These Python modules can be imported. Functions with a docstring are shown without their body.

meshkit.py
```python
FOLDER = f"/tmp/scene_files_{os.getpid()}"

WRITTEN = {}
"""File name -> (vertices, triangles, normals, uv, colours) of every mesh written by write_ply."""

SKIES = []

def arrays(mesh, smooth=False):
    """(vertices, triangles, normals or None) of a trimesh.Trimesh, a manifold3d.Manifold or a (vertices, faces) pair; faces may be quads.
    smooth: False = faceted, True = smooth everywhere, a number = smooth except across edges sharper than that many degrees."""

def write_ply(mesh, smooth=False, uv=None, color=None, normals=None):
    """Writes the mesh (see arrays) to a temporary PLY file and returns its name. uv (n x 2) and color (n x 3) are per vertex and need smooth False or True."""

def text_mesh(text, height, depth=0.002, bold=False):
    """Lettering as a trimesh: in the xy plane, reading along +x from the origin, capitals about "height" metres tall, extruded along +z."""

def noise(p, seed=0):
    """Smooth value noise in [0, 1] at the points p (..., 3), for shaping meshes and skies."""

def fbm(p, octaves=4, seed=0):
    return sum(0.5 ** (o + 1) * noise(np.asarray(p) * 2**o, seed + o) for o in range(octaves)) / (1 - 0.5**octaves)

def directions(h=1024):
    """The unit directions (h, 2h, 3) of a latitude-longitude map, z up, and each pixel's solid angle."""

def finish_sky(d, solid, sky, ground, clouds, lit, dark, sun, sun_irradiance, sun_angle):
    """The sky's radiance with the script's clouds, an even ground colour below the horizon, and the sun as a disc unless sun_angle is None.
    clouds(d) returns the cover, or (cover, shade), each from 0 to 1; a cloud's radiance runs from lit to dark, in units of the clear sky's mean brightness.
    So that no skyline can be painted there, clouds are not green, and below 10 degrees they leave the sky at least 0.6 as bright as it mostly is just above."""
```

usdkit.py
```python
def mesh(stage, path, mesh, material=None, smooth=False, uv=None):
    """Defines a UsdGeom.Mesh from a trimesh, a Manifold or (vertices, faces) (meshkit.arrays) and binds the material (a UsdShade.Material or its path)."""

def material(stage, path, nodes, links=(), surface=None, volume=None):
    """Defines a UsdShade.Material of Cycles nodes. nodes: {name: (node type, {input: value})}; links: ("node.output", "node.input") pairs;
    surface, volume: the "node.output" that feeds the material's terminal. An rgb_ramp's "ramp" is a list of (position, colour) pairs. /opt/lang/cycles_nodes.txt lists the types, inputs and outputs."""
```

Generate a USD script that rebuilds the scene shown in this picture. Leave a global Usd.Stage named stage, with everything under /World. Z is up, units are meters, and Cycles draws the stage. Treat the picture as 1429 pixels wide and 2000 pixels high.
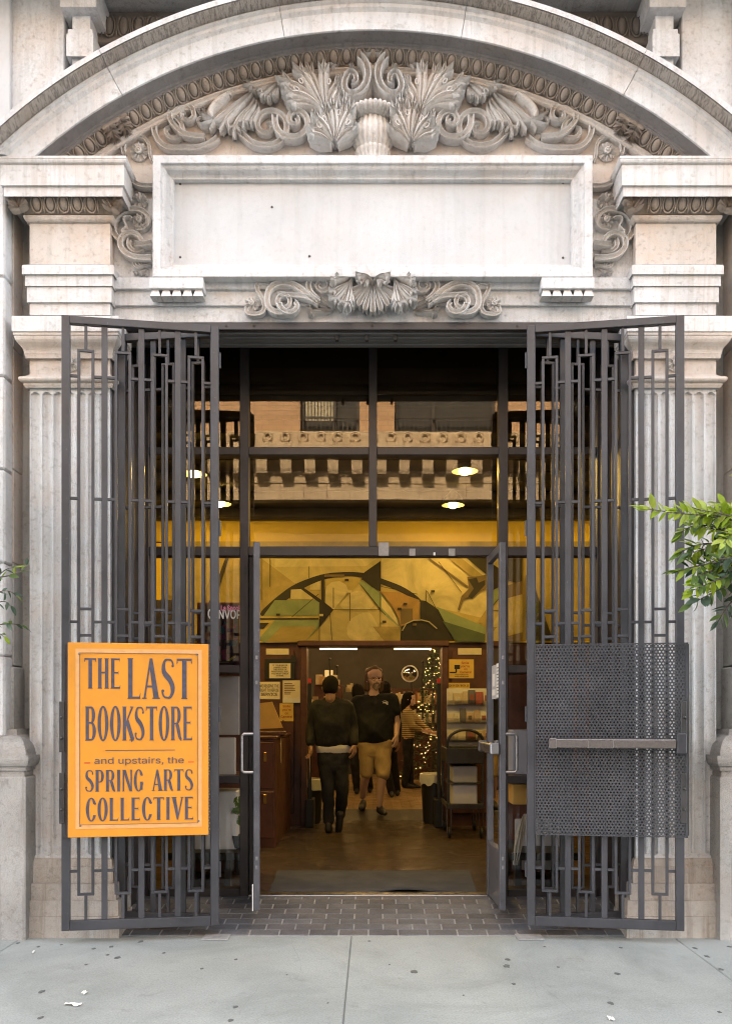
import math, random
import numpy as np, trimesh, manifold3d as m3
import usdkit, meshkit
from shapely.geometry import Polygon, LineString, box as sbox, Point
from shapely import affinity
from shapely.ops import unary_union
from pxr import Usd, UsdGeom, UsdLux, UsdShade, Gf, Sdf, Vt

stage = Usd.Stage.CreateInMemory()
UsdGeom.SetStageUpAxis(stage, UsdGeom.Tokens.z)
UsdGeom.SetStageMetersPerUnit(stage, 1.0)
UsdGeom.Xform.Define(stage, '/World')
UsdGeom.Scope.Define(stage, '/World/Looks')

# ---------------------------------------------------------------- camera, sky, sun, exposure
F, H, CX, CY = 1600.0, 1.35, 728.0, 1395.0          # focal length in photo pixels, eye height, principal point of the shifted lens
MM = 24.0 / 1429.0
cam = UsdGeom.Camera.Define(stage, '/World/camera')
cam.AddTranslateOp().Set(Gf.Vec3d(0, 0, H))
cam.AddRotateXOp().Set(90.0)
cam.CreateFocalLengthAttr(F * MM)
cam.CreateHorizontalApertureAttr(24.0)
cam.CreateVerticalApertureAttr(24.0 * 1024 / 731)
cam.CreateHorizontalApertureOffsetAttr((714.5 - CX) * MM)
cam.CreateVerticalApertureOffsetAttr((CY - 1000.0) * MM)
cam.CreateClippingRangeAttr(Gf.Vec2f(0.05, 500))
EXPOSURE = 2.92
cam.CreateExposureAttr(EXPOSURE)

SUN = np.array([-0.14, 0.62, 0.80]); SUN = SUN / np.linalg.norm(SUN)
usdkit.material(stage, '/World/Looks/sky_look', {
    'sky': ('sky_texture', {'sky_type': 'single_scattering', 'sun_disc': False, 'sun_elevation': float(math.asin(SUN[2])), 'sun_rotation': float(math.atan2(SUN[0], SUN[1])), 'aerosol_density': 2.0}),
    'tc': ('texture_coordinate', {}), 'n': ('noise_texture', {'scale': 2.2, 'detail': 5.0, 'roughness': 0.6}),
    'r': ('rgb_ramp', {'ramp': [(0.25, (0.55, 0.55, 0.55)), (0.75, (0.95, 0.95, 0.95))]}),
    'bw': ('rgb_to_bw', {}), 'cl': ('mix_color', {'blend_type': 'multiply', 'fac': 1.0, 'b': (2.3, 2.32, 2.36), 'use_clamp': False}),
    'mix': ('mix_color', {'use_clamp': False}), 'bg': ('background_shader', {'strength': 0.13})},
    [('tc.generated', 'n.vector'), ('n.fac', 'r.fac'), ('r.color', 'mix.fac'), ('sky.color', 'bw.color'), ('bw.val', 'cl.a'), ('sky.color', 'mix.a'), ('cl.result', 'mix.b'), ('mix.result', 'bg.color')], surface='bg.background')
dome = UsdLux.DomeLight.Define(stage, '/World/sky')
UsdShade.MaterialBindingAPI.Apply(dome.GetPrim()).Bind(UsdShade.Material.Get(stage, '/World/Looks/sky_look'))
dome.GetPrim().SetCustomDataByKey('kind', 'structure')
sun = UsdLux.DistantLight.Define(stage, '/World/sun')
sun.CreateIntensityAttr(1.0); sun.CreateAngleAttr(0.5); sun.CreateNormalizeAttr(True); sun.CreateColorAttr(Gf.Vec3f(1.0, 0.97, 0.92))
_z = SUN; _x = np.cross([0, 1, 0], _z); _x /= np.linalg.norm(_x); _y = np.cross(_z, _x)
sun.AddTransformOp().Set(Gf.Matrix4d(*[float(v) for v in (*_x, 0, *_y, 0, *_z, 0, 0, 0, 10, 1)]))

# ---------------------------------------------------------------- names, parts, labels
_used = {}
def _path(parent, name):
    k = (parent, name); n = _used.get(k, 0); _used[k] = n + 1
    return f"{parent}/{name}" + (f"_{n:03d}" if n else "")
def pth(p): return '/World' if p is None else (p if isinstance(p, str) else str(p.GetPath()))
def data(prim, label=None, cat=None, group=None, kind=None):
    for k, v in (('label', label), ('category', cat), ('group', group), ('kind', kind)):
        if v: prim.SetCustomDataByKey(k, v)
    return prim
def thing(name, label=None, cat=None, group=None, kind=None, loc=(0, 0, 0), rotz=0.0):
    x = UsdGeom.Xform.Define(stage, _path('/World', name))
    if any(loc) or rotz:
        x.AddTranslateOp().Set(Gf.Vec3d(*map(float, loc))); x.AddRotateZOp().Set(float(rotz))
    return data(x.GetPrim(), label, cat, group, kind)
def obj(name, mesh, mat, parent=None, smooth=False, label=None, cat=None, group=None, kind=None, col=None):
    if isinstance(mesh, MB): col = mesh.colors() if col is None and mesh.c else col; mesh = mesh.get()
    m = usdkit.mesh(stage, _path(pth(parent), name), mesh, LOOK[mat], smooth=smooth)
    if col is not None:
        UsdGeom.PrimvarsAPI(m).CreatePrimvar('Col', Sdf.ValueTypeNames.Color3fArray, 'vertex').Set(Vt.Vec3fArray.FromNumpy(np.asarray(col, np.float32)))
    return data(m.GetPrim(), label, cat, group, kind)
def copy_of(src, name, label=None, loc=(0, 0, 0), rotz=0.0, group=None):
    was = src.GetCustomData()
    t = thing(name, label or was.get('label'), was.get('category'), group or was.get('group'), None, loc, rotz)
    t.GetReferences().AddInternalReference(src.GetPath()); t.SetInstanceable(True)
    return t

def S(d): return F / d
def PX(px, d): return (px - CX) * d / F
def PZ(py, d): return H + (CY - py) * d / F
def PP(pts, d): a = np.asarray(pts, float); return np.c_[PX(a[:, 0], d), PZ(a[:, 1], d)]

# ---------------------------------------------------------------- mesh building
def _box_topology():
    c = 0.2; pts = []
    for sx in (-1, 1):
        for sy in (-1, 1):
            for sz in (-1, 1):
                for k in range(3): pts.append((sx, sy, sz, k))
    v = np.array([[s * (1 - (c if k != i else 0)) for i, s in enumerate((sx, sy, sz))] for sx, sy, sz, k in pts])
    h = trimesh.convex.convex_hull(v)
    idx = [int(np.argmin(np.linalg.norm(v - p, axis=1))) for p in h.vertices]
    return pts, np.array([[idx[i] for i in f] for f in h.faces])
_CB = _box_topology()
class MB:
    """collects shapes into one mesh"""
    def __init__(s): s.v, s.f, s.n, s.c = [], [], 0, []
    def add(s, v, f, col=None):
        v = np.asarray(v, float); f = np.asarray(f, int)
        if f.shape[1] == 4: f = np.vstack([f[:, [0, 1, 2]], f[:, [0, 2, 3]]])
        s.v.append(v); s.f.append(f + s.n); s.n += len(v)
        if col is not None: s.c.append(np.tile(np.asarray(col, float), (len(v), 1)) if np.ndim(col) == 1 else np.asarray(col))
        return s
    def mesh(s, m, col=None): return s.add(m.vertices, m.faces, col)
    def box(s, x0, x1, y0, y1, z0, z1, col=None):
        v = [(x, y, z) for x in (x0, x1) for y in (y0, y1) for z in (z0, z1)]
        f = [(0, 1, 3, 2), (4, 6, 7, 5), (0, 4, 5, 1), (2, 3, 7, 6), (0, 2, 6, 4), (1, 5, 7, 3)]
        return s.add(v, f, col)
    def cbox(s, x0, x1, y0, y1, z0, z1, c=0.004, col=None):
        lo, hi = np.minimum((x0, y0, z0), (x1, y1, z1)), np.maximum((x0, y0, z0), (x1, y1, z1))
        c = min(c, 0.45 * float(np.min(hi - lo)))
        v = []
        for sx, sy, sz, k in _CB[0]:
            p = [(hi[i] if q > 0 else lo[i]) - (q * c if i != k else 0) for i, q in enumerate((sx, sy, sz))]
            v.append(p)
        return s.add(v, _CB[1], col)
    def grid(s, P, col=None, closed_u=False, closed_v=False, flip=False):
        """P (nu, nv, 3)"""
        nu, nv = P.shape[:2]; I = np.arange(nu * nv).reshape(nu, nv); 
        if closed_u: I = np.vstack([I, I[:1]])
        if closed_v: I = np.hstack([I, I[:, :1]])
        q = np.stack([I[:-1, :-1], I[1:, :-1], I[1:, 1:], I[:-1, 1:]], -1).reshape(-1, 4)
        if flip: q = q[:, ::-1]
        return s.add(P.reshape(-1, 3), q, col if col is None or np.ndim(col) == 1 else np.asarray(col).reshape(-1, 3))
    def poly(s, pg, y, t=0.0, col=None):
        """a shapely polygon in (x, z): a sheet facing the street at depth y, or a slab from y to y + t"""
        for g in getattr(pg, 'geoms', [pg]):
            if g.is_empty or g.area < 1e-9: continue
            if t:
                m = trimesh.creation.extrude_polygon(g, t, engine='earcut'); v = m.vertices
                s.add(np.c_[v[:, 0], y + v[:, 2], v[:, 1]], m.faces[:, ::-1], col)
            else:
                v, f = trimesh.creation.triangulate_polygon(g, engine='earcut')
                k_, f = np.unique(f, return_inverse=True); v = v[k_]; f = f.reshape(-1, 3)
                s.add(np.c_[v[:, 0], np.full(len(v), y), v[:, 1]], f, col)
        return s
    def tube(s, pts, r, n=8, col=None, caps=True):
        pts = np.asarray(pts, float); r = np.broadcast_to(np.asarray(r, float), (len(pts),))
        t = np.gradient(pts, axis=0); t /= np.maximum(np.linalg.norm(t, axis=1, keepdims=True), 1e-9)
        up = np.array([0, 0, 1.0]) if abs(t[0, 2]) < 0.9 else np.array([0, 1.0, 0])
        rings = []; u = np.cross(t[0], up); u /= np.linalg.norm(u)
        a = np.linspace(0, 2 * np.pi, n, endpoint=False)
        for p, tt, rr in zip(pts, t, r):
            u = u - tt * (u @ tt); u /= np.linalg.norm(u); w = np.cross(tt, u)
            rings.append(p + rr * (np.cos(a)[:, None] * u + np.sin(a)[:, None] * w))
        s.grid(np.array(rings), col, closed_v=True)
        if caps:
            for k in (0, -1):
                R = rings[k]; s.add(np.vstack([R, pts[k]]), [(i, (i + 1) % n, n) if k else ((i + 1) % n, i, n) for i in range(n)], col)
        return s
    def lathe(s, prof, c=(0, 0, 0), n=24, axis='z', col=None, a0=0.0, a1=2 * np.pi):
        """prof: (radius, height) points"""
        prof = np.asarray(prof, float); full = a1 - a0 > 6.28
        a = np.linspace(a0, a1, n, endpoint=not full)
        X, Y, Z = prof[:, 0][:, None] * np.cos(a), prof[:, 0][:, None] * np.sin(a), np.repeat(prof[:, 1][:, None], n, 1)
        P = {'z': np.stack([X, Y, Z], -1), 'y': np.stack([X, Z, Y], -1), 'x': np.stack([Z, X, Y], -1)}[axis] + np.asarray(c, float)
        return s.grid(P, col, closed_v=full)
    def ball(s, c, r, sub=1, col=None):
        m = trimesh.creation.icosphere(subdivisions=sub); return s.add(m.vertices * np.asarray(r) + np.asarray(c, float), m.faces, col)
    def xf(s, M):
        M = np.asarray(M, float); s.v = [v @ M[:3, :3].T + M[:3, 3] for v in s.v]
        if np.linalg.det(M[:3, :3]) < 0: s.f = [f[:, ::-1] for f in s.f]
        return s
    def join(s, o):
        for v, f in zip(o.v, o.f): pass
        v, f = o.get(); s.add(v, f); s.c += o.c
        return s
    def get(s): return np.vstack(s.v), np.vstack(s.f)
    def colors(s): return np.vstack(s.c)
def mirrored(m):
    o = MB(); v, f = m.get(); o.add(v * [-1, 1, 1], f[:, ::-1]); o.c = list(m.c); return o
def sided(m, sd): return m if sd < 0 else mirrored(m)

def stack(xl, xr, yf, yb, prof, caps=True, mb=None):
    """a moulded block: prof is a list of (projection, z); the profile runs round the front and both sides, mitred"""
    mb = mb or MB()
    P = np.array([[(xl - p, yb, z), (xl - p, yf - p, z), (xr + p, yf - p, z), (xr + p, yb, z)] for p, z in prof], float)
    for i in range(len(prof) - 1):                                  # separate strips keep arrises crisp
        a, b = P[i], P[i + 1]
        for k in range(3): mb.add([a[k], a[k + 1], b[k + 1], b[k]], [(0, 1, 2, 3)])
    if caps:
        for q, fl in ((P[0], True), (P[-1], False)): mb.add(q, [(3, 2, 1, 0)] if fl else [(0, 1, 2, 3)])
    return mb
def curve(p0, z0, p1, z1, kind, n=6):
    """profile points from (p0,z0) to (p1,z1): 'ovolo', 'cavetto', 'cyma', 'reversa', 'torus'"""
    t = np.linspace(0, 1, n)
    if kind == 'ovolo': x, z = np.sin(t * np.pi / 2), 1 - np.cos(t * np.pi / 2)
    elif kind == 'cavetto': x, z = 1 - np.cos(t * np.pi / 2), np.sin(t * np.pi / 2)
    elif kind == 'torus':
        return [(p0 + p1 * math.sin(math.pi * k), z0 + (z1 - z0) * (1 - math.cos(math.pi * k)) / 2) for k in t]
    else:
        x = t - 0.16 * np.sin(2 * np.pi * t) * (1 if kind == 'cyma' else -1); z = t
    return [(p0 + (p1 - p0) * a, z0 + (z1 - z0) * b) for a, b in zip(x, z)]
def picture_frame(x0, x1, z0, z1, prof):
    """mitred frame; prof: (inset, y)"""
    mb = MB(); R = [np.array([(x0 + i, y, z0 + i), (x1 - i, y, z0 + i), (x1 - i, y, z1 - i), (x0 + i, y, z1 - i)]) for i, y in prof]
    for a, b in zip(R[:-1], R[1:]):
        for k in range(4): mb.add([a[k], a[(k + 1) % 4], b[(k + 1) % 4], b[k]], [(0, 1, 2, 3)])
    return mb

def spline(pts, n=40):
    pts = np.asarray(pts, float)
    from scipy.interpolate import CubicSpline
    t = np.r_[0, np.cumsum(np.linalg.norm(np.diff(pts, axis=0), axis=1))]
    return CubicSpline(t, pts)(np.linspace(0, t[-1], n))
def spiral(c, r0, r1, a0, turns, n=40):
    t = np.linspace(0, 1, n); a = np.radians(a0) + turns * 2 * np.pi * t; r = r0 * (r1 / r0) ** t
    return np.c_[c[0] + r * np.cos(a), c[1] + r * np.sin(a)]
CHANNEL = [(-.5, -.3), (-.5, .72), (-.46, .93), (-.38, 1.0), (-.3, .92), (-.22, .62), (0, .5), (.22, .62), (.3, .92), (.38, 1.0), (.46, .93), (.5, .72), (.5, -.3)]
FINGER = [(-.5, -.4), (-.46, .25), (-.3, .72), (-.12, .9), (0, .62), (.12, .9), (.3, .72), (.46, .25), (.5, -.4)]
ROUND = [(-.5, -.3), (-.48, .25), (-.38, .62), (-.2, .92), (0, 1.0), (.2, .92), (.38, .62), (.48, .25), (.5, -.3)]
def ribbon(path, w, h, prof, y0, mb=None):
    """a carved band following path (x, z), w wide, standing h proud of depth y0"""
    mb = mb or MB(); p = np.asarray(path, float); n = len(p)
    w = np.broadcast_to(np.asarray(w, float), (n,)); h = np.broadcast_to(np.asarray(h, float), (n,)); y0 = np.broadcast_to(np.asarray(y0, float), (n,))
    t = np.gradient(p, axis=0); t /= np.maximum(np.linalg.norm(t, axis=1, keepdims=True), 1e-12); nn = np.c_[-t[:, 1], t[:, 0]]
    A = np.array(prof)
    P = np.zeros((n, len(A), 3))
    P[..., 0] = p[:, :1] + nn[:, :1] * A[:, 0] * w[:, None]
    P[..., 2] = p[:, 1:] + nn[:, 1:] * A[:, 0] * w[:, None]
    P[..., 1] = y0[:, None] - A[:, 1] * h[:, None]
    mb.grid(P, flip=True)
    for k, fl in ((0, False), (-1, True)):
        c = P[k].mean(0); m = len(A)
        mb.add(np.vstack([P[k], c]), [((i + 1, i, m) if fl else (i, i + 1, m)) for i in range(m - 1)])
    return mb
def finger(mb, p0, ang, L, w, h, y0, bend=0.3, n=9, lift=0.4):
    """one fluted lobe of a carved leaf, pointed, bending by 'bend' radians, its tip lifted off the ground"""
    t = np.linspace(0, 1, n); a = ang + bend * t
    st = np.c_[np.cos(a), np.sin(a)] * L / (n - 1)
    p = np.asarray(p0, float) + np.r_[[[0, 0]], np.cumsum(st[:-1], axis=0)]
    ww = w * np.clip(np.sin(np.pi * np.clip(0.22 + 0.78 * t, 0, 1)) ** 0.75, 0.03, 1)
    hh = h * (0.55 + 0.45 * np.sin(np.pi * (0.15 + 0.6 * t)))
    ribbon(p, ww, hh, FINGER, y0 - h * lift * t ** 2, mb)
def acanthus(mb, root, tip, width, h, y0, n=4, bend=0.0, lobes=3, sides=(-1, 1)):
    root, tip = np.asarray(root, float), np.asarray(tip, float); d = tip - root; L = np.linalg.norm(d); a = math.atan2(d[1], d[0])
    nrm = np.array([-d[1], d[0]]) / L
    sp = lambda t: root + d * t + nrm * bend * L * math.sin(math.pi * t) * 0.5
    tt = np.linspace(0, 1, 12)
    ribbon(np.array([sp(t) for t in tt]), width * 0.62 * np.sin(np.pi * (0.3 + 0.62 * tt)), h * 0.55, FINGER, y0, mb)
    for sd in sides:
        for i in range(n):
            t = 0.02 + 0.72 * i / max(n - 1, 1); b = sp(t); b2 = sp(t + 0.02); ta = math.atan2(*(b2 - b)[::-1])
            sh = math.sin(math.pi * (0.30 + 0.55 * (i + 0.5) / n)); ln = width * 0.62 * sh + 0.10 * L
            ang = ta + sd * (1.15 - 0.62 * i / max(n - 1, 1))
            for k in range(lobes):
                o = k - (lobes - 1) / 2
                finger(mb, b, ang + sd * o * 0.30, ln * (1 - 0.13 * abs(o)), ln * 0.34, h * (1.0 - 0.08 * abs(o)), y0 - h * 0.15, bend=sd * (0.25 + 0.25 * o))
    for k in range(-2, 3):
        finger(mb, sp(0.62), a + k * 0.26, L * (0.40 - 0.035 * abs(k)), L * 0.115, h * 1.1, y0 - h * 0.2, bend=0.12 * k)
def rosette(mb, c, r, h, y0, n=8, core=0.3):
    for k in range(n):
        a = 2 * math.pi * (k + 0.5) / n; t = np.linspace(0.22, 1, 7)
        p = np.c_[c[0] + r * t * math.cos(a), c[1] + r * t * math.sin(a)]
        ribbon(p, r * 2.2 / n * 1.35 * np.array([.35, .6, .85, 1.0, 1.05, .95, .5]), h * np.array([.5, .7, .85, .95, 1, .9, .6]), FINGER, y0, mb)
    mb.lathe([(r * 1.0, 0.0), (r * .98, -h * .3), (r * .5, -h * .4), (0.001, -h * .4)], (c[0], y0, c[1]), 20, 'y')
    mb.lathe([(r * core * 1.2, -h * .3), (r * core * 1.2, -h * 1.0), (r * core * .8, -h * 1.12), (r * core * .62, -h * .9), (r * core * .45, -h * 1.15), (0.001, -h * 1.3)], (c[0], y0, c[1]), 16, 'y')
# ---------------------------------------------------------------- materials
LOOK = {}
def look(name, nodes, links, surface): LOOK[name] = usdkit.material(stage, '/World/Looks/' + name, nodes, links, surface=surface); return name
def plain(name, col, rough=0.5, metal=0.0, spec=0.5, noise=0.0, nscale=8.0, bump=0.0, bscale=120.0, **kw):
    """one colour with a little uneven tone and grain"""
    n = {'p': ('principled_bsdf', {'base_color': col, 'roughness': rough, 'metallic': metal, 'specular_ior_level': spec, **kw})}; l = []
    if noise or bump: n['g'] = ('geometry', {})
    if noise:
        c = np.array(col)
        n['n'] = ('noise_texture', {'scale': nscale, 'detail': 6.0, 'roughness': 0.65}); n['r'] = ('rgb_ramp', {'ramp': [(0.3, tuple(c * (1 - noise))), (0.7, tuple(np.minimum(c * (1 + noise), 1)))]})
        n['rr'] = ('map_range', {'from_min': 0.3, 'from_max': 0.7, 'to_min': min(rough + 0.1, 1), 'to_max': max(rough - 0.1, 0.02)})
        l += [('g.position', 'n.vector'), ('n.fac', 'r.fac'), ('r.color', 'p.base_color'), ('n.fac', 'rr.value'), ('rr.result', 'p.roughness')]
    if bump:
        n['bn'] = ('noise_texture', {'scale': bscale, 'detail': 4.0}); n['b'] = ('bump', {'strength': bump, 'distance': 0.004})
        l += [('g.position', 'bn.vector'), ('bn.fac', 'b.height'), ('b.normal', 'p.normal')]
    return look(name, n, l, 'p.BSDF')
def stone(name, light, dark, tan, tan_amt=0.55, streak=0.0, grain=0.25, sx=20.0, streak_col=(0.12, 0.11, 0.10), thin=False, spots=0.8):
    """weathered limestone: pale ground, tan and pink patches, rain streaks, pores"""
    n = {'g': ('geometry', {}),
         'n1': ('noise_texture', {'scale': 1.7, 'detail': 7.0, 'roughness': 0.62, 'distortion': 0.4}),
         'r1': ('rgb_ramp', {'ramp': [(0.34, dark), (0.62, light)]}),
         'n2': ('noise_texture', {'scale': 2.6, 'detail': 6.0, 'roughness': 0.7, 'distortion': 0.8}),
         'm2': ('mapping', {'location': (3.1, 7.7, 1.3), 'scale': (1.0, 1.0, 0.8)}),
         'r2': ('rgb_ramp', {'ramp': [(0.46, (0, 0, 0)), (0.68, (tan_amt,) * 3)]}),
         'x2': ('mix_color', {'b': tan}),
         'n3': ('noise_texture', {'scale': 220.0, 'detail': 3.0}), 'r3': ('rgb_ramp', {'ramp': [(0.3, (1 - grain,) * 3), (0.55, (1, 1, 1))]}),
         'x3': ('mix_color', {'blend_type': 'multiply', 'fac': 1.0}),
         'n4': ('noise_texture', {'scale': 28.0, 'detail': 6.0, 'roughness': 0.7}), 'r4': ('rgb_ramp', {'ramp': [(0.30, (0.60, 0.58, 0.56)), (0.47, (1, 1, 1))]}),
         'x4': ('mix_color', {'blend_type': 'multiply', 'fac': spots}),
         'b': ('bump', {'strength': 0.35, 'distance': 0.003}),
         'p': ('principled_bsdf', {'roughness': 0.88, 'specular_ior_level': 0.25})}
    l = [('g.position', 'n1.vector'), ('n1.fac', 'r1.fac'), ('g.position', 'm2.vector'), ('m2.vector', 'n2.vector'), ('n2.fac', 'r2.fac'), ('r1.color', 'x2.a'), ('r2.color', 'x2.fac'),
         ('g.position', 'n3.vector'), ('n3.fac', 'r3.fac'), ('x2.result', 'x3.a'), ('r3.color', 'x3.b'), ('g.position', 'n4.vector'), ('n4.fac', 'r4.fac'), ('x3.result', 'x4.a'), ('r4.color', 'x4.b'),
         ('n3.fac', 'b.height'), ('b.normal', 'p.normal')]
    out = 'x4.result'
    if streak:
        n['m5'] = ('mapping', {'scale': (sx, sx * 0.15, 0.9)}); n['n5'] = ('noise_texture', {'scale': 1.0, 'detail': 5.0, 'roughness': 0.65, 'distortion': 0.25})
        n['r5'] = ('rgb_ramp', {'ramp': [(0.50, (0, 0, 0)), (0.545, (streak,) * 3), (0.60, (streak * .1,) * 3)] if thin else [(0.50, (0, 0, 0)), (0.60, (streak,) * 3), (0.72, (streak * 0.35,) * 3)]}); n['x5'] = ('mix_color', {'b': streak_col})
        l += [('g.position', 'm5.vector'), ('m5.vector', 'n5.vector'), ('n5.fac', 'r5.fac'), (out, 'x5.a'), ('r5.color', 'x5.fac')]; out = 'x5.result'
    return look(name, n, l + [(out, 'p.base_color')], 'p.BSDF')

stone('pale_stone', (0.637, 0.655, 0.676), (0.521, 0.530, 0.541), (0.56, 0.46, 0.39), 0.40, 0.16)
stone('panel_stone', (0.531, 0.548, 0.567), (0.473, 0.487, 0.502), (0.52, 0.465, 0.43), 0.3, 0.06, 0.12, spots=0.22)
stone('warm_stone', (0.595, 0.560, 0.528), (0.497, 0.450, 0.410), (0.54, 0.39, 0.29), 0.6, 0.10)
stone('carved_stone', (0.69, 0.685, 0.675), (0.56, 0.54, 0.515), (0.54, 0.44, 0.36), 0.4, 0.0, 0.35)
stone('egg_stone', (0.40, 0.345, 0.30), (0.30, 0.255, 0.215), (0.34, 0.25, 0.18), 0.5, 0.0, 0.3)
stone('streaked_stone', (0.44, 0.40, 0.36), (0.34, 0.30, 0.27), (0.36, 0.28, 0.21), 0.4, 0.85, 0.3, 75.0, (0.10, 0.09, 0.08), thin=True)
stone('pier_stone', (0.482, 0.485, 0.478), (0.367, 0.365, 0.359), (0.44, 0.37, 0.30), 0.35, 0.25, 0.35, 12.0)
stone('base_stone', (0.487, 0.455, 0.420), (0.370, 0.345, 0.318), (0.40, 0.30, 0.22), 0.55, 0.45, 0.35, 14.0, (0.17, 0.14, 0.11))
stone('grey_stone', (0.40, 0.395, 0.385), (0.29, 0.285, 0.275), (0.34, 0.28, 0.23), 0.4, 0.4, 0.4, 12.0, (0.14, 0.13, 0.12))
stone('soffit_stone', (0.25, 0.235, 0.23), (0.19, 0.18, 0.175), (0.24, 0.19, 0.16), 0.4, 0.2)  # darker grey than the arch face, used on the arch underside
stone('stained_stone', (0.637, 0.645, 0.655), (0.511, 0.510, 0.510), (0.55, 0.44, 0.36), 0.45, 0.30, 0.25, 30.0, (0.30, 0.27, 0.24))
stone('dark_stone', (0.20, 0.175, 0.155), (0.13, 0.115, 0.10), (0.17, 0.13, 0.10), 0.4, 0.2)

def metal_paint(name, col, rough, worn=(0.30, 0.30, 0.31)):
    n = {'g': ('geometry', {}), 'n': ('noise_texture', {'scale': 3.0, 'detail': 6.0, 'roughness': 0.7}), 'r': ('rgb_ramp', {'ramp': [(0.3, tuple(np.array(col) * 0.68)), (0.7, tuple(np.array(col) * 1.38))]}),
         'n2': ('noise_texture', {'scale': 46.0, 'detail': 6.0, 'roughness': 0.75}), 'r2': ('rgb_ramp', {'ramp': [(0.62, (0, 0, 0)), (0.72, (0.55,) * 3)]}), 'x': ('mix_color', {'b': worn}),
         'rr': ('map_range', {'from_min': 0.3, 'from_max': 0.7, 'to_min': rough - 0.08, 'to_max': rough + 0.12}), 'bn': ('noise_texture', {'scale': 40.0, 'detail': 3.0}), 'b': ('bump', {'strength': 0.12, 'distance': 0.002}),
         'p': ('principled_bsdf', {'specular_ior_level': 0.5})}
    look(name, n, [('g.position', 'n.vector'), ('n.fac', 'r.fac'), ('g.position', 'n2.vector'), ('n2.fac', 'r2.fac'), ('r.color', 'x.a'), ('r2.color', 'x.fac'), ('x.result', 'p.base_color'), ('n.fac', 'rr.value'), ('rr.result', 'p.roughness'), ('g.position', 'bn.vector'), ('bn.fac', 'b.height'), ('b.normal', 'p.normal')], 'p.BSDF')
metal_paint('gate_paint', (0.034, 0.0345, 0.040), 0.40, (0.16, 0.16, 0.165))
metal_paint('plate_paint', (0.040, 0.041, 0.046), 0.36, (0.22, 0.22, 0.22))
metal_paint('door_paint', (0.070, 0.070, 0.080), 0.36)
metal_paint('bronze_frame', (0.030, 0.024, 0.023), 0.40, (0.12, 0.11, 0.10))
metal_paint('soffit_paint', (0.11, 0.11, 0.11), 0.5)
metal_paint('dark_metal', (0.035, 0.034, 0.034), 0.35)
plain('steel', (0.34, 0.335, 0.345), 0.34, 1.0, noise=0.08, nscale=20)
plain('worn_bronze', (0.20, 0.175, 0.165), 0.32, 0.8, noise=0.2, nscale=25)
plain('black', (0.012, 0.012, 0.012), 0.5)
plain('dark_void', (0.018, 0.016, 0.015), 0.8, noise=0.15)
plain('brass', (0.75, 0.52, 0.16), 0.3, 1.0)
def print_look(name, rough=0.5, spec=0.4):
    look(name, {'a': ('attribute', {'attribute': 'Col'}), 'g': ('geometry', {}), 'n': ('noise_texture', {'scale': 45.0, 'detail': 5.0}), 'r': ('rgb_ramp', {'ramp': [(0.3, (0.86,) * 3), (0.65, (1.0,) * 3)]}),
                'x': ('mix_color', {'blend_type': 'multiply', 'fac': 1.0}), 'p': ('principled_bsdf', {'roughness': rough, 'specular_ior_level': spec})},
         [('a.color', 'x.a'), ('g.position', 'n.vector'), ('n.fac', 'r.fac'), ('r.color', 'x.b'), ('x.result', 'p.base_color')], 'p.BSDF')
print_look('printed', 0.5)
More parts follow.
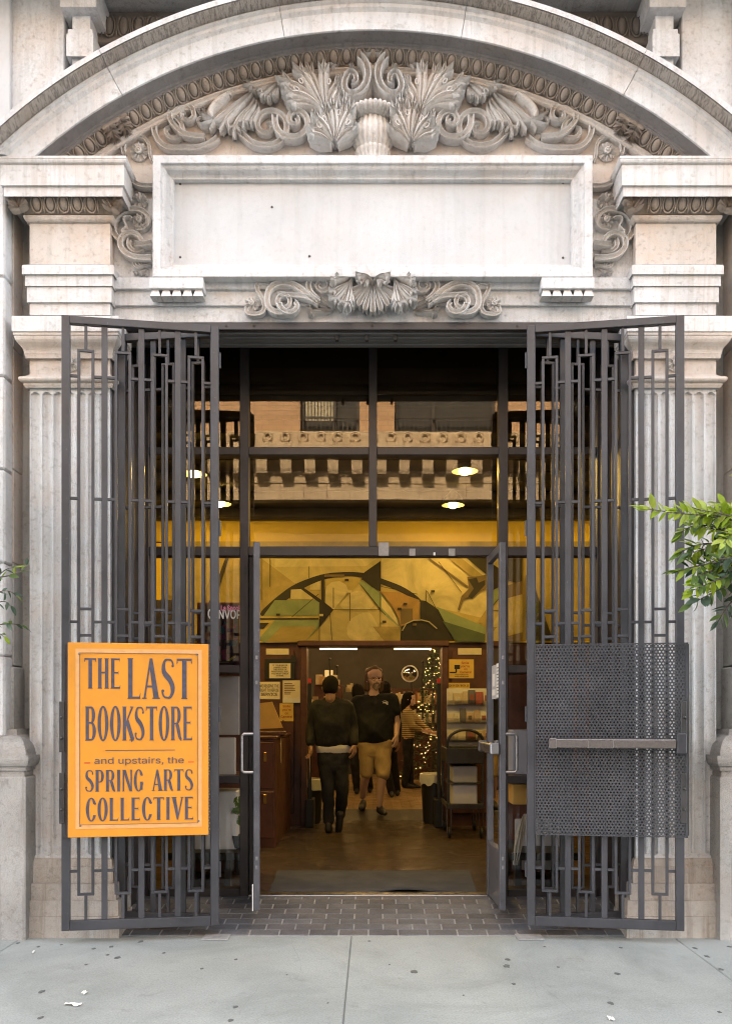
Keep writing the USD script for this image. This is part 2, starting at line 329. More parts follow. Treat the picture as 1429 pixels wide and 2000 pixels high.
look('painted_wall', {'a': ('attribute', {'attribute': 'Col'}), 'g': ('geometry', {}), 'n': ('noise_texture', {'scale': 2.2, 'detail': 7.0, 'roughness': 0.68, 'distortion': 0.7}), 'r': ('rgb_ramp', {'ramp': [(0.32, (0.60, 0.62, 0.55)), (0.68, (1.12, 1.08, 1.0))]}),
     'x': ('mix_color', {'blend_type': 'multiply', 'fac': 1.0, 'use_clamp': False}), 'p': ('principled_bsdf', {'roughness': 0.55, 'specular_ior_level': 0.3})},
     [('a.color', 'x.a'), ('g.position', 'n.vector'), ('n.fac', 'r.fac'), ('r.color', 'x.b'), ('x.result', 'p.base_color')], 'p.BSDF'); print_look('cloth_print', 0.9, 0.15); print_look('skin_tone', 0.5, 0.35)
# storefront glass: a dark reflective coating, so that the street shows in it
look('storefront_glass', {'t': ('transparent_bsdf', {'color': (0.80, 0.77, 0.70)}), 'gl': ('glossy_bsdf', {'color': (0.80, 0.63, 0.42), 'roughness': 0.0}), 'f': ('fresnel', {'IOR': 2.2}), 'g': ('geometry', {}), 'n': ('noise_texture', {'scale': 1.1, 'detail': 1.0}),
     'b': ('bump', {'strength': 0.06, 'distance': 0.02}), 'm': ('mix_closure', {})},
     [('g.position', 'n.vector'), ('n.fac', 'b.height'), ('b.normal', 'gl.normal'), ('f.fac', 'm.fac'), ('t.BSDF', 'm.closure1'), ('gl.BSDF', 'm.closure2')], 'm.closure')
look('door_glass', {'t': ('transparent_bsdf', {'color': (0.85, 0.83, 0.79)}), 'gl': ('glossy_bsdf', {'color': (0.9, 0.9, 0.9), 'roughness': 0.0}), 'f': ('fresnel', {'IOR': 1.5}), 'm': ('mix_closure', {})},
     [('f.fac', 'm.fac'), ('t.BSDF', 'm.closure1'), ('gl.BSDF', 'm.closure2')], 'm.closure')
look('clear_plastic', {'t': ('transparent_bsdf', {'color': (0.92, 0.92, 0.92)}), 'gl': ('glossy_bsdf', {'color': (0.9, 0.9, 0.9), 'roughness': 0.15}), 'f': ('fresnel', {'IOR': 1.45}), 'm': ('mix_closure', {})},
     [('f.fac', 'm.fac'), ('t.BSDF', 'm.closure1'), ('gl.BSDF', 'm.closure2')], 'm.closure')

# pavement: pale concrete with trodden gum, hairline stains and drips
look('sidewalk_concrete', {'g': ('geometry', {}), 'n1': ('noise_texture', {'scale': 1.4, 'detail': 8.0, 'roughness': 0.65}), 'r1': ('rgb_ramp', {'ramp': [(0.32, (0.265, 0.288, 0.282)), (0.66, (0.325, 0.35, 0.343))]}),
     'n2': ('noise_texture', {'scale': 95.0, 'detail': 5.0, 'roughness': 0.75}), 'r2': ('rgb_ramp', {'ramp': [(0.34, (0.76,) * 3), (0.52, (1.0,) * 3), (0.66, (1.10,) * 3)]}), 'x2': ('mix_color', {'blend_type': 'multiply', 'fac': 1.0}),
     'n3': ('noise_texture', {'scale': 9.0, 'detail': 7.0, 'roughness': 0.75, 'distortion': 0.6}), 'r3': ('rgb_ramp', {'ramp': [(0.28, (0.78, 0.78, 0.78)), (0.42, (1, 1, 1)), (0.60, (1, 1, 1)), (0.70, (1.10, 1.10, 1.09))]}), 'n6': ('noise_texture', {'scale': 0.9, 'detail': 6.0, 'roughness': 0.7, 'distortion': 1.2}), 'r6': ('rgb_ramp', {'ramp': [(0.36, (0.84, 0.85, 0.84)), (0.52, (1, 1, 1))]}), 'x6': ('mix_color', {'blend_type': 'multiply', 'fac': 1.0}), 'n7': ('voronoi_texture', {'scale': 42.0, 'randomness': 1.0}), 'r7': ('rgb_ramp', {'ramp': [(0.05, (0.62, 0.62, 0.62)), (0.13, (1, 1, 1))]}), 'x7': ('mix_color', {'blend_type': 'multiply', 'fac': 0.55}), 'x3': ('mix_color', {'blend_type': 'multiply', 'fac': 1.0}),
     'b': ('bump', {'strength': 0.25, 'distance': 0.003}), 'p': ('principled_bsdf', {'roughness': 0.82, 'specular_ior_level': 0.3})},
     [('g.position', 'n1.vector'), ('n1.fac', 'r1.fac'), ('g.position', 'n2.vector'), ('n2.fac', 'r2.fac'), ('r1.color', 'x2.a'), ('r2.color', 'x2.b'), ('g.position', 'n3.vector'), ('n3.fac', 'r3.fac'), ('x2.result', 'x3.a'), ('r3.color', 'x3.b'), ('g.position', 'n6.vector'), ('n6.fac', 'r6.fac'), ('x3.result', 'x6.a'), ('r6.color', 'x6.b'), ('g.position', 'n7.vector'), ('n7.distance', 'r7.fac'), ('x6.result', 'x7.a'), ('r7.color', 'x7.b'), ('x7.result', 'p.base_color'), ('n2.fac', 'b.height'), ('b.normal', 'p.normal')], 'p.BSDF')
plain('gum', (0.10, 0.105, 0.105), 0.8, noise=0.3, nscale=60); plain('litter_white', (0.75, 0.74, 0.72), 0.7); plain('crack', (0.20, 0.21, 0.205), 0.9)
def paver_look(name, col):
    look(name, {'g': ('geometry', {}), 'n': ('noise_texture', {'scale': 5.0, 'detail': 6.0, 'roughness': 0.7}), 'r': ('rgb_ramp', {'ramp': [(0.3, tuple(np.array(col) * 0.75)), (0.7, tuple(np.array(col) * 1.25))]}), 'n2': ('noise_texture', {'scale': 70.0, 'detail': 4.0}), 'r2': ('rgb_ramp', {'ramp': [(0.35, (0.85,) * 3), (0.65, (1.1,) * 3)]}),
         'x': ('mix_color', {'blend_type': 'multiply', 'fac': 1.0}), 'b': ('bump', {'strength': 0.2, 'distance': 0.003}), 'p': ('principled_bsdf', {'roughness': 0.62, 'specular_ior_level': 0.4})},
         [('g.position', 'n.vector'), ('n.fac', 'r.fac'), ('g.position', 'n2.vector'), ('n2.fac', 'r2.fac'), ('r.color', 'x.a'), ('r2.color', 'x.b'), ('x.result', 'p.base_color'), ('n2.fac', 'b.height'), ('b.normal', 'p.normal')], 'p.BSDF')
for i, c in enumerate([(0.088, 0.09, 0.10), (0.112, 0.114, 0.124), (0.075, 0.077, 0.086), (0.10, 0.096, 0.102)]): paver_look(f'paver_{["dusk", "ash", "slate", "plum"][i]}', c)
plain('mortar', (0.27, 0.27, 0.27), 0.9, noise=0.25, nscale=14)
plain('asphalt', (0.05, 0.05, 0.052), 0.85, noise=0.25, nscale=3, bump=0.4)
plain('line_paint', (0.70, 0.68, 0.62), 0.7, noise=0.15)
plain('far_pavement', (0.35, 0.35, 0.34), 0.85, noise=0.15, nscale=2)
plain('doormat', (0.052, 0.055, 0.062), 0.95, noise=0.25, nscale=4, bump=0.7, bscale=300)
plain('vestibule_floor', (0.075, 0.054, 0.040), 0.24, noise=0.35, nscale=2.2)
plain('ramp_floor', (0.045, 0.035, 0.028), 0.5, noise=0.3, nscale=5)
for i, c in enumerate([(0.40, 0.27, 0.13), (0.36, 0.24, 0.115), (0.44, 0.30, 0.15)]): plain(f'floor_board_{["oak", "ash", "pine"][i]}', c, 0.3, noise=0.22, nscale=6)
plain('panel_wood', (0.085, 0.034, 0.022), 0.45, noise=0.35, nscale=7)
plain('cabinet_wood', (0.10, 0.038, 0.022), 0.4, noise=0.3, nscale=9)
plain('grey_wall', (0.075, 0.066, 0.063), 0.8, noise=0.12, nscale=2)
plain('plaster_gold', (0.70, 0.50, 0.05), 0.8, noise=0.08, nscale=2)
plain('dark_ceiling', (0.045, 0.036, 0.028), 0.8, noise=0.25, nscale=2)
plain('cardboard_gold', (0.62, 0.38, 0.10), 0.7, noise=0.08)
plain('white_board', (0.62, 0.62, 0.64), 0.5, noise=0.06, nscale=6); plain('grey_board', (0.42, 0.42, 0.44), 0.5, noise=0.1, nscale=5); plain('blue_board', (0.40, 0.44, 0.58), 0.5, noise=0.05)
plain('bag_plastic', (0.62, 0.60, 0.55), 0.4, noise=0.1, nscale=12); plain('cloth_pale', (0.50, 0.49, 0.46), 0.9, noise=0.2, nscale=20)
plain('mirror', (0.85, 0.85, 0.85), 0.03, 1.0); plain('red', (0.5, 0.03, 0.03), 0.5); plain('tape', (0.26, 0.25, 0.24), 0.35, noise=0.2, nscale=40)
plain('jacket_leather', (0.013, 0.0125, 0.0125), 0.75, spec=0.3, noise=0.3, nscale=14, bump=0.5, bscale=40); plain('denim_black', (0.014, 0.014, 0.017), 0.85, noise=0.3, nscale=10); plain('tee_black', (0.007, 0.007, 0.008), 0.9, noise=0.3, nscale=8)
plain('shirt_white', (0.62, 0.60, 0.58), 0.85, noise=0.06); plain('khaki', (0.40, 0.28, 0.13), 0.9, noise=0.12, nscale=9, bump=0.4, bscale=25); plain('shoe_dark', (0.022, 0.02, 0.02), 0.55); plain('shoe_sole', (0.12, 0.11, 0.10), 0.7)
plain('hair_black', (0.010, 0.008, 0.007), 0.85, spec=0.2, bump=0.8, bscale=150); plain('hair_brown', (0.11, 0.065, 0.035), 0.5, noise=0.3, nscale=90); plain('beard_grey', (0.22, 0.165, 0.12), 0.8, noise=0.35, nscale=120, bump=0.6, bscale=200)
plain('skin', (0.60, 0.39, 0.29), 0.5, noise=0.05, nscale=12); plain('skin_dark', (0.36, 0.21, 0.14), 0.5, noise=0.08); plain('lens', (0.05, 0.04, 0.04), 0.1)
plain('bark', (0.10, 0.085, 0.07), 0.9, noise=0.3, nscale=20, bump=0.6, bscale=50); plain('fir', (0.085, 0.125, 0.05), 0.8, noise=0.3, nscale=30); plain('shade_fabric', (0.4, 0.3, 0.15), 0.8)
def leaf_look(name, col, rough=0.45):
    look(name, {'g': ('geometry', {}), 'n': ('noise_texture', {'scale': 30.0, 'detail': 4.0}), 'r': ('rgb_ramp', {'ramp': [(0.3, tuple(np.array(col) * 0.8)), (0.7, tuple(np.array(col) * 1.2))]}), 'p': ('principled_bsdf', {'roughness': rough, 'specular_ior_level': 0.35}), 't': ('translucent_bsdf', {}), 'h': ('hsv', {'saturation': 1.1, 'value': 1.6}), 'm': ('mix_closure', {'fac': 0.32})},
         [('g.position', 'n.vector'), ('n.fac', 'r.fac'), ('r.color', 'p.base_color'), ('r.color', 'h.color'), ('h.color', 't.color'), ('p.BSDF', 'm.closure1'), ('t.BSDF', 'm.closure2')], 'm.closure')
leaf_look('leaf_bright', (0.24, 0.34, 0.03)); leaf_look('leaf_lime', (0.33, 0.42, 0.075)); leaf_look('leaf_mid', (0.11, 0.18, 0.05)); leaf_look('leaf_dark', (0.035, 0.065, 0.035)); leaf_look('leaf_grey', (0.10, 0.15, 0.11), 0.25)
def glow(name, col, strength): look(name, {'e': ('emission', {'color': col, 'strength': strength})}, [], 'e.emission')
AMBER = (1.0, 0.55, 0.12)
glow('lamp_glow', (1.0, 0.63, 0.13), 78.0); glow('tube_glow', (1.0, 0.62, 0.24), 2.6); glow('store_glow', (1.0, 0.60, 0.20), 13.0); glow('fairy_glow', (1.0, 0.58, 0.18), 1.9); glow('lit_sign', (1.0, 0.62, 0.2), 0.12); glow('exit_red', (1.0, 0.08, 0.03), .3)
# sign colours
plain('sign_orange', (0.60, 0.245, 0.019), 0.5, noise=0.10, nscale=3.5, bump=0.25, bscale=18); plain('sign_peach', (0.60, 0.32, 0.12), 0.6, noise=0.08, nscale=20); plain('sign_ink', (0.055, 0.052, 0.075), 0.5, noise=0.3, nscale=25); plain('sign_red', (0.55, 0.07, 0.02), 0.6)
# the street's other side
look('far_brick', {'g': ('geometry', {}), 'm': ('mapping', {'rotation': (math.pi / 2, 0, 0)}), 'k': ('brick_texture', {'color1': (0.42, 0.27, 0.16), 'color2': (0.36, 0.225, 0.13), 'mortar': (0.28, 0.2, 0.13), 'scale': 1.0, 'brick_width': 0.42, 'row_height': 0.14, 'mortar_size': 0.012}), 'p': ('principled_bsdf', {'roughness': 0.9})}, [('g.position', 'm.vector'), ('m.vector', 'k.vector'), ('k.color', 'p.base_color')], 'p.BSDF')
stone('far_stone', (0.50, 0.40, 0.28), (0.42, 0.33, 0.23), (0.38, 0.28, 0.18), 0.4, 0.2)
plain('far_dark', (0.03, 0.026, 0.022), 0.6); plain('blind', (0.42, 0.38, 0.28), 0.8); plain('far_glass', (0.05, 0.05, 0.05), 0.15)
# ================================================================ THE STONE ENTRANCE
D_G, D_W, D_P, D_T = 6.10, 5.48, 5.40, 5.50       # depths of storefront glass, wall, pilaster shaft, tympanum
bld = thing('stone_building', 'pale carved stone building front with a wide arch over the bookstore entrance', 'building')
ZC = 2.45                                          # centre height of the arch
Z_SPRING = PZ(303, 5.25)

def arc_sweep(prof, a0, a1, n=24, zmin=None, caps=True):
    """prof: (radius, depth); swept about the arch centre, cut level at zmin"""
    pr = np.asarray(prof, float); mb = MB(); P = np.zeros((n, len(pr), 3))
    for j, (R, d) in enumerate(pr):
        am = math.asin(min(max((zmin - ZC) / R, -1), 1)) if zmin is not None else -9
        lo, hi = max(a0, am), min(a1, math.pi - am); a = np.linspace(lo, max(hi, lo), n)
        P[:, j] = np.c_[R * np.cos(a), np.full(n, d), ZC + R * np.sin(a)]
    for j in range(len(pr) - 1): mb.grid(P[:, j:j + 2])
    if caps:
        for k in (0, -1): mb.add(np.vstack([P[k], P[k].mean(0)]), [(i, i + 1, len(pr)) for i in range(len(pr) - 1)])
    return mb
cuts = [math.radians(a) for a in (20, 60.8, 80.1, 99.9, 119.2, 160)]
PROF_TOP = [(3.40, 5.70), (3.525, 5.70), (3.528, 5.145), (3.498, 5.15)]
PROF_CYMA = [(3.498, 5.156)] + [(3.498 - 0.023 * t, 5.156 + 0.079 * (t - 0.14 * math.sin(2 * math.pi * t))) for t in np.linspace(0, 1, 8)] + [(3.474, 5.24)]
PROF_FACE = [(3.474, 5.228), (3.460, 5.226), (3.450, 5.238), (3.440, 5.236), (3.428, 5.238), (3.414, 5.250), (3.408, 5.254), (3.299, 5.256), (3.296, 5.260), (3.296, 5.270), (3.35, 5.30), (3.40, 5.70)]
for i in range(5):
    a0, a1 = cuts[i] + 0.0005, cuts[i + 1] - 0.0005
    st = obj('arch_stone', arc_sweep(PROF_FACE, a0, a1, 30, Z_SPRING), 'pale_stone', bld, smooth=25)
    obj('arch_lip', arc_sweep(PROF_TOP, a0, a1, 30, Z_SPRING), 'pale_stone', st, smooth=25)
    obj('arch_cyma', arc_sweep(PROF_CYMA, a0, a1, 30, Z_SPRING, caps=False), 'streaked_stone', st, smooth=40)
obj('arch_soffit', arc_sweep([(3.30, 5.266), (3.294, 5.268), (3.290, 5.345), (3.279, 5.349), (3.276, 5.358), (3.262, 5.360), (3.262, 5.374)], 0.2, math.pi - 0.2, 60, Z_SPRING, caps=False), 'soffit_stone', bld, smooth=30)
EA, EB = np.array([3.268, 5.366]), np.array([3.222, 5.452])
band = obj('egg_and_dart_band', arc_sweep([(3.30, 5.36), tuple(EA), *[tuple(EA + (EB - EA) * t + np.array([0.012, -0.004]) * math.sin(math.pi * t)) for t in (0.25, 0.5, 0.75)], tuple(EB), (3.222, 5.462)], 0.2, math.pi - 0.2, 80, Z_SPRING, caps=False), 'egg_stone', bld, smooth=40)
obj('arch_fillet', arc_sweep([(3.224, 5.458), (3.206, 5.440), (3.196, 5.438), (3.188, 5.450), (3.176, 5.452), (3.170, 5.462), (3.170, 5.52)], 0.2, math.pi - 0.2, 80, Z_SPRING, caps=False), 'warm_stone', bld, smooth=30)

def egg_unit(M, hgt, wid):
    """(egg, shell with dart) in local axes u (along), v (down the band), w (outward)"""
    e = MB(); v, f = trimesh.creation.icosphere(subdivisions=2).vertices, trimesh.creation.icosphere(subdivisions=2).faces
    e.add(v * [wid * 0.30, hgt * 0.43, wid * 0.24] + [0, hgt * 0.42, 0.0], f)
    s = MB(); a = np.radians(np.linspace(-62, 242, 15))
    s.tube(np.c_[wid * 0.405 * np.cos(a), hgt * 0.43 + hgt * 0.53 * np.sin(a), np.full(15, wid * 0.07)], wid * 0.062, 6)
    s.tube([(wid * .5, 0, 0.0), (wid * .5, hgt * .45, wid * .06), (wid * .5, hgt * .74, wid * .12), (wid * .5, hgt * .99, wid * .03)], [wid * .05, wid * .045, wid * .075, wid * .008], 6)
    return e.xf(M), s.xf(M)
def frame4(o, u, v, w): M = np.eye(4); M[:3, 0], M[:3, 1], M[:3, 2], M[:3, 3] = u, v, w, o; return M
bl = float(np.linalg.norm(EB - EA)); pitch = 0.0865
amin = math.asin((Z_SPRING - ZC) / EA[0]) + 0.02
ne = int((math.pi - 2 * amin) * 3.245 / pitch) | 1
for i in range(ne):
    a = math.pi / 2 + (i - ne // 2) * pitch / 3.245
    er, et = np.array([math.cos(a), 0, math.sin(a)]), np.array([-math.sin(a), 0, math.cos(a)])
    v = (er * (EB - EA)[0] + np.array([0, 1, 0]) * (EB - EA)[1]) / bl; w = np.cross(v, et); w *= np.sign(-(w @ er)) 
    o = np.array([0, 0, ZC]) + er * EA[0] + np.array([0, EA[1], 0])
    if abs(abs(math.degrees(a) - 90) - 31.2) < 1.1:                 # a leaf covers the mitre
        lf = MB(); acanthus(lf, (0, 0), (0, bl * 1.0), 0.085, 0.03, 0, 3); lv, lff = lf.get()
        q = MB(); q.add(np.c_[lv[:, 0], lv[:, 2], -lv[:, 1]], lff); obj('mitre_leaf', q.xf(frame4(o, et, v, w)), 'egg_stone', band, smooth=40); continue
    e, s = egg_unit(frame4(o, et, v, w), bl, pitch)
    obj('egg', e, 'egg_stone', band, smooth=True); obj('egg_shell', s, 'egg_stone', band, smooth=40)

# ---- walls behind
half = Polygon([(3.18 * math.cos(a), ZC + 3.18 * math.sin(a)) for a in np.linspace(0.62, math.pi - 0.62, 60)] + [(-2.58, 4.3), (2.58, 4.3)]).intersection(sbox(-2.45, 4.72, 2.45, 6))
obj('tympanum', MB().poly(half, D_T, 0.12), 'warm_stone', bld)
w = MB(); w.box(-1.80, 1.80, D_W, 5.75, PZ(597, D_W), 4.80)
obj('wall', w, 'pale_stone', bld)
zl = PZ(630, D_W)
f3 = MB(); f3.cbox(-1.80, 1.80, D_W - 0.004, 5.75, zl, PZ(597.5, D_W), 0.004); obj('fascia_band', f3, 'pale_stone', bld)
f2 = MB(); f2.cbox(-1.80, 1.80, D_W - 0.024, 5.5, PZ(596.5, D_W - .024), PZ(564.5, D_W - .024), 0.004); obj('fascia_band', f2, 'pale_stone', bld)
f1 = MB(); f1.cbox(-1.80, 1.80, D_W - 0.046, 5.5, PZ(564, D_W - .046), PZ(541, D_W - .046), 0.004); obj('fascia_band', f1, 'pale_stone', bld)
# steel channel that carries the lintel, and its soffit
zs = PZ(645, D_W)
ch = MB(); ch.cbox(-1.72, 1.72, D_W - 0.012, D_W + 0.03, zs, zl - 0.002, 0.003); ch.box(-1.72, 1.72, D_W + 0.03, 5.75, zs + 0.004, zs + 0.03)
sc = obj('steel_channel', ch, 'gate_paint', bld)
for px in (441, 495, 727, 1010, 1063): obj('bolt_hole', MB().lathe([(0.001, 0), (0.008, 0), (0.008, -.004), (0.001, -.004)], (PX(px, 5.46), D_W - 0.0125, PZ(635, 5.46)), 10, 'y'), 'black', sc)
sf = MB()
for k in range(4): sf.cbox(-1.72, 1.72, D_W + 0.035 + k * 0.052, D_W + 0.082 + k * 0.052, zs - 0.006 - 0.004 * (k % 2), zs + 0.02, 0.006)
obj('lintel_soffit', sf, 'soffit_paint', bld)
for px in (658, 716, 772):
    obj('gate_keeper', MB().cbox(PX(px, 5.55) - .012, PX(px, 5.55) + .012, 5.52, 5.56, zs - 0.045, zs - .008, .003), 'black', bld)
# upper wall and deep balcony above the arch
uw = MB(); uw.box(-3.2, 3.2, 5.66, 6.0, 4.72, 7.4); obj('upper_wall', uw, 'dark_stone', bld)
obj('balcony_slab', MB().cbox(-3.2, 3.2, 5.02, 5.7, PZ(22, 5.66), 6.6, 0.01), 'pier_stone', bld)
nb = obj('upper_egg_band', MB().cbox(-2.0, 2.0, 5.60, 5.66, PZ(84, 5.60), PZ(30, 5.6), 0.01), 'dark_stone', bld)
for i in range(-19, 20):
    if abs(i) < 8: continue
    e, s = egg_unit(frame4((i * 0.1, 5.60, PZ(34, 5.6)), np.array([1., 0, 0]), np.array([0, 0, -1.]), np.array([0, -1., 0])), 0.14, 0.1)
    obj('egg', e, 'dark_stone', nb, smooth=True); obj('egg_shell', s, 'dark_stone', nb, smooth=40)

# the rest of the building, beyond and above the frame
up = MB(); up.box(-30, 30, 5.68, 18, 7.42, 22.0)
for q in (-1, 1): up.box(min(q * 4.75, q * 30), max(q * 4.75, q * 30), 5.62, 18, -.3, 7.4).box(min(q * 3.22, q * 4.74), max(q * 3.22, q * 4.74), 5.62, 6.0, -.3, 7.4)
up.box(-4.74, 4.74, 17.3, 18, -.3, 7.4)
obj('upper_storeys', up, 'pier_stone', bld)
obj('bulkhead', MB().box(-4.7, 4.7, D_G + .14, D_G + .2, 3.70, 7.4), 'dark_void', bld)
# ---- picture panel
dF = 5.36; x0, x1, zb, zt = PX(298, dF), PX(1157, dF), PZ(540, dF), PZ(302, dF)
pf = picture_frame(x0, x1, zb, zt, [(0, D_T), (0, dF + .003), (.003, dF), (.050, dF), (.053, dF + .003), (.056, dF + .014), *[(0.06 + 0.055 * t, dF + 0.018 + 0.05 * (t - 0.13 * math.sin(2 * math.pi * t))) for t in np.linspace(0, 1, 7)], (.117, dF + .072), (.122, dF + .085), (.122, dF + .11)])
panel = obj('panel_frame', pf, 'pale_stone', bld, smooth=28)
obj('blank_panel', MB().box(x0 + .1, x1 - .1, dF + .10, dF + .14, zb + .1, zt - .1), 'panel_stone', bld)
for px, py in ((352, 359), (352, 502), (1099, 357), (1099, 503), (531, 404), (604, 500), (436, 350)):
    obj('panel_screw', MB().lathe([(0.0001, -.004), (.006, -.004), (.008, 0)], (PX(px, dF + .1), dF + .0995, PZ(py, dF + .1)), 10, 'y'), 'dark_metal', bld)
for sd in (-1, 1):
    xa, xb = (PX(292, 5.36), PX(397, 5.36)) if sd < 0 else (PX(1057, 5.36), PX(1160, 5.36))
    g = obj('guttae_block', MB().cbox(xa, xb, 5.355, 5.47, PZ(563.5, 5.36), PZ(541.5, 5.36), .004), 'pale_stone', bld)
    for k in range(5):
        cx = xa + (xb - xa) * (k + .5) / 5; t = MB(); a, b = 0.020, 0.033; z1_, z0_ = PZ(564.5, 5.37), PZ(579, 5.37)
        t.add([(cx - a, 5.375, z1_), (cx + a, 5.375, z1_), (cx + a, 5.44, z1_), (cx - a, 5.44, z1_), (cx - b, 5.362, z0_), (cx + b, 5.362, z0_), (cx + b, 5.44, z0_), (cx - b, 5.44, z0_)], [(0, 1, 5, 4), (1, 2, 6, 5), (3, 0, 4, 7), (4, 5, 6, 7), (0, 3, 2, 1)])
        obj('gutta', t, 'carved_stone', g)

# ---- pilasters
XL, XR = PX(58, D_P), PX(215, D_P)
def zz(py, p=0.0): return PZ(py, D_P - p)
def pilaster(sd):
    T = lambda m: sided(m, sd)
    w = XR - XL; nf = 7; zt, zb = zz(766), zz(1672); cx = XL + w * (np.arange(nf) + .5) / nf; r = w / nf * 0.43
    xs = np.unique(np.r_[XL, XR, *[c + r * np.linspace(-1, 1, 11) for c in cx]])
    zv = np.unique(np.r_[zz(1690), zb + r * np.linspace(-.1, 1.05, 9), np.linspace(zb + 1.2 * r, zt - 1.2 * r, 14), zt - r * np.linspace(1.05, -.1, 9), zz(757)])
    G = np.zeros((len(xs), len(zv), 3))
    for i, x in enumerate(xs):
        u = np.min(np.abs(x - cx)); q = math.sqrt(max(r * r - u * u, 0))
        for j, z in enumerate(zv):
            inside = u < r and (zb + r - q) <= z <= (zt - r + q)
            G[i, j] = (x, D_P + (0.55 * q if inside else 0), z)
    m = MB().grid(G, flip=True)
    for x in (XL, XR): m.add([(x, D_P, zz(1690)), (x, D_P + .14, zz(1690)), (x, D_P + .14, zz(757)), (x, D_P, zz(757))], [(0, 1, 2, 3)])
    sh = obj('pilaster', T(m), 'pale_stone', bld, smooth=40)
    yb = 5.60
    cap = [(-.01, zz(757)), (.02, zz(757, .02)), (.03, zz(751, .03)), (.03, zz(747, .03))] + curve(.030, zz(746, .04), .024, zz(734, .04), 'torus', 9) + [(.012, zz(733.5, .01)), (.0, zz(731))]
    obj('necking', T(stack(XL, XR, D_P, yb, cap)), 'warm_stone', sh, smooth=30)
    obj('frieze_block', T(stack(XL, XR, D_P, yb, [(0, zz(731)), (0, zz(699))], caps=False)), 'warm_stone', sh)
    obj('capital', T(stack(XL, XR, D_P, yb, [(0, zz(700)), (.02, zz(699.5, .02)), (.024, zz(691, .024)), *curve(.026, zz(690, .03), .072, zz(654, .075), 'cyma', 9), (.076, zz(653, .08)), (.076, zz(647, .08))])), 'warm_stone', sh, smooth=30)
    obj('abacus', T(stack(XL, XR, D_P, yb, [(.078, zz(646.5, .09)), (.083, zz(645, .09)), (.083, zz(616.5, .09)), (.079, zz(615, .09))])), 'stained_stone', sh)
    q = MB(); rosette(q, (PX(139, 5.39), zz(711)), .052, .035, D_P - .004, 6); obj('rosette', T(q), 'carved_stone', sh, smooth=40)
    # stepped entablature above
    ent = [(0, zz(615)), (0, zz(590.5)), (.013, zz(590, .012)), (.013, zz(558.5, .012)), (.022, zz(558, .022)), (.022, zz(535.5, .022)), (.036, zz(535, .036)), (.036, zz(518.5, .036)), (.030, zz(517, .03)), (0, zz(516.5))]
    en = obj('entablature', T(stack(XL, XR, D_P, yb, ent)), 'stained_stone', bld)
    obj('entablature_block', T(stack(XL, XR, D_P, yb, [(0, zz(516)), (0, zz(432))], caps=False)), 'warm_stone', en)
    obj('ovolo', T(stack(XL, XR, D_P, yb, [(0, zz(433)), *curve(.004, zz(432, .02), .03, zz(421, .03), 'ovolo', 6), (.03, zz(419.5, .03)), (.018, zz(419, .02))])), 'warm_stone', en, smooth=35)
    pa, pb = .068, .022; za, zb_ = zz(385, pa), zz(419, pb)
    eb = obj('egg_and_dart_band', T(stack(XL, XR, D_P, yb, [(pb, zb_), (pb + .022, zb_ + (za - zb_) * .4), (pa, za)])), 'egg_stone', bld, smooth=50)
    hh = math.hypot(pa - pb, za - zb_); n = 5; xs0, xs1 = PX(61, 5.36), PX(193, 5.36); wd = (xs1 - xs0) / n
    v = np.array([0, pa - pb, -(za - zb_)]) / hh; ww = np.cross(np.array([1., 0, 0]), v); ww = ww if ww[1] < 0 else -ww
    for k in range(n):
        e, s = egg_unit(frame4(((xs0 + wd * (k + .5)), D_P - pa - .012, za), np.array([1., 0, 0]), v, ww), hh, wd)
        obj('egg', T(e), 'egg_stone', eb, smooth=True); obj('egg_shell', T(s), 'egg_stone', eb, smooth=40)
    for xx in (XL - pb - .01, XR + pb + .01):
        q = MB(); acanthus(q, (xx, zb_ + .005), (xx + (.03 if xx > XR else -.03), za - .004), .10, .045, D_P - .05, 3); obj('corner_leaf', T(q), 'egg_stone', eb, smooth=40)
    obj('cornice_bed', T(stack(XL, XR, D_P, yb, [(.07, zz(384, .07)), (.118, zz(383, .118)), (.118, zz(364.5, .118)), (.112, zz(363, .112))])), 'stained_stone', en)
    obj('corona', T(stack(XL, XR, D_P, yb, [(.112, zz(362.5, .13)), (.132, zz(361.5, .13)), (.132, zz(320.5, .132)), *curve(.134, zz(320, .135), .150, zz(309, .15), 'ovolo', 5), (.152, zz(308.5, .15)), (.150, zz(303.5, .15)), (-.02, Z_SPRING + .002)])), 'stained_stone', en, smooth=25)
    # foot
    bs = obj('base', T(stack(XL, XR, D_P, yb, [(.026, zz(1727, .03)), (.026, zz(1694, .03)), (.022, zz(1692.5, .03)), *curve(.020, zz(1692, .02), 0, zz(1676, 0), 'cavetto', 6)])), 'base_stone', sh, smooth=30)
    obj('plinth', T(stack(XL, XR, D_P, yb, [(.056, zz(1760, .06)), (.056, zz(1728.5, .06)), (.052, zz(1727, .06))])), 'base_stone', sh)
    obj('plinth', T(stack(XL, XR, D_P, yb, [(.078, zz(1790, .08)), (.078, zz(1761.5, .08)), (.074, zz(1760.2, .08))])), 'base_stone', sh)
    obj('plinth', T(stack(XL, XR, D_P, yb, [(.086, -.16), (.086, zz(1792, .086)), (.080, zz(1790.4, .08))])), 'base_stone', sh)
    # recess and the neighbouring pier
    o = MB(); o.box(-3.4, XL + .01, 5.60, 5.80, -.2, 5.2); obj('recess_wall', T(o), 'pier_stone', bld)
    pr = MB(); xe = PX(27, 5.46)
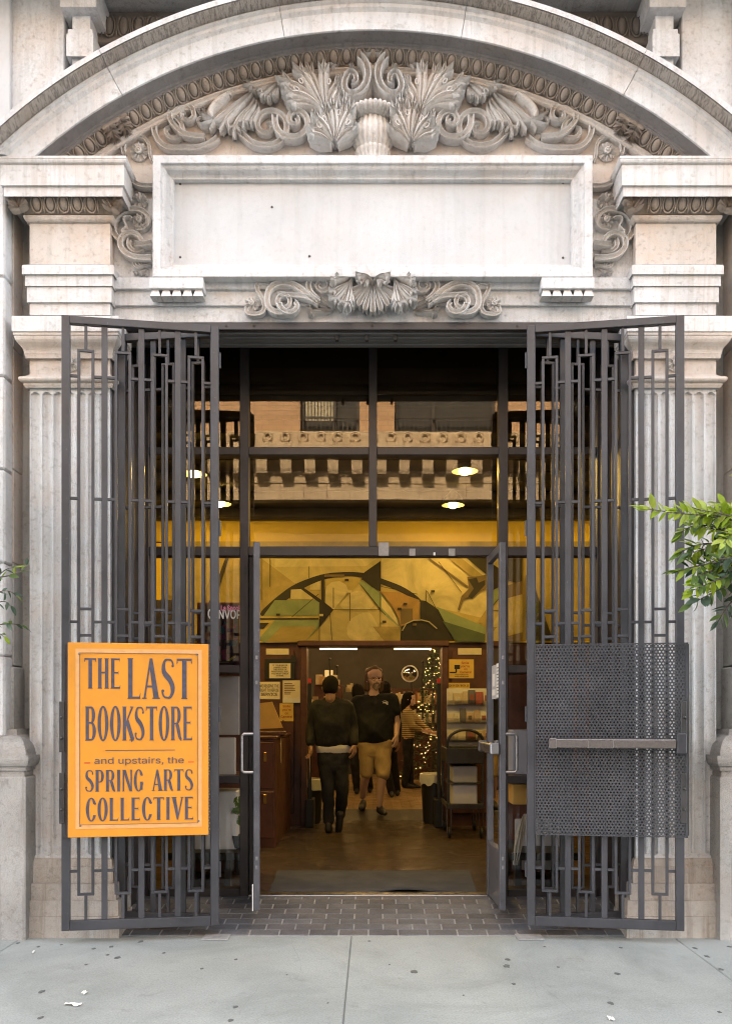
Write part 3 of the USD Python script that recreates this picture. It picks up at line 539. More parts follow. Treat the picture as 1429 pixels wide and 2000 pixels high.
    for za_, zb2 in ((PZ(1300, 5.46), PZ(1100, 5.46)), (PZ(1098.6, 5.46), PZ(917, 5.46)), (PZ(915.6, 5.46), PZ(680, 5.46)), (PZ(678.6, 5.46), 5.2)):
        obj('pier_stone', T(MB().cbox(-3.4, xe, 5.455, 5.60, za_, zb2, .004)), 'warm_stone' if za_ > 2 else 'pier_stone', bld)
    xe2 = PX(9, 5.33)
    for za_, zb2 in ((PZ(1440, 5.33), PZ(1282, 5.33)), (PZ(1280.6, 5.33), PZ(1100, 5.33)), (PZ(1098.6, 5.33), PZ(917, 5.33)), (PZ(915.6, 5.33), PZ(735, 5.33)), (PZ(733.5, 5.33), 4.2), (4.203, 5.2)):
        obj('pier_stone', T(MB().cbox(-3.4, xe2, 5.33, 5.455, za_, zb2, .012)), 'pale_stone', bld)
    xp = PX(50, 5.26)
    obj('pier_base', T(stack(-3.6, xp - .03, 5.26 + .03, 5.60, [(.028, PZ(1506, 5.26)), (.030, PZ(1500, 5.26)), *curve(.034, PZ(1498, 5.26), .026, PZ(1462, 5.26), 'torus', 8)[:5], *[(-.058 + .090 * math.cos(t * math.pi / 2), PZ(1480 - 42 * math.sin(t * math.pi / 2), 5.26)) for t in np.linspace(0, 1, 9)], (-.066, PZ(1436, 5.3)), (-.075, PZ(1425, 5.3))])), 'grey_stone', bld, smooth=35)
    obj('pier_pedestal', T(stack(-3.6, xp - .03, 5.26 + .03, 5.60, [(.03, -.2), (.03, PZ(1521, 5.26)), (.024, PZ(1518, 5.26)), (.016, PZ(1518, 5.26)), (.016, PZ(1506.5, 5.26))])), 'grey_stone', bld)
    obj('pier_base', T(MB().cbox(-3.4, PX(30, 5.45), 5.42, 5.6, PZ(1430, 5.42), PZ(1302, 5.42), .01)), 'pier_stone', bld)
    # upper pier and the scrolled bracket under the balcony
    obj('upper_pier', T(MB().cbox(-3.4, PX(125, 5.47), 5.47, 5.7, 4.72, 7.0, .006)), 'pale_stone', bld)
    obj('upper_pier', T(MB().cbox(-3.4, PX(20, 5.44), 5.44, 5.7, 4.72, 7.0, .006)), 'panel_stone', bld)
    bx0, bx1 = PX(126, 5.40), PX(180, 5.40)
    obj('bracket', T(stack(bx0 + .004, bx1, 5.42, 5.7, [(-.03, PZ(140, 5.4)), (-.03, PZ(104.5, 5.42)), (0, PZ(104, 5.4)), (0, PZ(60, 5.4)), (-.008, PZ(58, 5.4)), (-.008, PZ(49, 5.4)), (-.03, PZ(48.5, 5.42)), (-.03, PZ(22, 5.42)), (.03, PZ(15, 5.4)), (.03, PZ(-40, 5.4))])), 'pale_stone', bld)
    # dark jamb and post inside the opening
    obj('jamb', T(MB().cbox(-1.86, -1.725, 5.56, D_G + .1, -.1, zs + .02, .004).box(-1.80, -1.74, 5.50, 5.56, -.1, zs)), 'bronze_frame', bld)
for sd in (-1, 1): pilaster(sd)

# ---- carving over the panel
DT = D_T - 0.002; K = DT / F
def AZ(z): z = np.asarray(z, float); return np.c_[200 + z[:, 0] / 4.763, 80 + z[:, 1] / 4.763]
def BZ(z): z = np.asarray(z, float); return np.c_[470 + z[:, 0] / 5.293, 80 + z[:, 1] / 5.293]
def scroll(conv, pts, w, h, y0=DT, prof=CHANNEL, n=64, k=K, taper=0.55):
    p = spline(PP(conv(pts), y0 if np.ndim(y0) == 0 else DT), n)
    ww = w * k * np.clip(1.12 - (1 - taper) * np.linspace(0, 1, n) ** 2.2, .05, 2)
    return ribbon(p, ww, h * np.linspace(1, .85, n), prof, y0)
def lobes(conv, ls, w, h, y0=DT, k=K, tips=3, spread=.62, base=.22, pw=1.5):
    mb = MB()
    for j, pts in enumerate(ls):
        p = spline(PP(conv(pts), DT), 18); t = np.linspace(0, 1, 18); y = y0 - h * (0.06 + 0.20 * (j % 2)) - h * 0.30 * t ** 2
        ribbon(p, w * k * (base + 0.70 * np.sin(np.pi * np.clip(t * .86 - .04, 0, 1)) ** pw), h * (.75 + .25 * np.sin(np.pi * t)), FINGER, y, mb)
        e = p[13]; d = p[-1] - p[13]; a = math.atan2(d[1], d[0]); L = np.linalg.norm(p[-1] - p[0])
        for q in range(tips):
            o = q - (tips - 1) / 2
            finger(mb, e - d * .1, a + o * spread, np.linalg.norm(d) * (1.22 - .25 * abs(o)), w * k * .55, h * 1.0, float(y[12]) - h * .16 + h * .08 * abs(o), bend=.18 * o)
    return mb
def frond(conv, pts, w, h, y0, k=K, mb=None, n=5, size=.42):
    """one division of an acanthus leaf: a grooved stem that opens into n pointed tips"""
    mb = mb or MB(); p = spline(PP(conv(pts), DT), 22); t = np.linspace(0, 1, 22); L = float(np.sum(np.linalg.norm(np.diff(p, axis=0), axis=1)))
    y = y0 - h * .35 * np.sin(np.pi * t * .8) ** 1.3
    ribbon(p[:19], w * k * (0.42 + 0.75 * np.sin(np.pi * t[:19] * .72) ** 1.3), h * .8, FINGER, y[:19], mb)
    for q in sorted(range(n), key=lambda q: -abs(q - (n - 1) / 2)):
        o = (q - (n - 1) / 2) / max((n - 1) / 2, 1); j = int(np.clip(17 - 9 * abs(o) ** 1.1, 0, 19)); d = p[min(j + 2, 21)] - p[max(j - 1, 0)]; a = math.atan2(d[1], d[0])
        finger(mb, p[j] - d * .2, a + o * .90, L * size * (.80 - .14 * abs(o)), w * k * .74, h * (1.0 - .1 * abs(o)), float(y[j]) - h * (.16 - .12 * abs(o)), bend=-.30 * o)
    return mb
def both(name, m, mat='carved_stone', par=None, smooth=42):
    par = par or bld
    obj(name, m, mat, par, smooth=smooth); obj(name, mirrored(m), mat, par, smooth=smooth)
# left to right as far as the vase; the right half mirrors it
both('scroll', scroll(AZ, [(215, 1070), (205, 1000), (250, 930), (330, 905), (410, 935), (445, 1010), (450, 1080), (470, 1130)], 8, .035))
q = MB(); rosette(q, PP(AZ([(345, 1040)]), DT)[0], 18 * K, .035, DT, 10); both('rosette', q)
both('scroll', scroll(AZ, [(100, 1060), (92, 1000), (130, 945), (180, 955), (195, 1010), (170, 1050)], 5.5, .03))
both('scroll', scroll(AZ, [(1085, 930), (980, 1000), (860, 1030), (740, 1030), (610, 1020), (520, 940), (492, 840), (530, 750), (620, 715), (700, 745), (748, 815), (745, 890), (690, 935), (625, 915), (600, 865), (640, 838)], 10.5, .05, taper=.7))
both('scroll', scroll(AZ, [(960, 925), (860, 918), (760, 890), (690, 830), (645, 770), (645, 690), (710, 630), (790, 620), (850, 670), (855, 735), (805, 770), (755, 745), (752, 705), (785, 690)], 10, .05, y0=DT - .012, taper=.6))
both('scroll', scroll(AZ, [(1000, 680), (970, 705), (920, 700), (897, 660), (915, 632), (945, 640), (940, 665)], 5, .035))
both('scroll', scroll(AZ, [(960, 820), (915, 800), (895, 765), (920, 740), (955, 755), (950, 785), (928, 780)], 5, .04))
m = ribbon(spline(PP(AZ([(1330, 478), (1260, 500), (1190, 522)]), DT), 12), 8 * K, .035, ROUND, DT)
ribbon(spline(PP(AZ([(1200, 500), (1195, 545)]), DT), 4), 9 * K, .05, ROUND, DT, m)
ribbon(spline(PP(AZ([(1190, 525), (1120, 570), (1050, 630), (1015, 690), (1035, 750)]), DT), 20), K * np.interp(np.linspace(0, 1, 20), [0, .25, .6, .85, 1], [9, 19, 18, 15, 6]), .06, ROUND, DT, m)
ribbon(spline(PP(AZ([(1170, 530), (1090, 545), (1010, 590), (940, 625), (880, 640)]), DT), 20), K * np.linspace(9, 4, 20), .05, ROUND, DT, m)
both('flower_bud', m)
both('acanthus_leaf', lobes(AZ, [[(1375, 520), (1180, 690), (1060, 790), (940, 850)], [(1400, 535), (1260, 690), (1165, 800), (1115, 905)], [(1420, 560), (1320, 720), (1250, 830), (1235, 935)], [(1440, 590), (1385, 720), (1335, 800), (1325, 875)], [(1455, 610), (1440, 720), (1405, 790), (1392, 850)]], 17, .06))
both('scroll', scroll(BZ, [(-20, 960), (50, 1030), (140, 1100), (260, 1125), (390, 1090), (465, 1000), (480, 890), (430, 805), (330, 765), (225, 795), (180, 880), (200, 960), (265, 990), (325, 960), (325, 905), (275, 905)], 11, .055, taper=.75))
both('scroll', scroll(BZ, [(360, 810), (372, 920), (430, 1005), (530, 1035), (640, 1005), (695, 920), (685, 830), (610, 770), (530, 785), (505, 850), (540, 895), (585, 890), (598, 850), (575, 825)], 11.5, .055, y0=DT - .014, taper=.7))
both('acanthus_leaf', lobes(BZ, [[(430, 425), (280, 430), (150, 440), (40, 475)], [(420, 440), (280, 460), (150, 500), (50, 535)], [(400, 450), (300, 500), (200, 540), (115, 580)]], 12, .045))
both('acanthus_leaf', lobes(BZ, [[(370, 480), (290, 520), (230, 560), (190, 610)], [(385, 490), (320, 560), (260, 620), (225, 680)], [(390, 500), (350, 580), (310, 640), (290, 690)], [(395, 520), (385, 590), (360, 640), (345, 670)]], 11, .055, y0=DT - .01))
H_ = [[(850, 760), (700, 610), (540, 520), (390, 490)], [(860, 750), (745, 570), (640, 430), (560, 370)], [(870, 745), (790, 560), (730, 420), (680, 330)], [(880, 745), (868, 580), (862, 430), (870, 325)], [(895, 750), (945, 610), (990, 540), (1045, 470)], [(845, 770), (720, 680), (590, 640), (445, 650)], [(835, 775), (720, 715), (600, 710), (495, 750)], [(890, 770), (985, 680), (1015, 630), (1055, 590)]]
def eyelets(m, Ls, pairs, dep):
    for a_, b_ in pairs:
        p0_, p1_ = spline(PP(BZ(Ls[a_]), DT), 18)[11], spline(PP(BZ(Ls[b_]), DT), 18)[11]; c_ = (p0_ + p1_) / 2; r0_ = PP(BZ([Ls[a_][0]]), DT)[0]; d_ = (c_ - r0_) / np.linalg.norm(c_ - r0_); n_ = np.array([-d_[1], d_[0]])
        q_ = [c_ + K * (5.5 * math.cos(t) * d_ + 3.0 * math.sin(t) * n_) for t in np.linspace(0, 2 * np.pi, 11)]; m.tube([(x_, DT - dep, z_) for x_, z_ in q_], 1.3 * K, 5, caps=False)
    return m
both('acanthus_leaf', eyelets(lobes(BZ, H_, 26, .07, y0=DT - .006, tips=3, spread=.55, base=.30, pw=1.0), H_, ((0, 1), (1, 2), (3, 4), (0, 5)), .085))
I_ = [[(960, 1150), (880, 1080), (790, 1040), (700, 1050)], [(960, 1130), (890, 1020), (820, 950), (745, 920)], [(965, 1120), (930, 980), (895, 880), (860, 800)], [(975, 1120), (985, 960), (970, 860), (950, 770)], [(985, 1120), (1040, 960), (1070, 820), (1085, 710)], [(990, 1130), (1060, 990), (1115, 890), (1175, 810)], [(1000, 1150), (1090, 1060), (1150, 1030), (1222, 1015)], [(945, 1158), (860, 1120), (790, 1105), (710, 1115)]]
both('acanthus_leaf', eyelets(lobes(BZ, I_, 24, .085, y0=DT - .03, tips=3, spread=.55, base=.30, pw=1.0), I_, ((0, 1), (1, 2), (3, 4), (5, 6)), .125))
rg = random.Random(4)
for c, n_, ang in (((1045, 375), 16, -.45), ((785, 815), 18, .75)):
    g = MB(); cc = PP(BZ([c]), DT)[0]
    for i in range(n_):
        u, v = rg.uniform(-1, 1), rg.uniform(-1, 1) * .45; v *= 1 - .4 * abs(u)
        g.ball((cc[0] + 14 * K * (u * math.cos(ang) - v * math.sin(ang)), DT - .03 - rg.uniform(0, .015), cc[1] - 14 * K * (u * math.sin(ang) + v * math.cos(ang))), 2.9 * K, 1)
    both('grape_cluster', g)
# the vase and its volutes
both('volute', scroll(BZ, [(1225, 262), (1290, 330), (1315, 430), (1290, 540), (1220, 620), (1135, 640), (1080, 580), (1085, 480), (1140, 415), (1190, 450), (1185, 510), (1145, 520)], 13, .11, y0=DT - .03, taper=.6))
both('volute', scroll(BZ, [(1330, 300), (1368, 400), (1350, 500), (1290, 600), (1230, 640)], 12, .07, prof=ROUND, y0=DT - .01, taper=1))
both('volute', scroll(BZ, [(1340, 220), (1290, 195), (1275, 160), (1245, 160), (1225, 190), (1245, 215), (1262, 195)], 6, .10, y0=DT - .03, taper=.7))
both('leaf_spray', lobes(BZ, [[(1200, 275), (1100, 260), (1000, 300), (930, 350)], [(1200, 285), (1150, 290), (1160, 330), (1130, 365)]], 11, .06, tips=2))
VX, VY = 0.0, DT + .02
def vase_prof(pts): return [(abs(PX(728 + r, DT - .1)), PZ(y, DT - .1)) for r, y in pts]
def fluted(prof, nfl, amt, n=72):
    mb = MB(); a = np.linspace(-math.pi, 0, n); pr = np.asarray(prof)
    rr = pr[:, 0][:, None] * (1 + amt * (np.abs(np.cos(nfl * a / 2)) - .6)); P = np.stack([VX + rr * np.cos(a), VY + 1.0 * rr * np.sin(a), np.repeat(pr[:, 1][:, None], n, 1)], -1)
    return mb.grid(P, flip=True)
vs = obj('vase', fluted(vase_prof([(32, 300), (33, 290), (36, 284), (37, 279), (34, 276), (36, 272), (42, 262), (43, 250), (40, 236), (37, 226), (35, 220)]), 22, .08), 'carved_stone', bld, smooth=50)
obj('vase_rim', fluted(vase_prof([(35, 221), (44, 219), (52, 215), (55, 209), (52, 204), (45, 202), (20, 203), (5, 205)]), 34, .10, 140), 'carved_stone', vs, smooth=50)
obj('vase_crown', fluted(vase_prof([(4, 145), (14, 141), (19, 134), (20, 128), (16, 122), (21, 117), (22, 112), (18, 108), (3, 107)]), 12, .12), 'carved_stone', vs, smooth=50)

# ---- cartouche over the door
DL = D_W - .03; KL = DL / F
def LZ(z): z = np.asarray(z, float); return np.c_[470 + z[:, 0] / 2.802, 520 + z[:, 1] / 2.802]
_DT = DT; DT = DL
sl = lambda pts, w, h, **k: scroll(LZ, pts, w, h, y0=DL - k.pop('dy', 0), k=KL, **k)
q = MB(); rosette(q, PP(LZ([(62, 210)]), DL)[0], 14 * KL, .035, DL, 8); both('rosette', q)
both('scroll', sl([(40, 232), (38, 262), (80, 272), (125, 255), (128, 200), (98, 145), (92, 108), (128, 96), (168, 122)], 8, .035, taper=.9))
both('scroll', sl([(430, 215), (370, 170), (310, 125), (240, 104), (175, 125), (148, 185), (160, 240), (205, 265), (262, 255), (290, 222)], 12, .05, taper=.8))
both('scroll', sl([(400, 200), (330, 175), (270, 170), (215, 180), (205, 205), (225, 235), (262, 230), (270, 195), (245, 165), (212, 168)], 9, .045, dy=.012, taper=.8))
both('scroll', sl([(215, 215), (240, 255), (285, 262), (312, 232), (295, 205)], 10, .05, dy=.02, taper=.7))
both('scroll', sl([(430, 200), (388, 160), (374, 110), (400, 72), (448, 64), (482, 98), (474, 140), (436, 142), (420, 115), (440, 100)], 10, .05, taper=.75))
both('acanthus_leaf', lobes(LZ, [[(345, 130), (335, 105), (305, 85), (292, 75)], [(345, 125), (330, 95), (325, 70), (325, 58)], [(350, 125), (350, 95), (358, 72), (368, 60)]], 10, .045, k=KL))
both('acanthus_leaf', lobes(LZ, [[(500, 235), (455, 215), (420, 200), (392, 205)], [(505, 230), (470, 200), (440, 185), (425, 172)], [(500, 240), (440, 235), (400, 240), (360, 232)], [(490, 245), (430, 250), (390, 255), (375, 272)]], 12, .05, k=KL))
both('acanthus_leaf', lobes(LZ, [[(600, 88), (570, 80), (545, 86), (522, 92)], [(602, 90), (560, 100), (525, 110), (497, 130)], [(605, 95), (565, 135), (525, 160), (490, 190)], [(605, 98), (570, 160), (530, 205), (488, 240)], [(608, 98), (585, 170), (560, 220), (535, 255)], [(608, 98), (600, 180), (590, 230), (570, 275)], [(608, 120), (606, 190), (610, 225), (608, 250)]], 17, .075, k=KL, y0=DL - .01))
sh = MB(); c0 = PP(LZ([(723, 118)]), DL)[0]
for i in range(9):
    a = -math.pi / 2 + (i - 4) * .30; L = KL * (56 - 2.0 * abs(i - 4)); t = np.linspace(0.12, 1, 14)
    ribbon(np.c_[c0[0] + L * t * math.cos(a), c0[1] + L * t * math.sin(a)], L * .27 * np.clip(t, .2, 1) * np.where(t > .95, .6, np.where(t > .88, .9, 1)), .06, CHANNEL, DL - .012 - .02 * np.sin(np.pi * t), sh)
obj('scallop_shell', sh, 'carved_stone', bld, smooth=42)
both('acanthus_leaf', lobes(LZ, [[(718, 150), (712, 105), (680, 86), (630, 96)], [(716, 120), (690, 96), (662, 102), (636, 122)], [(712, 125), (695, 106), (668, 118), (652, 144)], [(712, 130), (700, 118), (690, 130), (684, 152)]], 11, .07, k=KL, y0=DL - .03, tips=2, spread=.4))
DT = _DT
# ---- side carving between pilaster and panel
def CZ(z): z = np.asarray(z, float); return np.c_[210 + z[:, 0] / 10.53, 370 + z[:, 1] / 10.53]
DS = D_W - .004; _DT = DT; DT = DS; KS = DS / F
ss = lambda pts, w, h, **k: scroll(CZ, pts, w, h, y0=DS - k.pop('dy', 0), k=KS, **k)
q = MB(); rosette(q, PP(CZ([(670, 262)]), DS)[0], 16 * KS, .045, DS, 10, .2); both('rosette', q)
q = MB(); rosette(q, PP(CZ([(685, 685)]), DS)[0], 15 * KS, .05, DS, 8, .32); both('rosette', q)
both('scroll', ss([(290, 1090), (170, 960), (135, 820), (190, 640), (330, 510), (530, 455), (730, 490), (850, 610), (845, 760), (740, 840), (620, 835)], 11, .045, taper=.7))
both('scroll', ss([(340, 960), (325, 880), (395, 810), (360, 710), (355, 620), (430, 590), (530, 640)], 6.5, .04, prof=ROUND, taper=.8))
both('scroll', ss([(930, 1465), (760, 1470), (560, 1440), (390, 1350), (295, 1200), (325, 1040), (470, 950), (630, 980), (735, 1110)], 11, .05, dy=.006, taper=.7))
both('scroll', ss([(500, 1090), (470, 1180), (520, 1280), (640, 1320), (750, 1265)], 8, .05, taper=.7))
both('scroll', ss([(600, 1190), (700, 1190), (940, 1150)], 10, .055, dy=.012, taper=1))
both('scroll', ss([(570, 1550), (590, 1610), (680, 1640), (800, 1615), (880, 1600)], 6, .035))
both('scroll', ss([(690, 1550), (720, 1600), (800, 1605), (900, 1580)], 5, .035))
both('acanthus_leaf', lobes(CZ, [[(800, 1620), (720, 1670), (640, 1700), (560, 1760)], [(820, 1630), (760, 1690), (700, 1740), (680, 1780)], [(850, 1640), (830, 1700), (810, 1740), (800, 1790)]], 9, .04, k=KS, tips=2))
both('scroll', ss([(560, -120), (640, -60), (760, -30), (960, -30)], 9, .04, taper=1))
DT = _DT
# ================================================================ GROUND
zw = -0.105
Z_IN = 0.0
EY0, EY1 = 5.37, D_G - .02                           # paved slope from the pavement edge to the sill
def zent(y): return zw + .006 + (Z_IN + .004 - zw) * (y - EY0) / (EY1 - EY0)
obj('ground', MB().box(-300, 300, -300, 300, -.62, -.60), 'asphalt', None, kind='structure')
obj('road', MB().box(-60, 60, -8.0, 0.2, -.60, -.262), 'asphalt', None, kind='structure')
for x in np.arange(-30, 30, 6.0): pass
sw = obj('sidewalk', MB().box(-60, 60, 0.2, 5.62, -.60, zw - .012), 'crack', None, kind='structure')
xj = [-14.9, -12.8, -10.7, -8.6, -6.5, -4.40, -2.28, -.14, 1.96, 4.08, 6.2, 8.3, 10.4, 12.5, 14.6]
for a, b in zip(xj[:-1], xj[1:]):
    for y0, y1 in ((0.42, 2.55), (2.556, EY0 - .003)):
        obj('paving_slab', MB().cbox(a + .0016, b - .0016, y0, y1, zw - .1, zw, .006), 'sidewalk_concrete', sw)
for a, b in ((-14.9, -1.74), (1.74, 14.6)): obj('paving_slab', MB().cbox(a, b, EY0 + .001, 5.62, zw - .1, zw - .002, .004), 'sidewalk_concrete', sw)
obj('kerb', MB().cbox(-60, 60, 0.2, 0.42, -.5, zw + .002, .02), 'far_pavement', None, kind='structure')
obj('far_sidewalk', MB().box(-60, 60, -11.0, -8.0, -.60, -.11), 'far_pavement', None, kind='structure')
# gum, litter and hairline cracks on the slabs, at the photograph's spots
def ground_at(px, py, z=zw): d = F * (H - z) / (py - CY); return PX(px, d), d
gs = MB(); rg = random.Random(11)
spots = [(81, 1938, 9), (80, 1989, 8), (230, 1871, 9), (183, 1854, 6), (217, 1850, 6), (275, 1840, 8), (35, 1843, 6), (75, 1850, 5), (168, 1885, 5), (210, 1866, 5), (461, 1875, 5), (394, 1893, 5), (459, 1968, 8), (451, 1994, 8), (989, 1888, 10), (991, 1875, 7), (808, 1899, 10), (1205, 1903, 8), (1357, 1853, 7), (1380, 1869, 7), (1407, 1894, 7), (1192, 1960, 9), (1405, 1978, 6), (983, 1826, 5), (1063, 1850, 4), (1003, 1923, 6), (1212, 1852, 5), (721, 1839, 4), (1424, 1850, 6), (320, 1862, 5), (120, 1846, 4), (1090, 1890, 4), (905, 1945, 3), (640, 1960, 3), (560, 1905, 3), (760, 1885, 3)]
for px, py, r in spots:
    x, d = ground_at(px, py); rr = r * d / F * .80; n = 11
    a = np.linspace(0, 2 * np.pi, n, endpoint=False); k = rr * np.array([rg.uniform(.65, 1.1) for _ in a])
    gs.add(np.vstack([np.c_[x + k * np.cos(a), d + k * np.sin(a) * 1.5, np.full(n, zw + .001)], np.c_[x + .7 * k * np.cos(a), d + .7 * k * np.sin(a) * 1.5, np.full(n, zw + .003)], [[x, d, zw + .0035]]]),
           [f for i in range(n) for f in ((i, (i + 1) % n, n + (i + 1) % n), (i, n + (i + 1) % n, n + i), (n + i, n + (i + 1) % n, 2 * n))])
obj('gum_spots', gs, 'gum', None, kind='stuff', label='dark flattened spots of gum trodden into the pale pavement', cat='gum spots')
ck = MB()
for pts in ([(572, 1832), (576, 1860), (584, 1885), (576, 1912)], [(505, 1922), (492, 1945), (478, 1962), (468, 1984)], [(1020, 1880), (1035, 1905), (1040, 1930), (1052, 1950)], [(1052, 1912), (1070, 1935), (1095, 1955), (1118, 1978)], [(520, 1965), (508, 1990), (500, 1999)]):
    p = spline([ground_at(*q) for q in pts], 26); p[:, 0] += np.cumsum([rg.uniform(-.0035, .0035) for _ in p])
    for k in range(25):
        d = p[k + 1] - p[k]; n = np.array([-d[1], d[0]]) / np.linalg.norm(d) * .0010 * rg.uniform(.3, 1.2)
        ck.add([(*(p[k] - n), zw + .0012), (*(p[k] + n), zw + .0012), (*(p[k + 1] + n), zw + .0012), (*(p[k + 1] - n), zw + .0012)], [(0, 1, 2, 3)])
obj('hairline_cracks', ck, 'crack', sw, kind='stuff')
for px, py, a, b, lab in ((65, 1862, 5, 4, 'small white scrap on the pavement below the left gate'), (330 / 2, 1650 + 584 / 2, 9, 5, 'crumpled white paper scrap on the pavement left of centre'), (284 / 2, 1650 + 629 / 2, 33, 4, 'long thin white paper strip lying on the pavement at lower left'), (714 + 957 / 2, 1650 + 685 / 2, 11, 6, 'white paper scrap at the bottom of the pavement, right of centre')):
    x, d = ground_at(px, py); w_, l_ = a * d / F / 2, b * d / F; n = 7; G = np.zeros((n, 3, 3))
    for i in range(n):
        for j in range(3): G[i, j] = (x + w_ * (2 * i / (n - 1) - 1), d + l_ * 1.5 * (j - 1) + .01 * math.sin(i), zw + .004 + rg.uniform(0, .008))
    obj('paper_scrap', MB().grid(G), 'litter_white', None, label=lab, cat='litter', smooth=40)
# paved entry slope, brick by brick
en = obj('entry_paving', MB().add([(-1.74, EY0, zent(EY0) - .005), (1.74, EY0, zent(EY0) - .005), (1.74, EY1, zent(EY1) - .005), (-1.74, EY1, zent(EY1) - .005), (-1.74, EY0, -.3), (1.74, EY0, -.3), (1.74, EY1, -.3), (-1.74, EY1, -.3)], [(0, 1, 2, 3), (4, 5, 1, 0), (4, 0, 3, 7), (5, 6, 2, 1), (7, 3, 2, 6)]), 'mortar', None, kind='structure')
NR = 8; rh = (EY1 - EY0) / NR; bw = .196
for r in range(NR):
    ya, yb = EY0 + r * rh + .005, EY0 + (r + 1) * rh - .005; off = (r % 2) * bw / 2 - .03
    for c in range(-10, 10):
        xa, xb = c * bw + off + .005, (c + 1) * bw + off - .005; xa, xb = max(xa, -1.73), min(xb, 1.73)
        if xb - xa < .03: continue
        t = rg.uniform(-.0015, .0015); c_ = .0035
        v = [(xa, ya, zent(ya) - .014), (xb, ya, zent(ya) - .014), (xb, yb, zent(yb) - .014), (xa, yb, zent(yb) - .014), (xa, ya, zent(ya) - c_ + t), (xb, ya, zent(ya) - c_ + t), (xb, yb, zent(yb) - c_ + t), (xa, yb, zent(yb) - c_ + t), (xa + c_, ya + c_, zent(ya) + t), (xb - c_, ya + c_, zent(ya) + t), (xb - c_, yb - c_, zent(yb) + t), (xa + c_, yb - c_, zent(yb) + t)]
        fs = [(0, 1, 5, 4), (1, 2, 6, 5), (2, 3, 7, 6), (3, 0, 4, 7), (4, 5, 9, 8), (5, 6, 10, 9), (6, 7, 11, 10), (7, 4, 8, 11), (8, 9, 10, 11)]
        obj('paver', MB().add(v, fs), 'paver_' + rg.choice(['dusk', 'ash', 'slate', 'plum']), en)

# ================================================================ STOREFRONT
ZH0, ZH1 = PZ(1088, D_G), PZ(1070, D_G)              # door header
ZT0, ZT1 = PZ(892, D_G), PZ(877, D_G)                # transom
Z_TOP = 4.30
XM = [(PX(720, D_G), PX(736, D_G)), (PX(470, D_G), PX(487, D_G)), (PX(972, D_G), PX(990, D_G))]
sf = bld
def fbar(name, x0, x1, z0, z1, y0=D_G - .05, y1=D_G + .05, par=None, mat='bronze_frame'): return obj(name, MB().cbox(x0, x1, y0, y1, z0, z1, .004), mat, par or bld)
ML, MR = XM[1], XM[2]
fbar('mullion', *ML, 0, Z_TOP); fbar('mullion', *MR, 0, Z_TOP); fbar('mullion', *XM[0], ZH1, Z_TOP)
fbar('mullion', -1.725, -1.655, 0, Z_TOP); fbar('mullion', 1.655, 1.725, 0, Z_TOP)
bays = [(-1.655, ML[0]), (ML[1], XM[0][0]), (XM[0][1], MR[0]), (MR[1], 1.655)]
fbar('door_header', ML[1], MR[0], ZH0, ZH1, D_G - .055, D_G + .055)
for i in (0, 3): fbar('transom', *bays[i], ZH0, ZH1)
for b in bays: fbar('transom', *b, ZT0, ZT1)
for b in bays: fbar('head_rail', *b, Z_TOP - .06, Z_TOP)
for i in (0, 3):
    fbar('sill', *bays[i], .0, .055, D_G - .06, D_G + .06); fbar('side_rail', *bays[i], PZ(1315, D_G), PZ(1300, D_G)); fbar('side_rail', *bays[i], PZ(1530, D_G), PZ(1515, D_G))
fbar('door_jamb', ML[1], ML[1] + .045, .0, ZH0, D_G - .03, D_G + .045); fbar('door_jamb', MR[0] - .045, MR[0], .0, ZH0, D_G - .03, D_G + .045)
def pane(x0, x1, z0, z1, m='storefront_glass', par=None): return obj('glass_pane', MB().add([(x0, D_G, z0), (x1, D_G, z0), (x1, D_G, z1), (x0, D_G, z1)], [(0, 1, 2, 3)]), m, par or bld)
for b in bays: pane(*b, ZT1, Z_TOP - .06); pane(*b, ZH1, ZT0)
for i in (0, 3):
    pane(*bays[i], PZ(1300, D_G), ZH0); pane(*bays[i], PZ(1515, D_G), PZ(1315, D_G), 'door_glass'); pane(*bays[i], .055, PZ(1530, D_G), 'door_glass')
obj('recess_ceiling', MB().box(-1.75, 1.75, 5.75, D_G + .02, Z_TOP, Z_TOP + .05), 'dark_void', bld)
obj('threshold', MB().cbox(ML[1], MR[0], D_G - .055, D_G + .07, -.01, .012, .005), 'steel', bld)
for px, wpx, hpx in ((749, 20, 26), (805, 12, 14), (882, 13, 14)):
    obj('tape_patch', MB().cbox(PX(px - wpx / 2, D_G - .055), PX(px + wpx / 2, D_G - .055), D_G - .058, D_G - .0555, PZ(1086, D_G - .05), PZ(1086 - hpx, D_G - .05), .001), 'tape', bld)
obj('white_clip', MB().cbox(PX(846, 6.04), PX(850, 6.04), D_G - .064, D_G - .0555, PZ(1085, 6.04), PZ(1079, 6.04), .002), 'litter_white', bld)

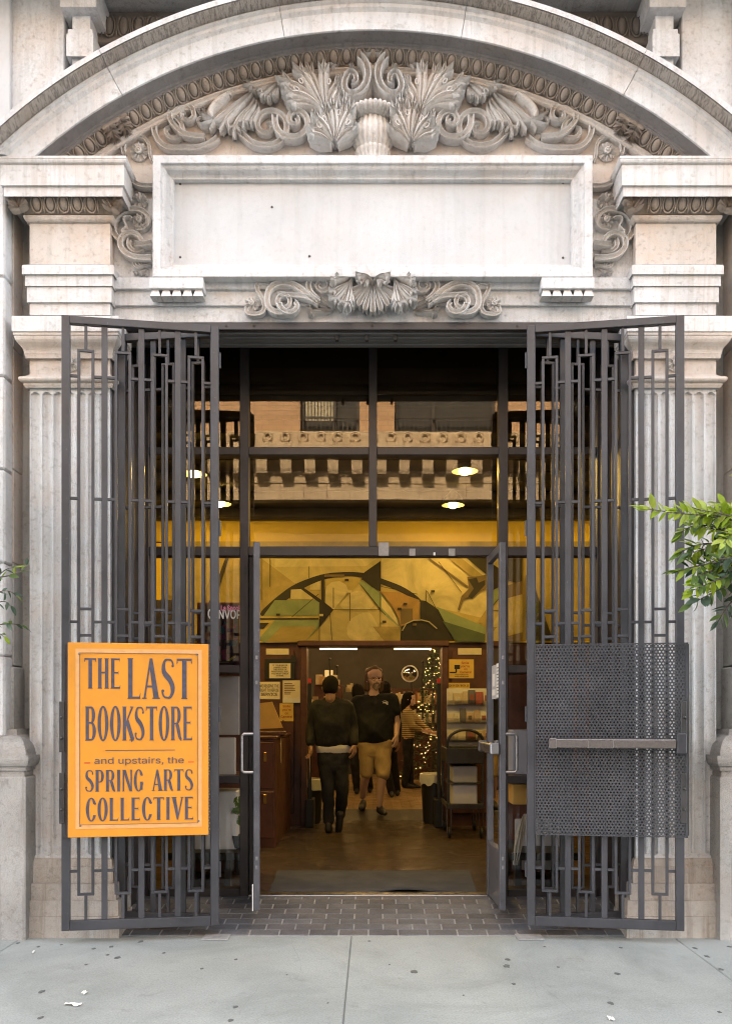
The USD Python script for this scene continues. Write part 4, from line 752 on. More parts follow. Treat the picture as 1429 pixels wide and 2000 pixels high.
# doors, both swung out to the street
def door(sd, hx, nx, ny, swing_bar):
    """leaf from the hinge (hx, D_G-.02) to the free edge (nx, ny); local u runs from hinge to free edge"""
    h0, h1 = np.array([hx, D_G - .03]), np.array([nx, ny]); L = float(np.linalg.norm(h1 - h0)); e = (h1 - h0) / L; nrm = np.array([-e[1], e[0]])
    if nrm[0] * sd > 0: nrm = -nrm                                   # towards the doorway
    M = np.eye(4); M[:2, 0], M[:2, 1], M[:2, 3] = e, nrm, h0
    B = lambda u0, u1, n0, n1, z0, z1, c=.004: MB().cbox(u0, u1, n0, n1, z0, z1, c).xf(M)
    zt, zb = 2.515, .018; k = .42
    fr = MB()
    for a in (B(0, .05, -.022, .022, zb, zt), B(L - .05, L, -.022, .022, zb, zt), B(.05, L - .05, -.02, .02, zt - .06, zt), B(.05, L - .05, -.02, .02, k - .03, k)): fr.join(a)
    d = obj('glass_door', fr, 'door_paint', bld)
    obj('kick_panel', B(.05, L - .05, -.012, .012, zb, k - .03), 'door_paint', d)
    obj('glass', MB().add([(.05, 0, k), (L - .05, 0, k), (L - .05, 0, zt - .06), (.05, 0, zt - .06)], [(0, 1, 2, 3)]).xf(M), 'door_glass', d)
    z0, z1 = .955, 1.215; s = -1
    p = [(L - .03, -.022, z0), (L - .03, -.085, z0), (L - .03, -.1, z0 + .015), (L - .03, -.1, z1 - .015), (L - .03, -.085, z1), (L - .03, -.022, z1)]
    obj('pull_handle', MB().tube(p, .011, 8).xf(M), 'steel', d, smooth=40)
    bar = MB().join(B(.02, L - .02, .05, .082, 1.085, 1.145, .006)).join(B(L - .06, L + .012, .0225, .086, 1.075, 1.155, .008)).join(B(.0, .06, .0225, .086, 1.075, 1.155, .008))
    if swing_bar: obj('push_bar', bar, 'steel', d)
    if sd < 0: obj('door_bottom_seal', B(L - .006, L + .006, -.03, -.022, zb, .2, .002), 'litter_white', d)
    for zc in (.30, .36, 1.55, 1.72): obj('lock_hole', B(L, L + .0025, -.008, .008, zc, zc + .025, .001), 'steel', d)
    return M, L, d
ML_, LL, dl = door(-1, -.868, -.7855, 5.536, False)
MR_, LR, dr = door(1, .862, .878, 5.536, True)
def on_leaf(M, u0, u1, n, z0, z1, col=None, t=.002): return MB().cbox(u0, u1, n, n + t, z0, z1, .0005, col).xf(M)
nt = thing('door_notice', 'white opening hours notice hung inside the glass of the right door', 'notice')
obj('sheet', on_leaf(MR_, LR - .17, LR - .055, .012, PZ(1362, 5.55), PZ(1294, 5.55)), 'litter_white', nt)
tx = MB()
for i in range(9): tx.join(on_leaf(MR_, LR - .155 + .02 * (i % 2), LR - .07, .0145, PZ(1302 + 6.5 * i, 5.55) - .006, PZ(1302 + 6.5 * i, 5.55), t=.0008))
obj('print', tx, 'black', nt)
nt = thing('door_notice', 'taped grey card behind the opening hours notice on the right door', 'notice')
obj('sheet', on_leaf(MR_, LR - .36, LR - .19, .010, PZ(1365, 5.7), PZ(1298, 5.7)), 'grey_board', nt)
obj('print', on_leaf(MR_, LR - .33, LR - .23, .0125, PZ(1340, 5.7), PZ(1315, 5.7), t=.001).join(on_leaf(MR_, LR - .34, LR - .22, .0125, PZ(1358, 5.7), PZ(1346, 5.7), t=.001)), 'litter_white', nt)

# ================================================================ FOLDING GATES
GZ0, GZ1 = -.02, 3.868
G_FREE, G_FOLD, G_POST = (1.965, 5.18), (1.0, 5.32), (1.685, 5.44)
Zr = dict(top=3.666, l1=3.494, l2=2.718, r1=2.018, l3=1.936, r2=1.85, l4=.353, bot=.197)
def leaf_matrix(a, b, sd):
    a, b = np.array([a[0] * sd, a[1]]), np.array([b[0] * sd, b[1]]); L = float(np.linalg.norm(b - a)); e = (b - a) / L
    n = np.array([e[1], -e[0]]); n = n if n[1] < 0 else -n
    M = np.eye(4); M[:2, 0], M[:2, 1], M[:2, 3] = e, -n, a
    return M, L                                                      # local u along, v away from the street, z up
def gate_leaf(par, M, L, nrect, name, half_open=False):
    B = lambda m, u0, u1, z0, z1, t=.02, c=.003: m.cbox(u0, u1, -t, t, z0, z1, c)
    fr = MB(); st = .05
    for u0, u1, z0, z1 in ((0, st, GZ0, GZ1), (L - st, L, GZ0, GZ1)): B(fr, u0, u1, z0, z1)
    B(fr, st, L - st, GZ1 - .048, GZ1, .0195); B(fr, st, L - st, GZ0, GZ0 + .062, .0195)
    f = obj(name, fr.xf(M), 'gate_paint', par)
    fb = .037; inner = L - 2 * st; cell = (inner - (nrect - 1) * fb) / nrect; rw = cell * .54
    for i in range(nrect):
        c0 = st + i * (cell + fb); c = c0 + cell / 2; k = MB(); b = .0085; t = .0085
        if i < nrect - 1: obj('flat_bar', B(MB(), c0 + cell, c0 + cell + fb, GZ0 + .062, GZ1 - .048, .006, .002).xf(M), 'gate_paint', f)
        Bk = lambda u0, u1, z0, z1: k.cbox(u0, u1, -t, t, z0, z1, .0015)
        Bk(c - b, c + b, Zr['top'], GZ1 - .048); Bk(c - b, c + b, GZ0 + .062, Zr['bot'])
        Bk(c - rw / 2, c + rw / 2, Zr['top'] - 2 * b, Zr['top'] - .0005); Bk(c - rw / 2, c + rw / 2, Zr['bot'] + .0005, Zr['bot'] + 2 * b)
        for s in (-1, 1):
            e = c + s * rw / 2; Bk(min(e, e - s * 2 * b), max(e, e - s * 2 * b), Zr['bot'] + 2 * b, Zr['top'] - 2 * b)
            edge = c + s * cell / 2
            for zl_ in ('l1', 'l2', 'l3', 'l4'): Bk(min(e, edge), max(e, edge), Zr[zl_] - b, Zr[zl_] + b)
        for zr_ in ('r1', 'r2'): Bk(c - rw / 2 + 2 * b, c + rw / 2 - 2 * b, Zr[zr_] - b, Zr[zr_] + b)
        obj('key_pattern_bar', k.xf(M), 'gate_paint', f)
    return f
def perforated(u0, u1, z0, z1, p=.0215, r=.0066, t=.0016):
    """a steel sheet with a real hole in every hexagonal cell"""
    mb = MB(); nx = int((u1 - u0 - .01) / p); pz = p * math.sqrt(3) / 2; nz = int((z1 - z0 - .02) / pz); ox, oz = u0 + (u1 - u0 - (nx - .5) * p) / 2, z0 + (z1 - z0 - nz * pz) / 2
    a = np.radians(30 + 60 * np.arange(6)); hx = p / math.sqrt(3) * np.c_[np.cos(a), np.sin(a)]; hr = r * np.c_[np.cos(a), np.sin(a)]
    i, j = np.meshgrid(np.arange(nx), np.arange(nz), indexing='ij'); i, j = i.ravel(), j.ravel(); cx = ox + (i + .5 * (j % 2) + .25) * p; cz = oz + (j + .5) * pz
    V = []; n = len(cx)
    for y in (-t, t):
        for q in (hx, hr): V.append(np.stack([cx[:, None] + q[:, 0], np.full((n, 6), y), cz[:, None] + q[:, 1]], -1))
    V = np.concatenate(V, 1).reshape(-1, 3); fs = []
    for k in range(6):
        l = (k + 1) % 6; fs += [(k, l, 6 + l, 6 + k), (12 + k, 18 + k, 18 + l, 12 + l), (6 + k, 6 + l, 18 + l, 18 + k)]
    Fq = (np.array(fs)[None] + 24 * np.arange(n)[:, None, None]).reshape(-1, 4)
    mb.add(V, Fq)
    for q in ((u0, ox - .001, z0, z1), (u1 - .006, u1, z0, z1), (u0, u1, z0, oz - .002), (u0, u1, oz + nz * pz + .002, z1)):
        if q[1] > q[0] and q[3] > q[2]: mb.box(q[0], q[1], -t * .9, t * .9, q[2], q[3])
    return mb
gates = {}
for sd, lab in ((-1, 'dark grey steel folding gate on the left, carrying the orange sign'), (1, 'dark grey steel folding gate on the right, with a push bar across its perforated plate')):
    g = thing('folding_gate', lab, 'gate'); gates[sd] = g
    M1, L1 = leaf_matrix(G_FREE, G_FOLD, sd); M2, L2 = leaf_matrix(G_POST, (G_FOLD[0] + .012, G_FOLD[1] + .045), sd)
    gate_leaf(g, M1, L1, 4, 'outer_leaf'); f2 = gate_leaf(g, M2, L2, 3, 'inner_leaf')
    off = -.024
    pl = perforated(.012 if sd < 0 else -.02, L1 - .05, PZ(1635, 5.2), PZ(1257.5, 5.25)); V, Fc = pl.get(); V = V + [0, off if sd > 0 else -.024, 0]
    obj('perforated_plate', MB().add(V, Fc).xf(M1), 'plate_paint', g)
    q = MB()
    for zc in (PZ(700, 5.3), PZ(1030, 5.3), PZ(1395, 5.3), PZ(1700, 5.3)): q.join(MB().tube([(L1 + .004, .012, zc - .05), (L1 + .004, .012, zc + .05)], .010, 8).xf(M1))
    obj('hinge_barrels', q, 'gate_paint', g, smooth=40)
    q = MB()
    for zc in (1.27, .82): q.join(MB().cbox(-.012, .022, -.03, -.0205, zc - .16, zc + .16, .003).xf(M1)).join(MB().ball((.004, -.032, zc + .06), .010).xf(M1)).join(MB().ball((.004, -.032, zc - .07), .010).xf(M1))
    obj('edge_bolt_case', q, 'dark_metal', g)
    obj('gate_post', MB().cbox(sd * 1.655, sd * 1.735, 5.43, 5.50, GZ0 - .06, GZ1 + .01, .004), 'gate_paint', g)
    obj('foot_plate', MB().cbox(sd * .93, sd * 1.10, 5.26, 5.40, zent(5.37) - .004, zent(5.37) + .003, .001), 'mortar', g)
    if sd > 0:
        zb0, zb1 = PZ(1462, 5.2), PZ(1444, 5.2)
        obj('push_bar', MB().cbox(.06, .80, -.075, -.045, zb0, zb1, .006).cbox(.44, .60, -.079, -.0455, zb0 - .001, zb1 + .001, .004).xf(M1), 'worn_bronze', g)
        obj('push_bar_end', MB().cbox(.79, .84, -.078, -.025, zb0 - .004, zb1 + .006, .006).xf(M1), 'worn_bronze', g)
        obj('lock_box', MB().cbox(-.004, .058, -.075, -.021, zb0 - .035, zb1 + .04, .008).xf(M1), 'gate_paint', g)
        obj('edge_cover', MB().cbox(-.032, -.004, .0, .006, PZ(1632, 5.2), PZ(1258, 5.2), .002).xf(M1), 'dark_metal', g)

# ---- the orange sign, screwed to the left gate
M1, L1 = leaf_matrix(G_FREE, G_FOLD, -1)
SU0, SU1 = .046, .046 + .866; SZ1, SZ0 = PZ(1257, 5.22), PZ(1634, 5.20)
sg = thing('store_sign', 'orange bookstore sign board with dark painted lettering on the left gate', 'sign')
SV = -.052
obj('board', MB().cbox(SU0, SU1, SV, -.027, SZ0, SZ1, .003).xf(M1), 'sign_orange', sg)
def sgu(x): return SU0 + (x - 395) / 833.0 * (SU1 - SU0)
def sgz(y): return SZ1 - (y - 170) / 1152.0 * (SZ1 - SZ0)
bd = sbox(sgu(440), sgz(1272), sgu(1188), sgz(206)); inn = sbox(sgu(464), sgz(1248), sgu(1166), sgz(230))
def on_sign(pg, lift, t=.0012):
    m = MB().poly(pg, 0, t); v, f = m.get(); return MB().add(v * [1, 1, 1] + [0, SV - lift - t, 0], f).xf(M1)
obj('border_stripe', on_sign(bd.difference(inn), .0005), 'sign_peach', sg)
obj('border_line', on_sign(inn.difference(inn.buffer(-.0022)), .0022), 'sign_ink', sg)
for x, y in ((462, 236), (1156, 232), (468, 1252), (1168, 1236)):
    obj('screw', MB().lathe([(.0001, -.005), (.005, -.004), (.008, 0)], (sgu(x), SV - .0008, sgz(y)), 10, 'y').xf(M1), 'steel', sg, smooth=40)
# hand-drawn condensed letters
def R_(x0, y0, x1, y1): return sbox(x0, y0, x1, y1)
def Q_(*p): return Polygon(p)
def serif(x0, x1, top, up=True, d=.035): return Q_((x0 - .07, top), (x1 + .07, top), (x1, top - d if up else top + d), (x0, top - d if up else top + d))
def stem(x0, x1, lo=0., hi=1., s=(1, 1)):
    g = [R_(x0, lo, x1, hi)]
    if s[0]: g.append(serif(x0, x1, lo, False))
    if s[1]: g.append(serif(x0, x1, hi))
    return unary_union(g)
def ell(cx, cy, rx, ry): return affinity.scale(Point(cx, cy).buffer(1, 24), rx, ry)
def thick(pts, ws, n=40):
    p = spline(pts, n); w_ = np.interp(np.linspace(0, 1, n), np.linspace(0, 1, len(ws)), ws); t = np.gradient(p, axis=0); t /= np.linalg.norm(t, axis=1, keepdims=True)
    nn = np.c_[-t[:, 1], t[:, 0]] * w_[:, None] / 2 * [1, .45]
    return Polygon(np.vstack([p + nn, (p - nn)[::-1]])).buffer(0)
def ring(cx, cy, rx, ry, tx=.30, ty=.055): return ell(cx, cy, rx, ry).difference(ell(cx, cy, rx - tx, ry - ty))
G = {}
G['T'] = unary_union([stem(.35, .65, 0, .97, (1, 0)), R_(0.0, .945, 1, 1), Q_((0, .945), (0.05, .945), (.06, .90), (-.02, .86)), Q_((1, .945), (.95, .945), (.94, .90), (1.02, .86))])
G['H'] = unary_union([stem(.04, .34), stem(.66, .96), R_(.3, .50, .7, .555)])
G['E'] = unary_union([stem(.06, .38, 0, 1), R_(.06, .945, .92, 1), R_(.06, 0, .95, .055), R_(.3, .50, .78, .55), Q_((.92, 1), (.92, .88), (.86, .95)), Q_((.95, 0), (.97, .13), (.88, .05)), Q_((.78, .60), (.78, .45), (.72, .525))])
G['L'] = unary_union([stem(.06, .38, 0, 1), R_(.06, 0, .95, .055), Q_((.95, 0), (.98, .16), (.87, .05))])
G['A'] = unary_union([Q_((.42, 1), (.58, 1), (1.0, 0), (.66, 0), (.40, .80)), Q_((.42, 1), (.52, 1), (.14, 0), (.02, 0)), R_(.15, .28, .75, .33), R_(-.06, 0, .22, .03), R_(.58, 0, 1.06, .03)])
G['S'] = unary_union([thick([(.90, .80), (.80, .93), (.52, .97), (.22, .90), (.16, .74), (.42, .56), (.72, .42), (.86, .24), (.72, .07), (.42, .03), (.16, .08), (.06, .22)], [.12, .12, .10, .2, .34, .36, .36, .34, .2, .1, .12, .14]), ell(.12, .20, .10, .035), ell(.86, .82, .09, .035)])
G['B'] = unary_union([stem(.04, .34), R_(.3, .945, .55, 1), R_(.3, 0, .58, .055), R_(.3, .50, .55, .55), ring(.52, .745, .40, .255).intersection(R_(.5, 0, 1.2, 1.2)), ring(.55, .275, .44, .275).intersection(R_(.52, 0, 1.2, 1.2))])
G['O'] = ring(.5, .5, .5, .52)
G['C'] = unary_union([ring(.54, .5, .52, .52).difference(R_(.70, .26, 1.3, .74)), ell(.90, .76, .12, .05)])
G['G'] = unary_union([ring(.54, .5, .52, .52).difference(R_(.70, .40, 1.3, .74)), stem(.72, .98, .06, .44, (0, 1)), ell(.90, .76, .1, .05)])
G['K'] = unary_union([stem(.04, .34), thick([(.3, .44), (.6, .72), (.95, .98)], [.14, .14, .16]), thick([(.45, .56), (.7, .30), (1.0, .0)], [.36, .36, .36]), R_(.66, 0, 1.1, .03), R_(.72, .97, 1.04, 1)])
G['R'] = unary_union([stem(.04, .34), R_(.3, .945, .55, 1), R_(.3, .47, .55, .52), ring(.52, .735, .42, .265).intersection(R_(.5, 0, 1.2, 1.2)), thick([(.52, .5), (.72, .3), (.88, .08), (1.02, .02)], [.32, .32, .30, .18])])
G['P'] = unary_union([stem(.06, .38), R_(.34, .945, .55, 1), R_(.34, .42, .55, .47), ring(.54, .71, .42, .29).intersection(R_(.52, 0, 1.2, 1.2))])
G['I'] = stem(.2, .8)
G['N'] = unary_union([stem(.04, .18), stem(.82, .96), Q_((.04, 1), (.34, 1), (.96, 0), (.72, 0))])
G['V'] = unary_union([Q_((.0, 1), (.34, 1), (.60, .2), (.56, 0), (.44, 0)), Q_((.56, 0), (.46, .05), (.88, 1), (1, 1)), R_(-.06, .97, .42, 1), R_(.78, .97, 1.06, 1)])
WID = dict(I=.5, L=.92, E=.92, T=1.05, A=1.1, V=1.1, N=1.1, S=.92)
def line_of(text, x0, x1, y0, y1, gap=.20):
    """words set between zoom columns x0..x1 and rows y0 (top)..y1 (bottom)"""
    ws = [WID.get(c, 1.0) if c != ' ' else .75 for c in text]; tot = sum(ws) + gap * (len(text) - 1); u = (sgu(x1) - sgu(x0)) / tot; x = sgu(x0); out = []
    for c, w_ in zip(text, ws):
        if c != ' ': out.append(affinity.translate(affinity.scale(G[c], w_ * u, sgz(y0) - sgz(y1), origin=(0, 0)), x, sgz(y1)))
        x += (w_ + gap) * u
    return unary_union(out)
for t, x0, x1, y0, y1 in (('THE', 492, 704, 262, 442), ('LAST', 744, 1128, 260, 502), ('BOOKSTORE', 497, 1132, 548, 750), ('SPRING ARTS', 497, 1135, 924, 1052), ('COLLECTIVE', 500, 1138, 1090, 1226)):
    obj('lettering', on_sign(line_of(t, x0, x1, y0, y1, .16), .0006), 'sign_ink', sg)
obj('rule', on_sign(sbox(sgu(615), sgz(810), sgu(1026), sgz(806)), .0006), 'sign_ink', sg)
for a, b in ((492, 526), (1106, 1140)): obj('red_dash', on_sign(sbox(sgu(a), sgz(884), sgu(b), sgz(877)), .0006), 'sign_red', sg)
tm = meshkit.text_mesh('and upstairs, the', 1.0, .02); tv = tm.vertices - tm.vertices.min(0); ext = tv.max(0)
tv2 = np.c_[sgu(550) + tv[:, 0] / ext[0] * (sgu(1080) - sgu(550)), SV - .0018 + 0 * tv[:, 0] + tv[:, 2] / ext[2] * .0012, sgz(898) + tv[:, 1] / ext[1] * (sgz(848) - sgz(898))]
obj('lettering', MB().add(tv2, tm.faces).xf(M1), 'sign_ink', sg)
# ================================================================ INSIDE THE STORE
D_M, Z_B, D_R0, D_R1 = 9.90, .10, 10.40, 10.75      # mural wall, floor beyond the ramp, ramp
D_BACK = 17.0
obj('floor', MB().box(-4.5, 4.5, D_G + .02, D_R0, -.25, 0.0), 'vestibule_floor', None, kind='structure')
obj('ramp', MB().add([(-3, D_R0, .002), (3, D_R0, .002), (3, D_R1, Z_B), (-3, D_R1, Z_B), (-3, D_R0, -.2), (3, D_R0, -.2), (3, D_R1, -.2), (-3, D_R1, -.2)], [(0, 1, 2, 3), (4, 5, 1, 0), (5, 6, 2, 1), (7, 3, 2, 6), (4, 0, 3, 7)]), 'ramp_floor', None, kind='structure')
bf = obj('board_floor', MB().box(-5, 5, D_R1, D_BACK, -.2, Z_B - .004), 'ramp_floor', None, kind='structure')
rg = random.Random(5); y = D_R1
for r in range(-14, 15):
    xa = r * .13; xb = xa + .1285; ya = D_R1 + .002
    while ya < D_BACK:
        yb = min(ya + rg.uniform(1.2, 2.4), D_BACK)
        obj('floor_board', MB().cbox(xa, xb, ya, yb - .004, Z_B - .02, Z_B, .0015), 'floor_board_' + rg.choice(['oak', 'ash', 'pine']), bf); ya = yb
for a, b in ((-5, -14.5 * .13), (14.5 * .13, 5)): obj('floor_board', MB().box(a, b, D_R1 + .01, D_BACK, Z_B - .02, Z_B - .001), 'floor_board_ash', bf)
CZ_ = 3.78
dc = obj('ceiling', MB().box(-4.5, 4.5, D_G + .12, D_M + .3, CZ_, CZ_ + .2), 'dark_ceiling', None, kind='structure')
for i in range(5): obj('ceiling_beam', MB().cbox(-4.5, 4.5, 6.75 + i * .72, 6.90 + i * .72, CZ_ - .11, CZ_, .01), 'dark_ceiling', dc)
obj('interior_wall', MB().box(-4.7, -4.5, D_G + .1, D_BACK, -.2, 4.2), 'grey_wall', None, kind='structure')
obj('interior_wall', MB().box(4.5, 4.7, D_G + .1, D_BACK, -.2, 4.2), 'grey_wall', None, kind='structure')
obj('interior_wall', MB().box(-4.7, 4.7, D_BACK, D_BACK + .2, -.2, 4.2), 'grey_wall', None, kind='structure')
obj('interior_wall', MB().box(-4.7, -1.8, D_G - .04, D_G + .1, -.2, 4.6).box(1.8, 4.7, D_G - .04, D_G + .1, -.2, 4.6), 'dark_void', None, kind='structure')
obj('back_ceiling', MB().box(-4.6, 4.6, D_M + .3, D_BACK, 2.95, 3.1), 'dark_ceiling', None, kind='structure')
# wall carrying the mural, with the wide portal below it
ZM = PZ(1257, D_M); PL, PR = PX(592, D_M), PX(870, D_M)
mw = obj('portal_wall', MB().box(-4.5, 4.5, D_M, D_M + .25, ZM, CZ_).box(-4.5, PL, D_M + .001, D_M + .25, -.1, ZM).box(PR, 4.5, D_M + .001, D_M + .25, -.1, ZM), 'panel_wood', None, kind='structure')
obj('portal_header', MB().cbox(PX(580, 9.8), PX(877, 9.8), D_M - .08, D_M + .28, PZ(1262, 9.8), PZ(1251, 9.8), .01), 'panel_wood', mw)
obj('portal_trim', MB().cbox(PL - .03, PL + .045, D_M - .05, D_M + .26, .0, PZ(1262.5, 9.8), .008), 'panel_wood', mw); obj('portal_trim', MB().cbox(PR - .045, PR + .03, D_M - .05, D_M + .26, .0, PZ(1262.5, 9.8), .008), 'panel_wood', mw)
ZP = PZ(1062, D_M)
obj('plaster_strip', MB().box(-4.4, 4.4, D_M - .03, D_M - .002, ZP + .02, CZ_ - .01), 'plaster_gold', mw)
for q in (-1, 1): obj('side_panel', MB().cbox(min(q * 1.55, q * .95), max(q * 1.55, q * .95), D_M - .025, D_M, .15, ZM - .08, .006), 'panel_wood', mw)

# the mural: flat painted fields on a board
mu = thing('mural', 'large angular mural in gold, green and black above the portal', 'mural')
D_MU = D_M - .035
obj('board', MB().box(-4.3, 4.3, D_MU, D_M - .003, ZM + .01, ZP), 'plaster_gold', mu)
def MZ(z): z = np.asarray(z, float); return PP(np.c_[470 + z[:, 0] / 2.696, 1050 + z[:, 1] / 2.696], D_MU)
GOLD, TAN, LIGHT, BLK, GRN, DGRN, OCH, ORG, BRN = (.40, .315, .12), (.44, .36, .18), (.52, .44, .26), (.03, .024, .02), (.22, .27, .15), (.075, .10, .06), (.33, .25, .10), (.33, .20, .075), (.15, .105, .055)
rgm = random.Random(8)
fields = [
 (GOLD, [(-400, 20), (1900, 20), (1900, 545), (-400, 545)]),
 (LIGHT, [(740, 60), (1130, 60), (1285, 190), (1300, 430), (1040, 370), (940, 320), (740, 215)]),
 (TAN, [(30, 60), (735, 60), (735, 125), (650, 185), (430, 190), (280, 245), (110, 110)]),
 (OCH, [(30, 110), (110, 110), (290, 245), (200, 330), (110, 390), (30, 420)]),
 (BRN, [(180, 60), (735, 60), (735, 108), (180, 108)]),
 (LIGHT, [(180, 112), (715, 112), (660, 150), (180, 155)]),
 (OCH, [(365, 215), (425, 215), (425, 280), (365, 280)]), (LIGHT, [(365, 222), (418, 222), (418, 275), (365, 275)]),
 (BLK, [(95, 400), (180, 320), (280, 245), (430, 190), (560, 180), (650, 185), (740, 215), (860, 260), (950, 325), (940, 345), (850, 290), (740, 245), (620, 205), (520, 205), (430, 222), (330, 265), (240, 330), (120, 420)]),
 (BLK, [(975, 335), (1040, 380), (1085, 470), (1125, 545), (840, 545), (845, 470), (905, 440), (945, 440), (945, 330)]),
 (GRN, [(180, 330), (412, 330), (412, 410), (120, 412)]), (LIGHT, [(265, 275), (330, 270), (400, 325), (262, 325)]),
 (BLK, [(20, 425), (410, 425), (410, 432), (20, 432)]), (BLK, [(30, 450), (150, 450), (120, 480), (30, 480)]),
 (GRN, [(180, 436), (412, 436), (412, 470), (345, 545), (120, 552), (100, 530)]), (OCH, [(215, 470), (400, 470), (340, 548), (130, 556)]), (GRN, [(100, 540), (180, 436), (250, 436), (130, 552)]),
 (BLK, [(280, 245), (300, 242), (490, 375), (470, 385)]), (BLK, [(415, 340), (490, 380), (415, 470)]),
 (LIGHT, [(445, 300), (450, 260), (480, 235), (520, 230), (555, 250), (568, 285), (490, 380), (445, 345)]), (BLK, [(486, 265), (490, 265), (490, 370), (486, 372)]), (BRN, [(440, 195), (545, 195), (545, 208), (440, 208)]), (BLK, [(425, 205), (440, 205), (440, 345), (425, 335)]),
 (TAN, [(415, 545), (415, 475), (490, 380), (625, 245), (735, 390), (840, 470), (840, 545)]),
 (LIGHT, [(490, 382), (620, 252), (730, 382)]), (LIGHT, [(560, 440), (640, 395), (690, 395), (755, 545), (560, 545)]), (OCH, [(695, 470), (840, 470), (840, 545), (755, 545)]),
 (GRN, [(620, 240), (640, 228), (690, 260), (740, 300), (790, 370), (825, 430), (832, 470), (770, 420), (690, 325)]), (LIGHT, [(740, 310), (790, 372), (820, 425), (830, 462), (740, 370)]),
 (ORG, [(735, 285), (830, 290), (940, 330), (940, 430), (905, 440), (838, 470), (828, 420), (790, 350)]), (BRN, [(838, 375), (905, 375), (905, 440), (842, 460)]),
 (BLK, [(735, 125), (735, 285), (690, 262), (640, 222), (560, 305), (560, 315), (350, 545), (415, 545), (415, 470), (625, 250), (650, 185)]),
 (GRN, [(1030, 365), (1285, 470), (1285, 552), (1130, 548), (1085, 470)]), (DGRN, [(1060, 440), (1285, 510), (1285, 552), (1130, 548)]), (OCH, [(1250, 440), (1290, 380), (1290, 480)]),
 (BLK, [(1130, 60), (1480, 60), (1480, 250), (1285, 190)]), (BRN, [(980, 108), (992, 108), (1200, 260), (1180, 260)]), (OCH, [(1030, 60), (1100, 60), (1290, 215), (1240, 230)]),
 (BRN, [(1190, 210), (1250, 205), (1300, 195), (1300, 265), (1230, 300), (1170, 330), (1150, 385), (1140, 380), (1160, 310), (1200, 270)]), (BLK, [(1195, 222), (1240, 212), (1250, 240), (1285, 225), (1285, 250), (1215, 325), (1195, 310), (1225, 270)]),
 (BRN, [(1320, 330), (1380, 260), (1480, 230), (1480, 545), (1300, 545)]), (TAN, [(1330, 400), (1370, 330), (1480, 300), (1480, 500), (1330, 540)]), (BLK, [(1500, 200), (1520, 190), (1640, 540), (1500, 540)]),
 (GRN, [(-60, 440), (-320, 545), (-60, 545)]), (BLK, [(-60, 60), (-45, 60), (-200, 545), (-240, 545)]), (TAN, [(-380, 100), (-120, 100), (-220, 400), (-380, 300)])]
pm = MB(); lay = 0
for c, p in fields:
    pp = np.array(p, float)
    if lay in (8, 17, 24, 25):
        for _ in range(2): q_ = np.roll(pp, -1, axis=0); pp = np.stack([pp * .78 + q_ * .22, pp * .22 + q_ * .78], 1).reshape(-1, 2)
    pg = Polygon(MZ(pp)).buffer(0); pm.poly(pg, D_MU - .0012 - .0006 * lay, 0, c); lay += 1
for a, b in (((415, 432), (415, 545)), ((735, 125), (735, 470)), ((110, 110), (110, 330)), ((155, 110), (155, 260)), ((360, 155), (360, 215)), ((490, 382), (730, 382)), ((945, 330), (945, 440)), ((975, 280), (975, 440)), ((980, 285), (1040, 400)), ((270, 420), (410, 300)), ((575, 285), (575, 440)), ((262, 270), (262, 325)), ((1040, 130), (1160, 290)), ((740, 260), (930, 300)), ((630, 250), (760, 410)), ((470, 390), (480, 540))):
    pm.poly(LineString(MZ([a, b])).buffer(.0035), D_MU - .0012 - .0006 * lay, 0, BLK); lay += .1
pm.poly(LineString(MZ([(850, 490), (870, 455), (910, 437), (950, 435), (990, 445), (1030, 480)])).buffer(.007), D_MU - .0012 - .0006 * lay, 0, (.4, .34, .24))
for x, yy in ((198, 408), (425, 410), (575, 286), (835, 377), (865, 352), (915, 460), (755, 445), (1010, 285), (558, 226)):
    pm.poly(sbox(*MZ([(x - 10, yy + 6)])[0], *MZ([(x + 10, yy - 6)])[0]), D_MU - .03, 0, rgm.choice([BLK, LIGHT, BRN]))
obj('painted_fields', pm, 'painted_wall', mu)

# ceiling lamps and the tubes behind the header
lamps = [(-1.65, 8.85, 'lower glowing ceiling lamp seen through the left gate glass'), (-1.69, 7.75, 'upper glowing ceiling lamp seen through the bars of the left gate'), (.87, 8.9, 'bright ceiling lamp glowing behind the right upper pane'), (.86, 7.66, 'fainter ceiling lamp above the bright one in the right upper pane')]
for x, yy, lab in lamps:
    l = thing('ceiling_lamp', lab, 'lamp', loc=(x, yy, CZ_ - .16))
    obj('shade', MB().lathe([(.12, .0), (.125, .0), (.10, .08), (.03, .155), (.0, .16)], n=24), 'dark_metal', l, smooth=40)
    obj('bulb', MB().lathe([(.0001, -.030), (.03, -.026), (.055, -.010), (.055, .01), (.03, .03), (.0001, .03)], n=20), 'lamp_glow', l, smooth=True)
for x in (2.9, -3.4):  # unseen lamps, grid continued sideways, kept for the light they add
    for yy in (7.7, 8.9):
        l = thing('ceiling_lamp', ('nearer' if yy < 8 else 'farther') + ' unseen ceiling lamp adding light at the ' + ('right' if x > 0 else 'left') + ' side of the entrance hall', 'lamp', loc=(x, yy, CZ_ - .16))
        obj('shade', MB().lathe([(.12, .0), (.125, .0), (.10, .08), (.03, .155), (.0, .16)], n=24), 'dark_metal', l, smooth=40)
        obj('bulb', MB().lathe([(.0001, -.030), (.03, -.026), (.055, -.010), (.055, .01), (.03, .03), (.0001, .03)], n=20), 'lamp_glow', l, smooth=True)
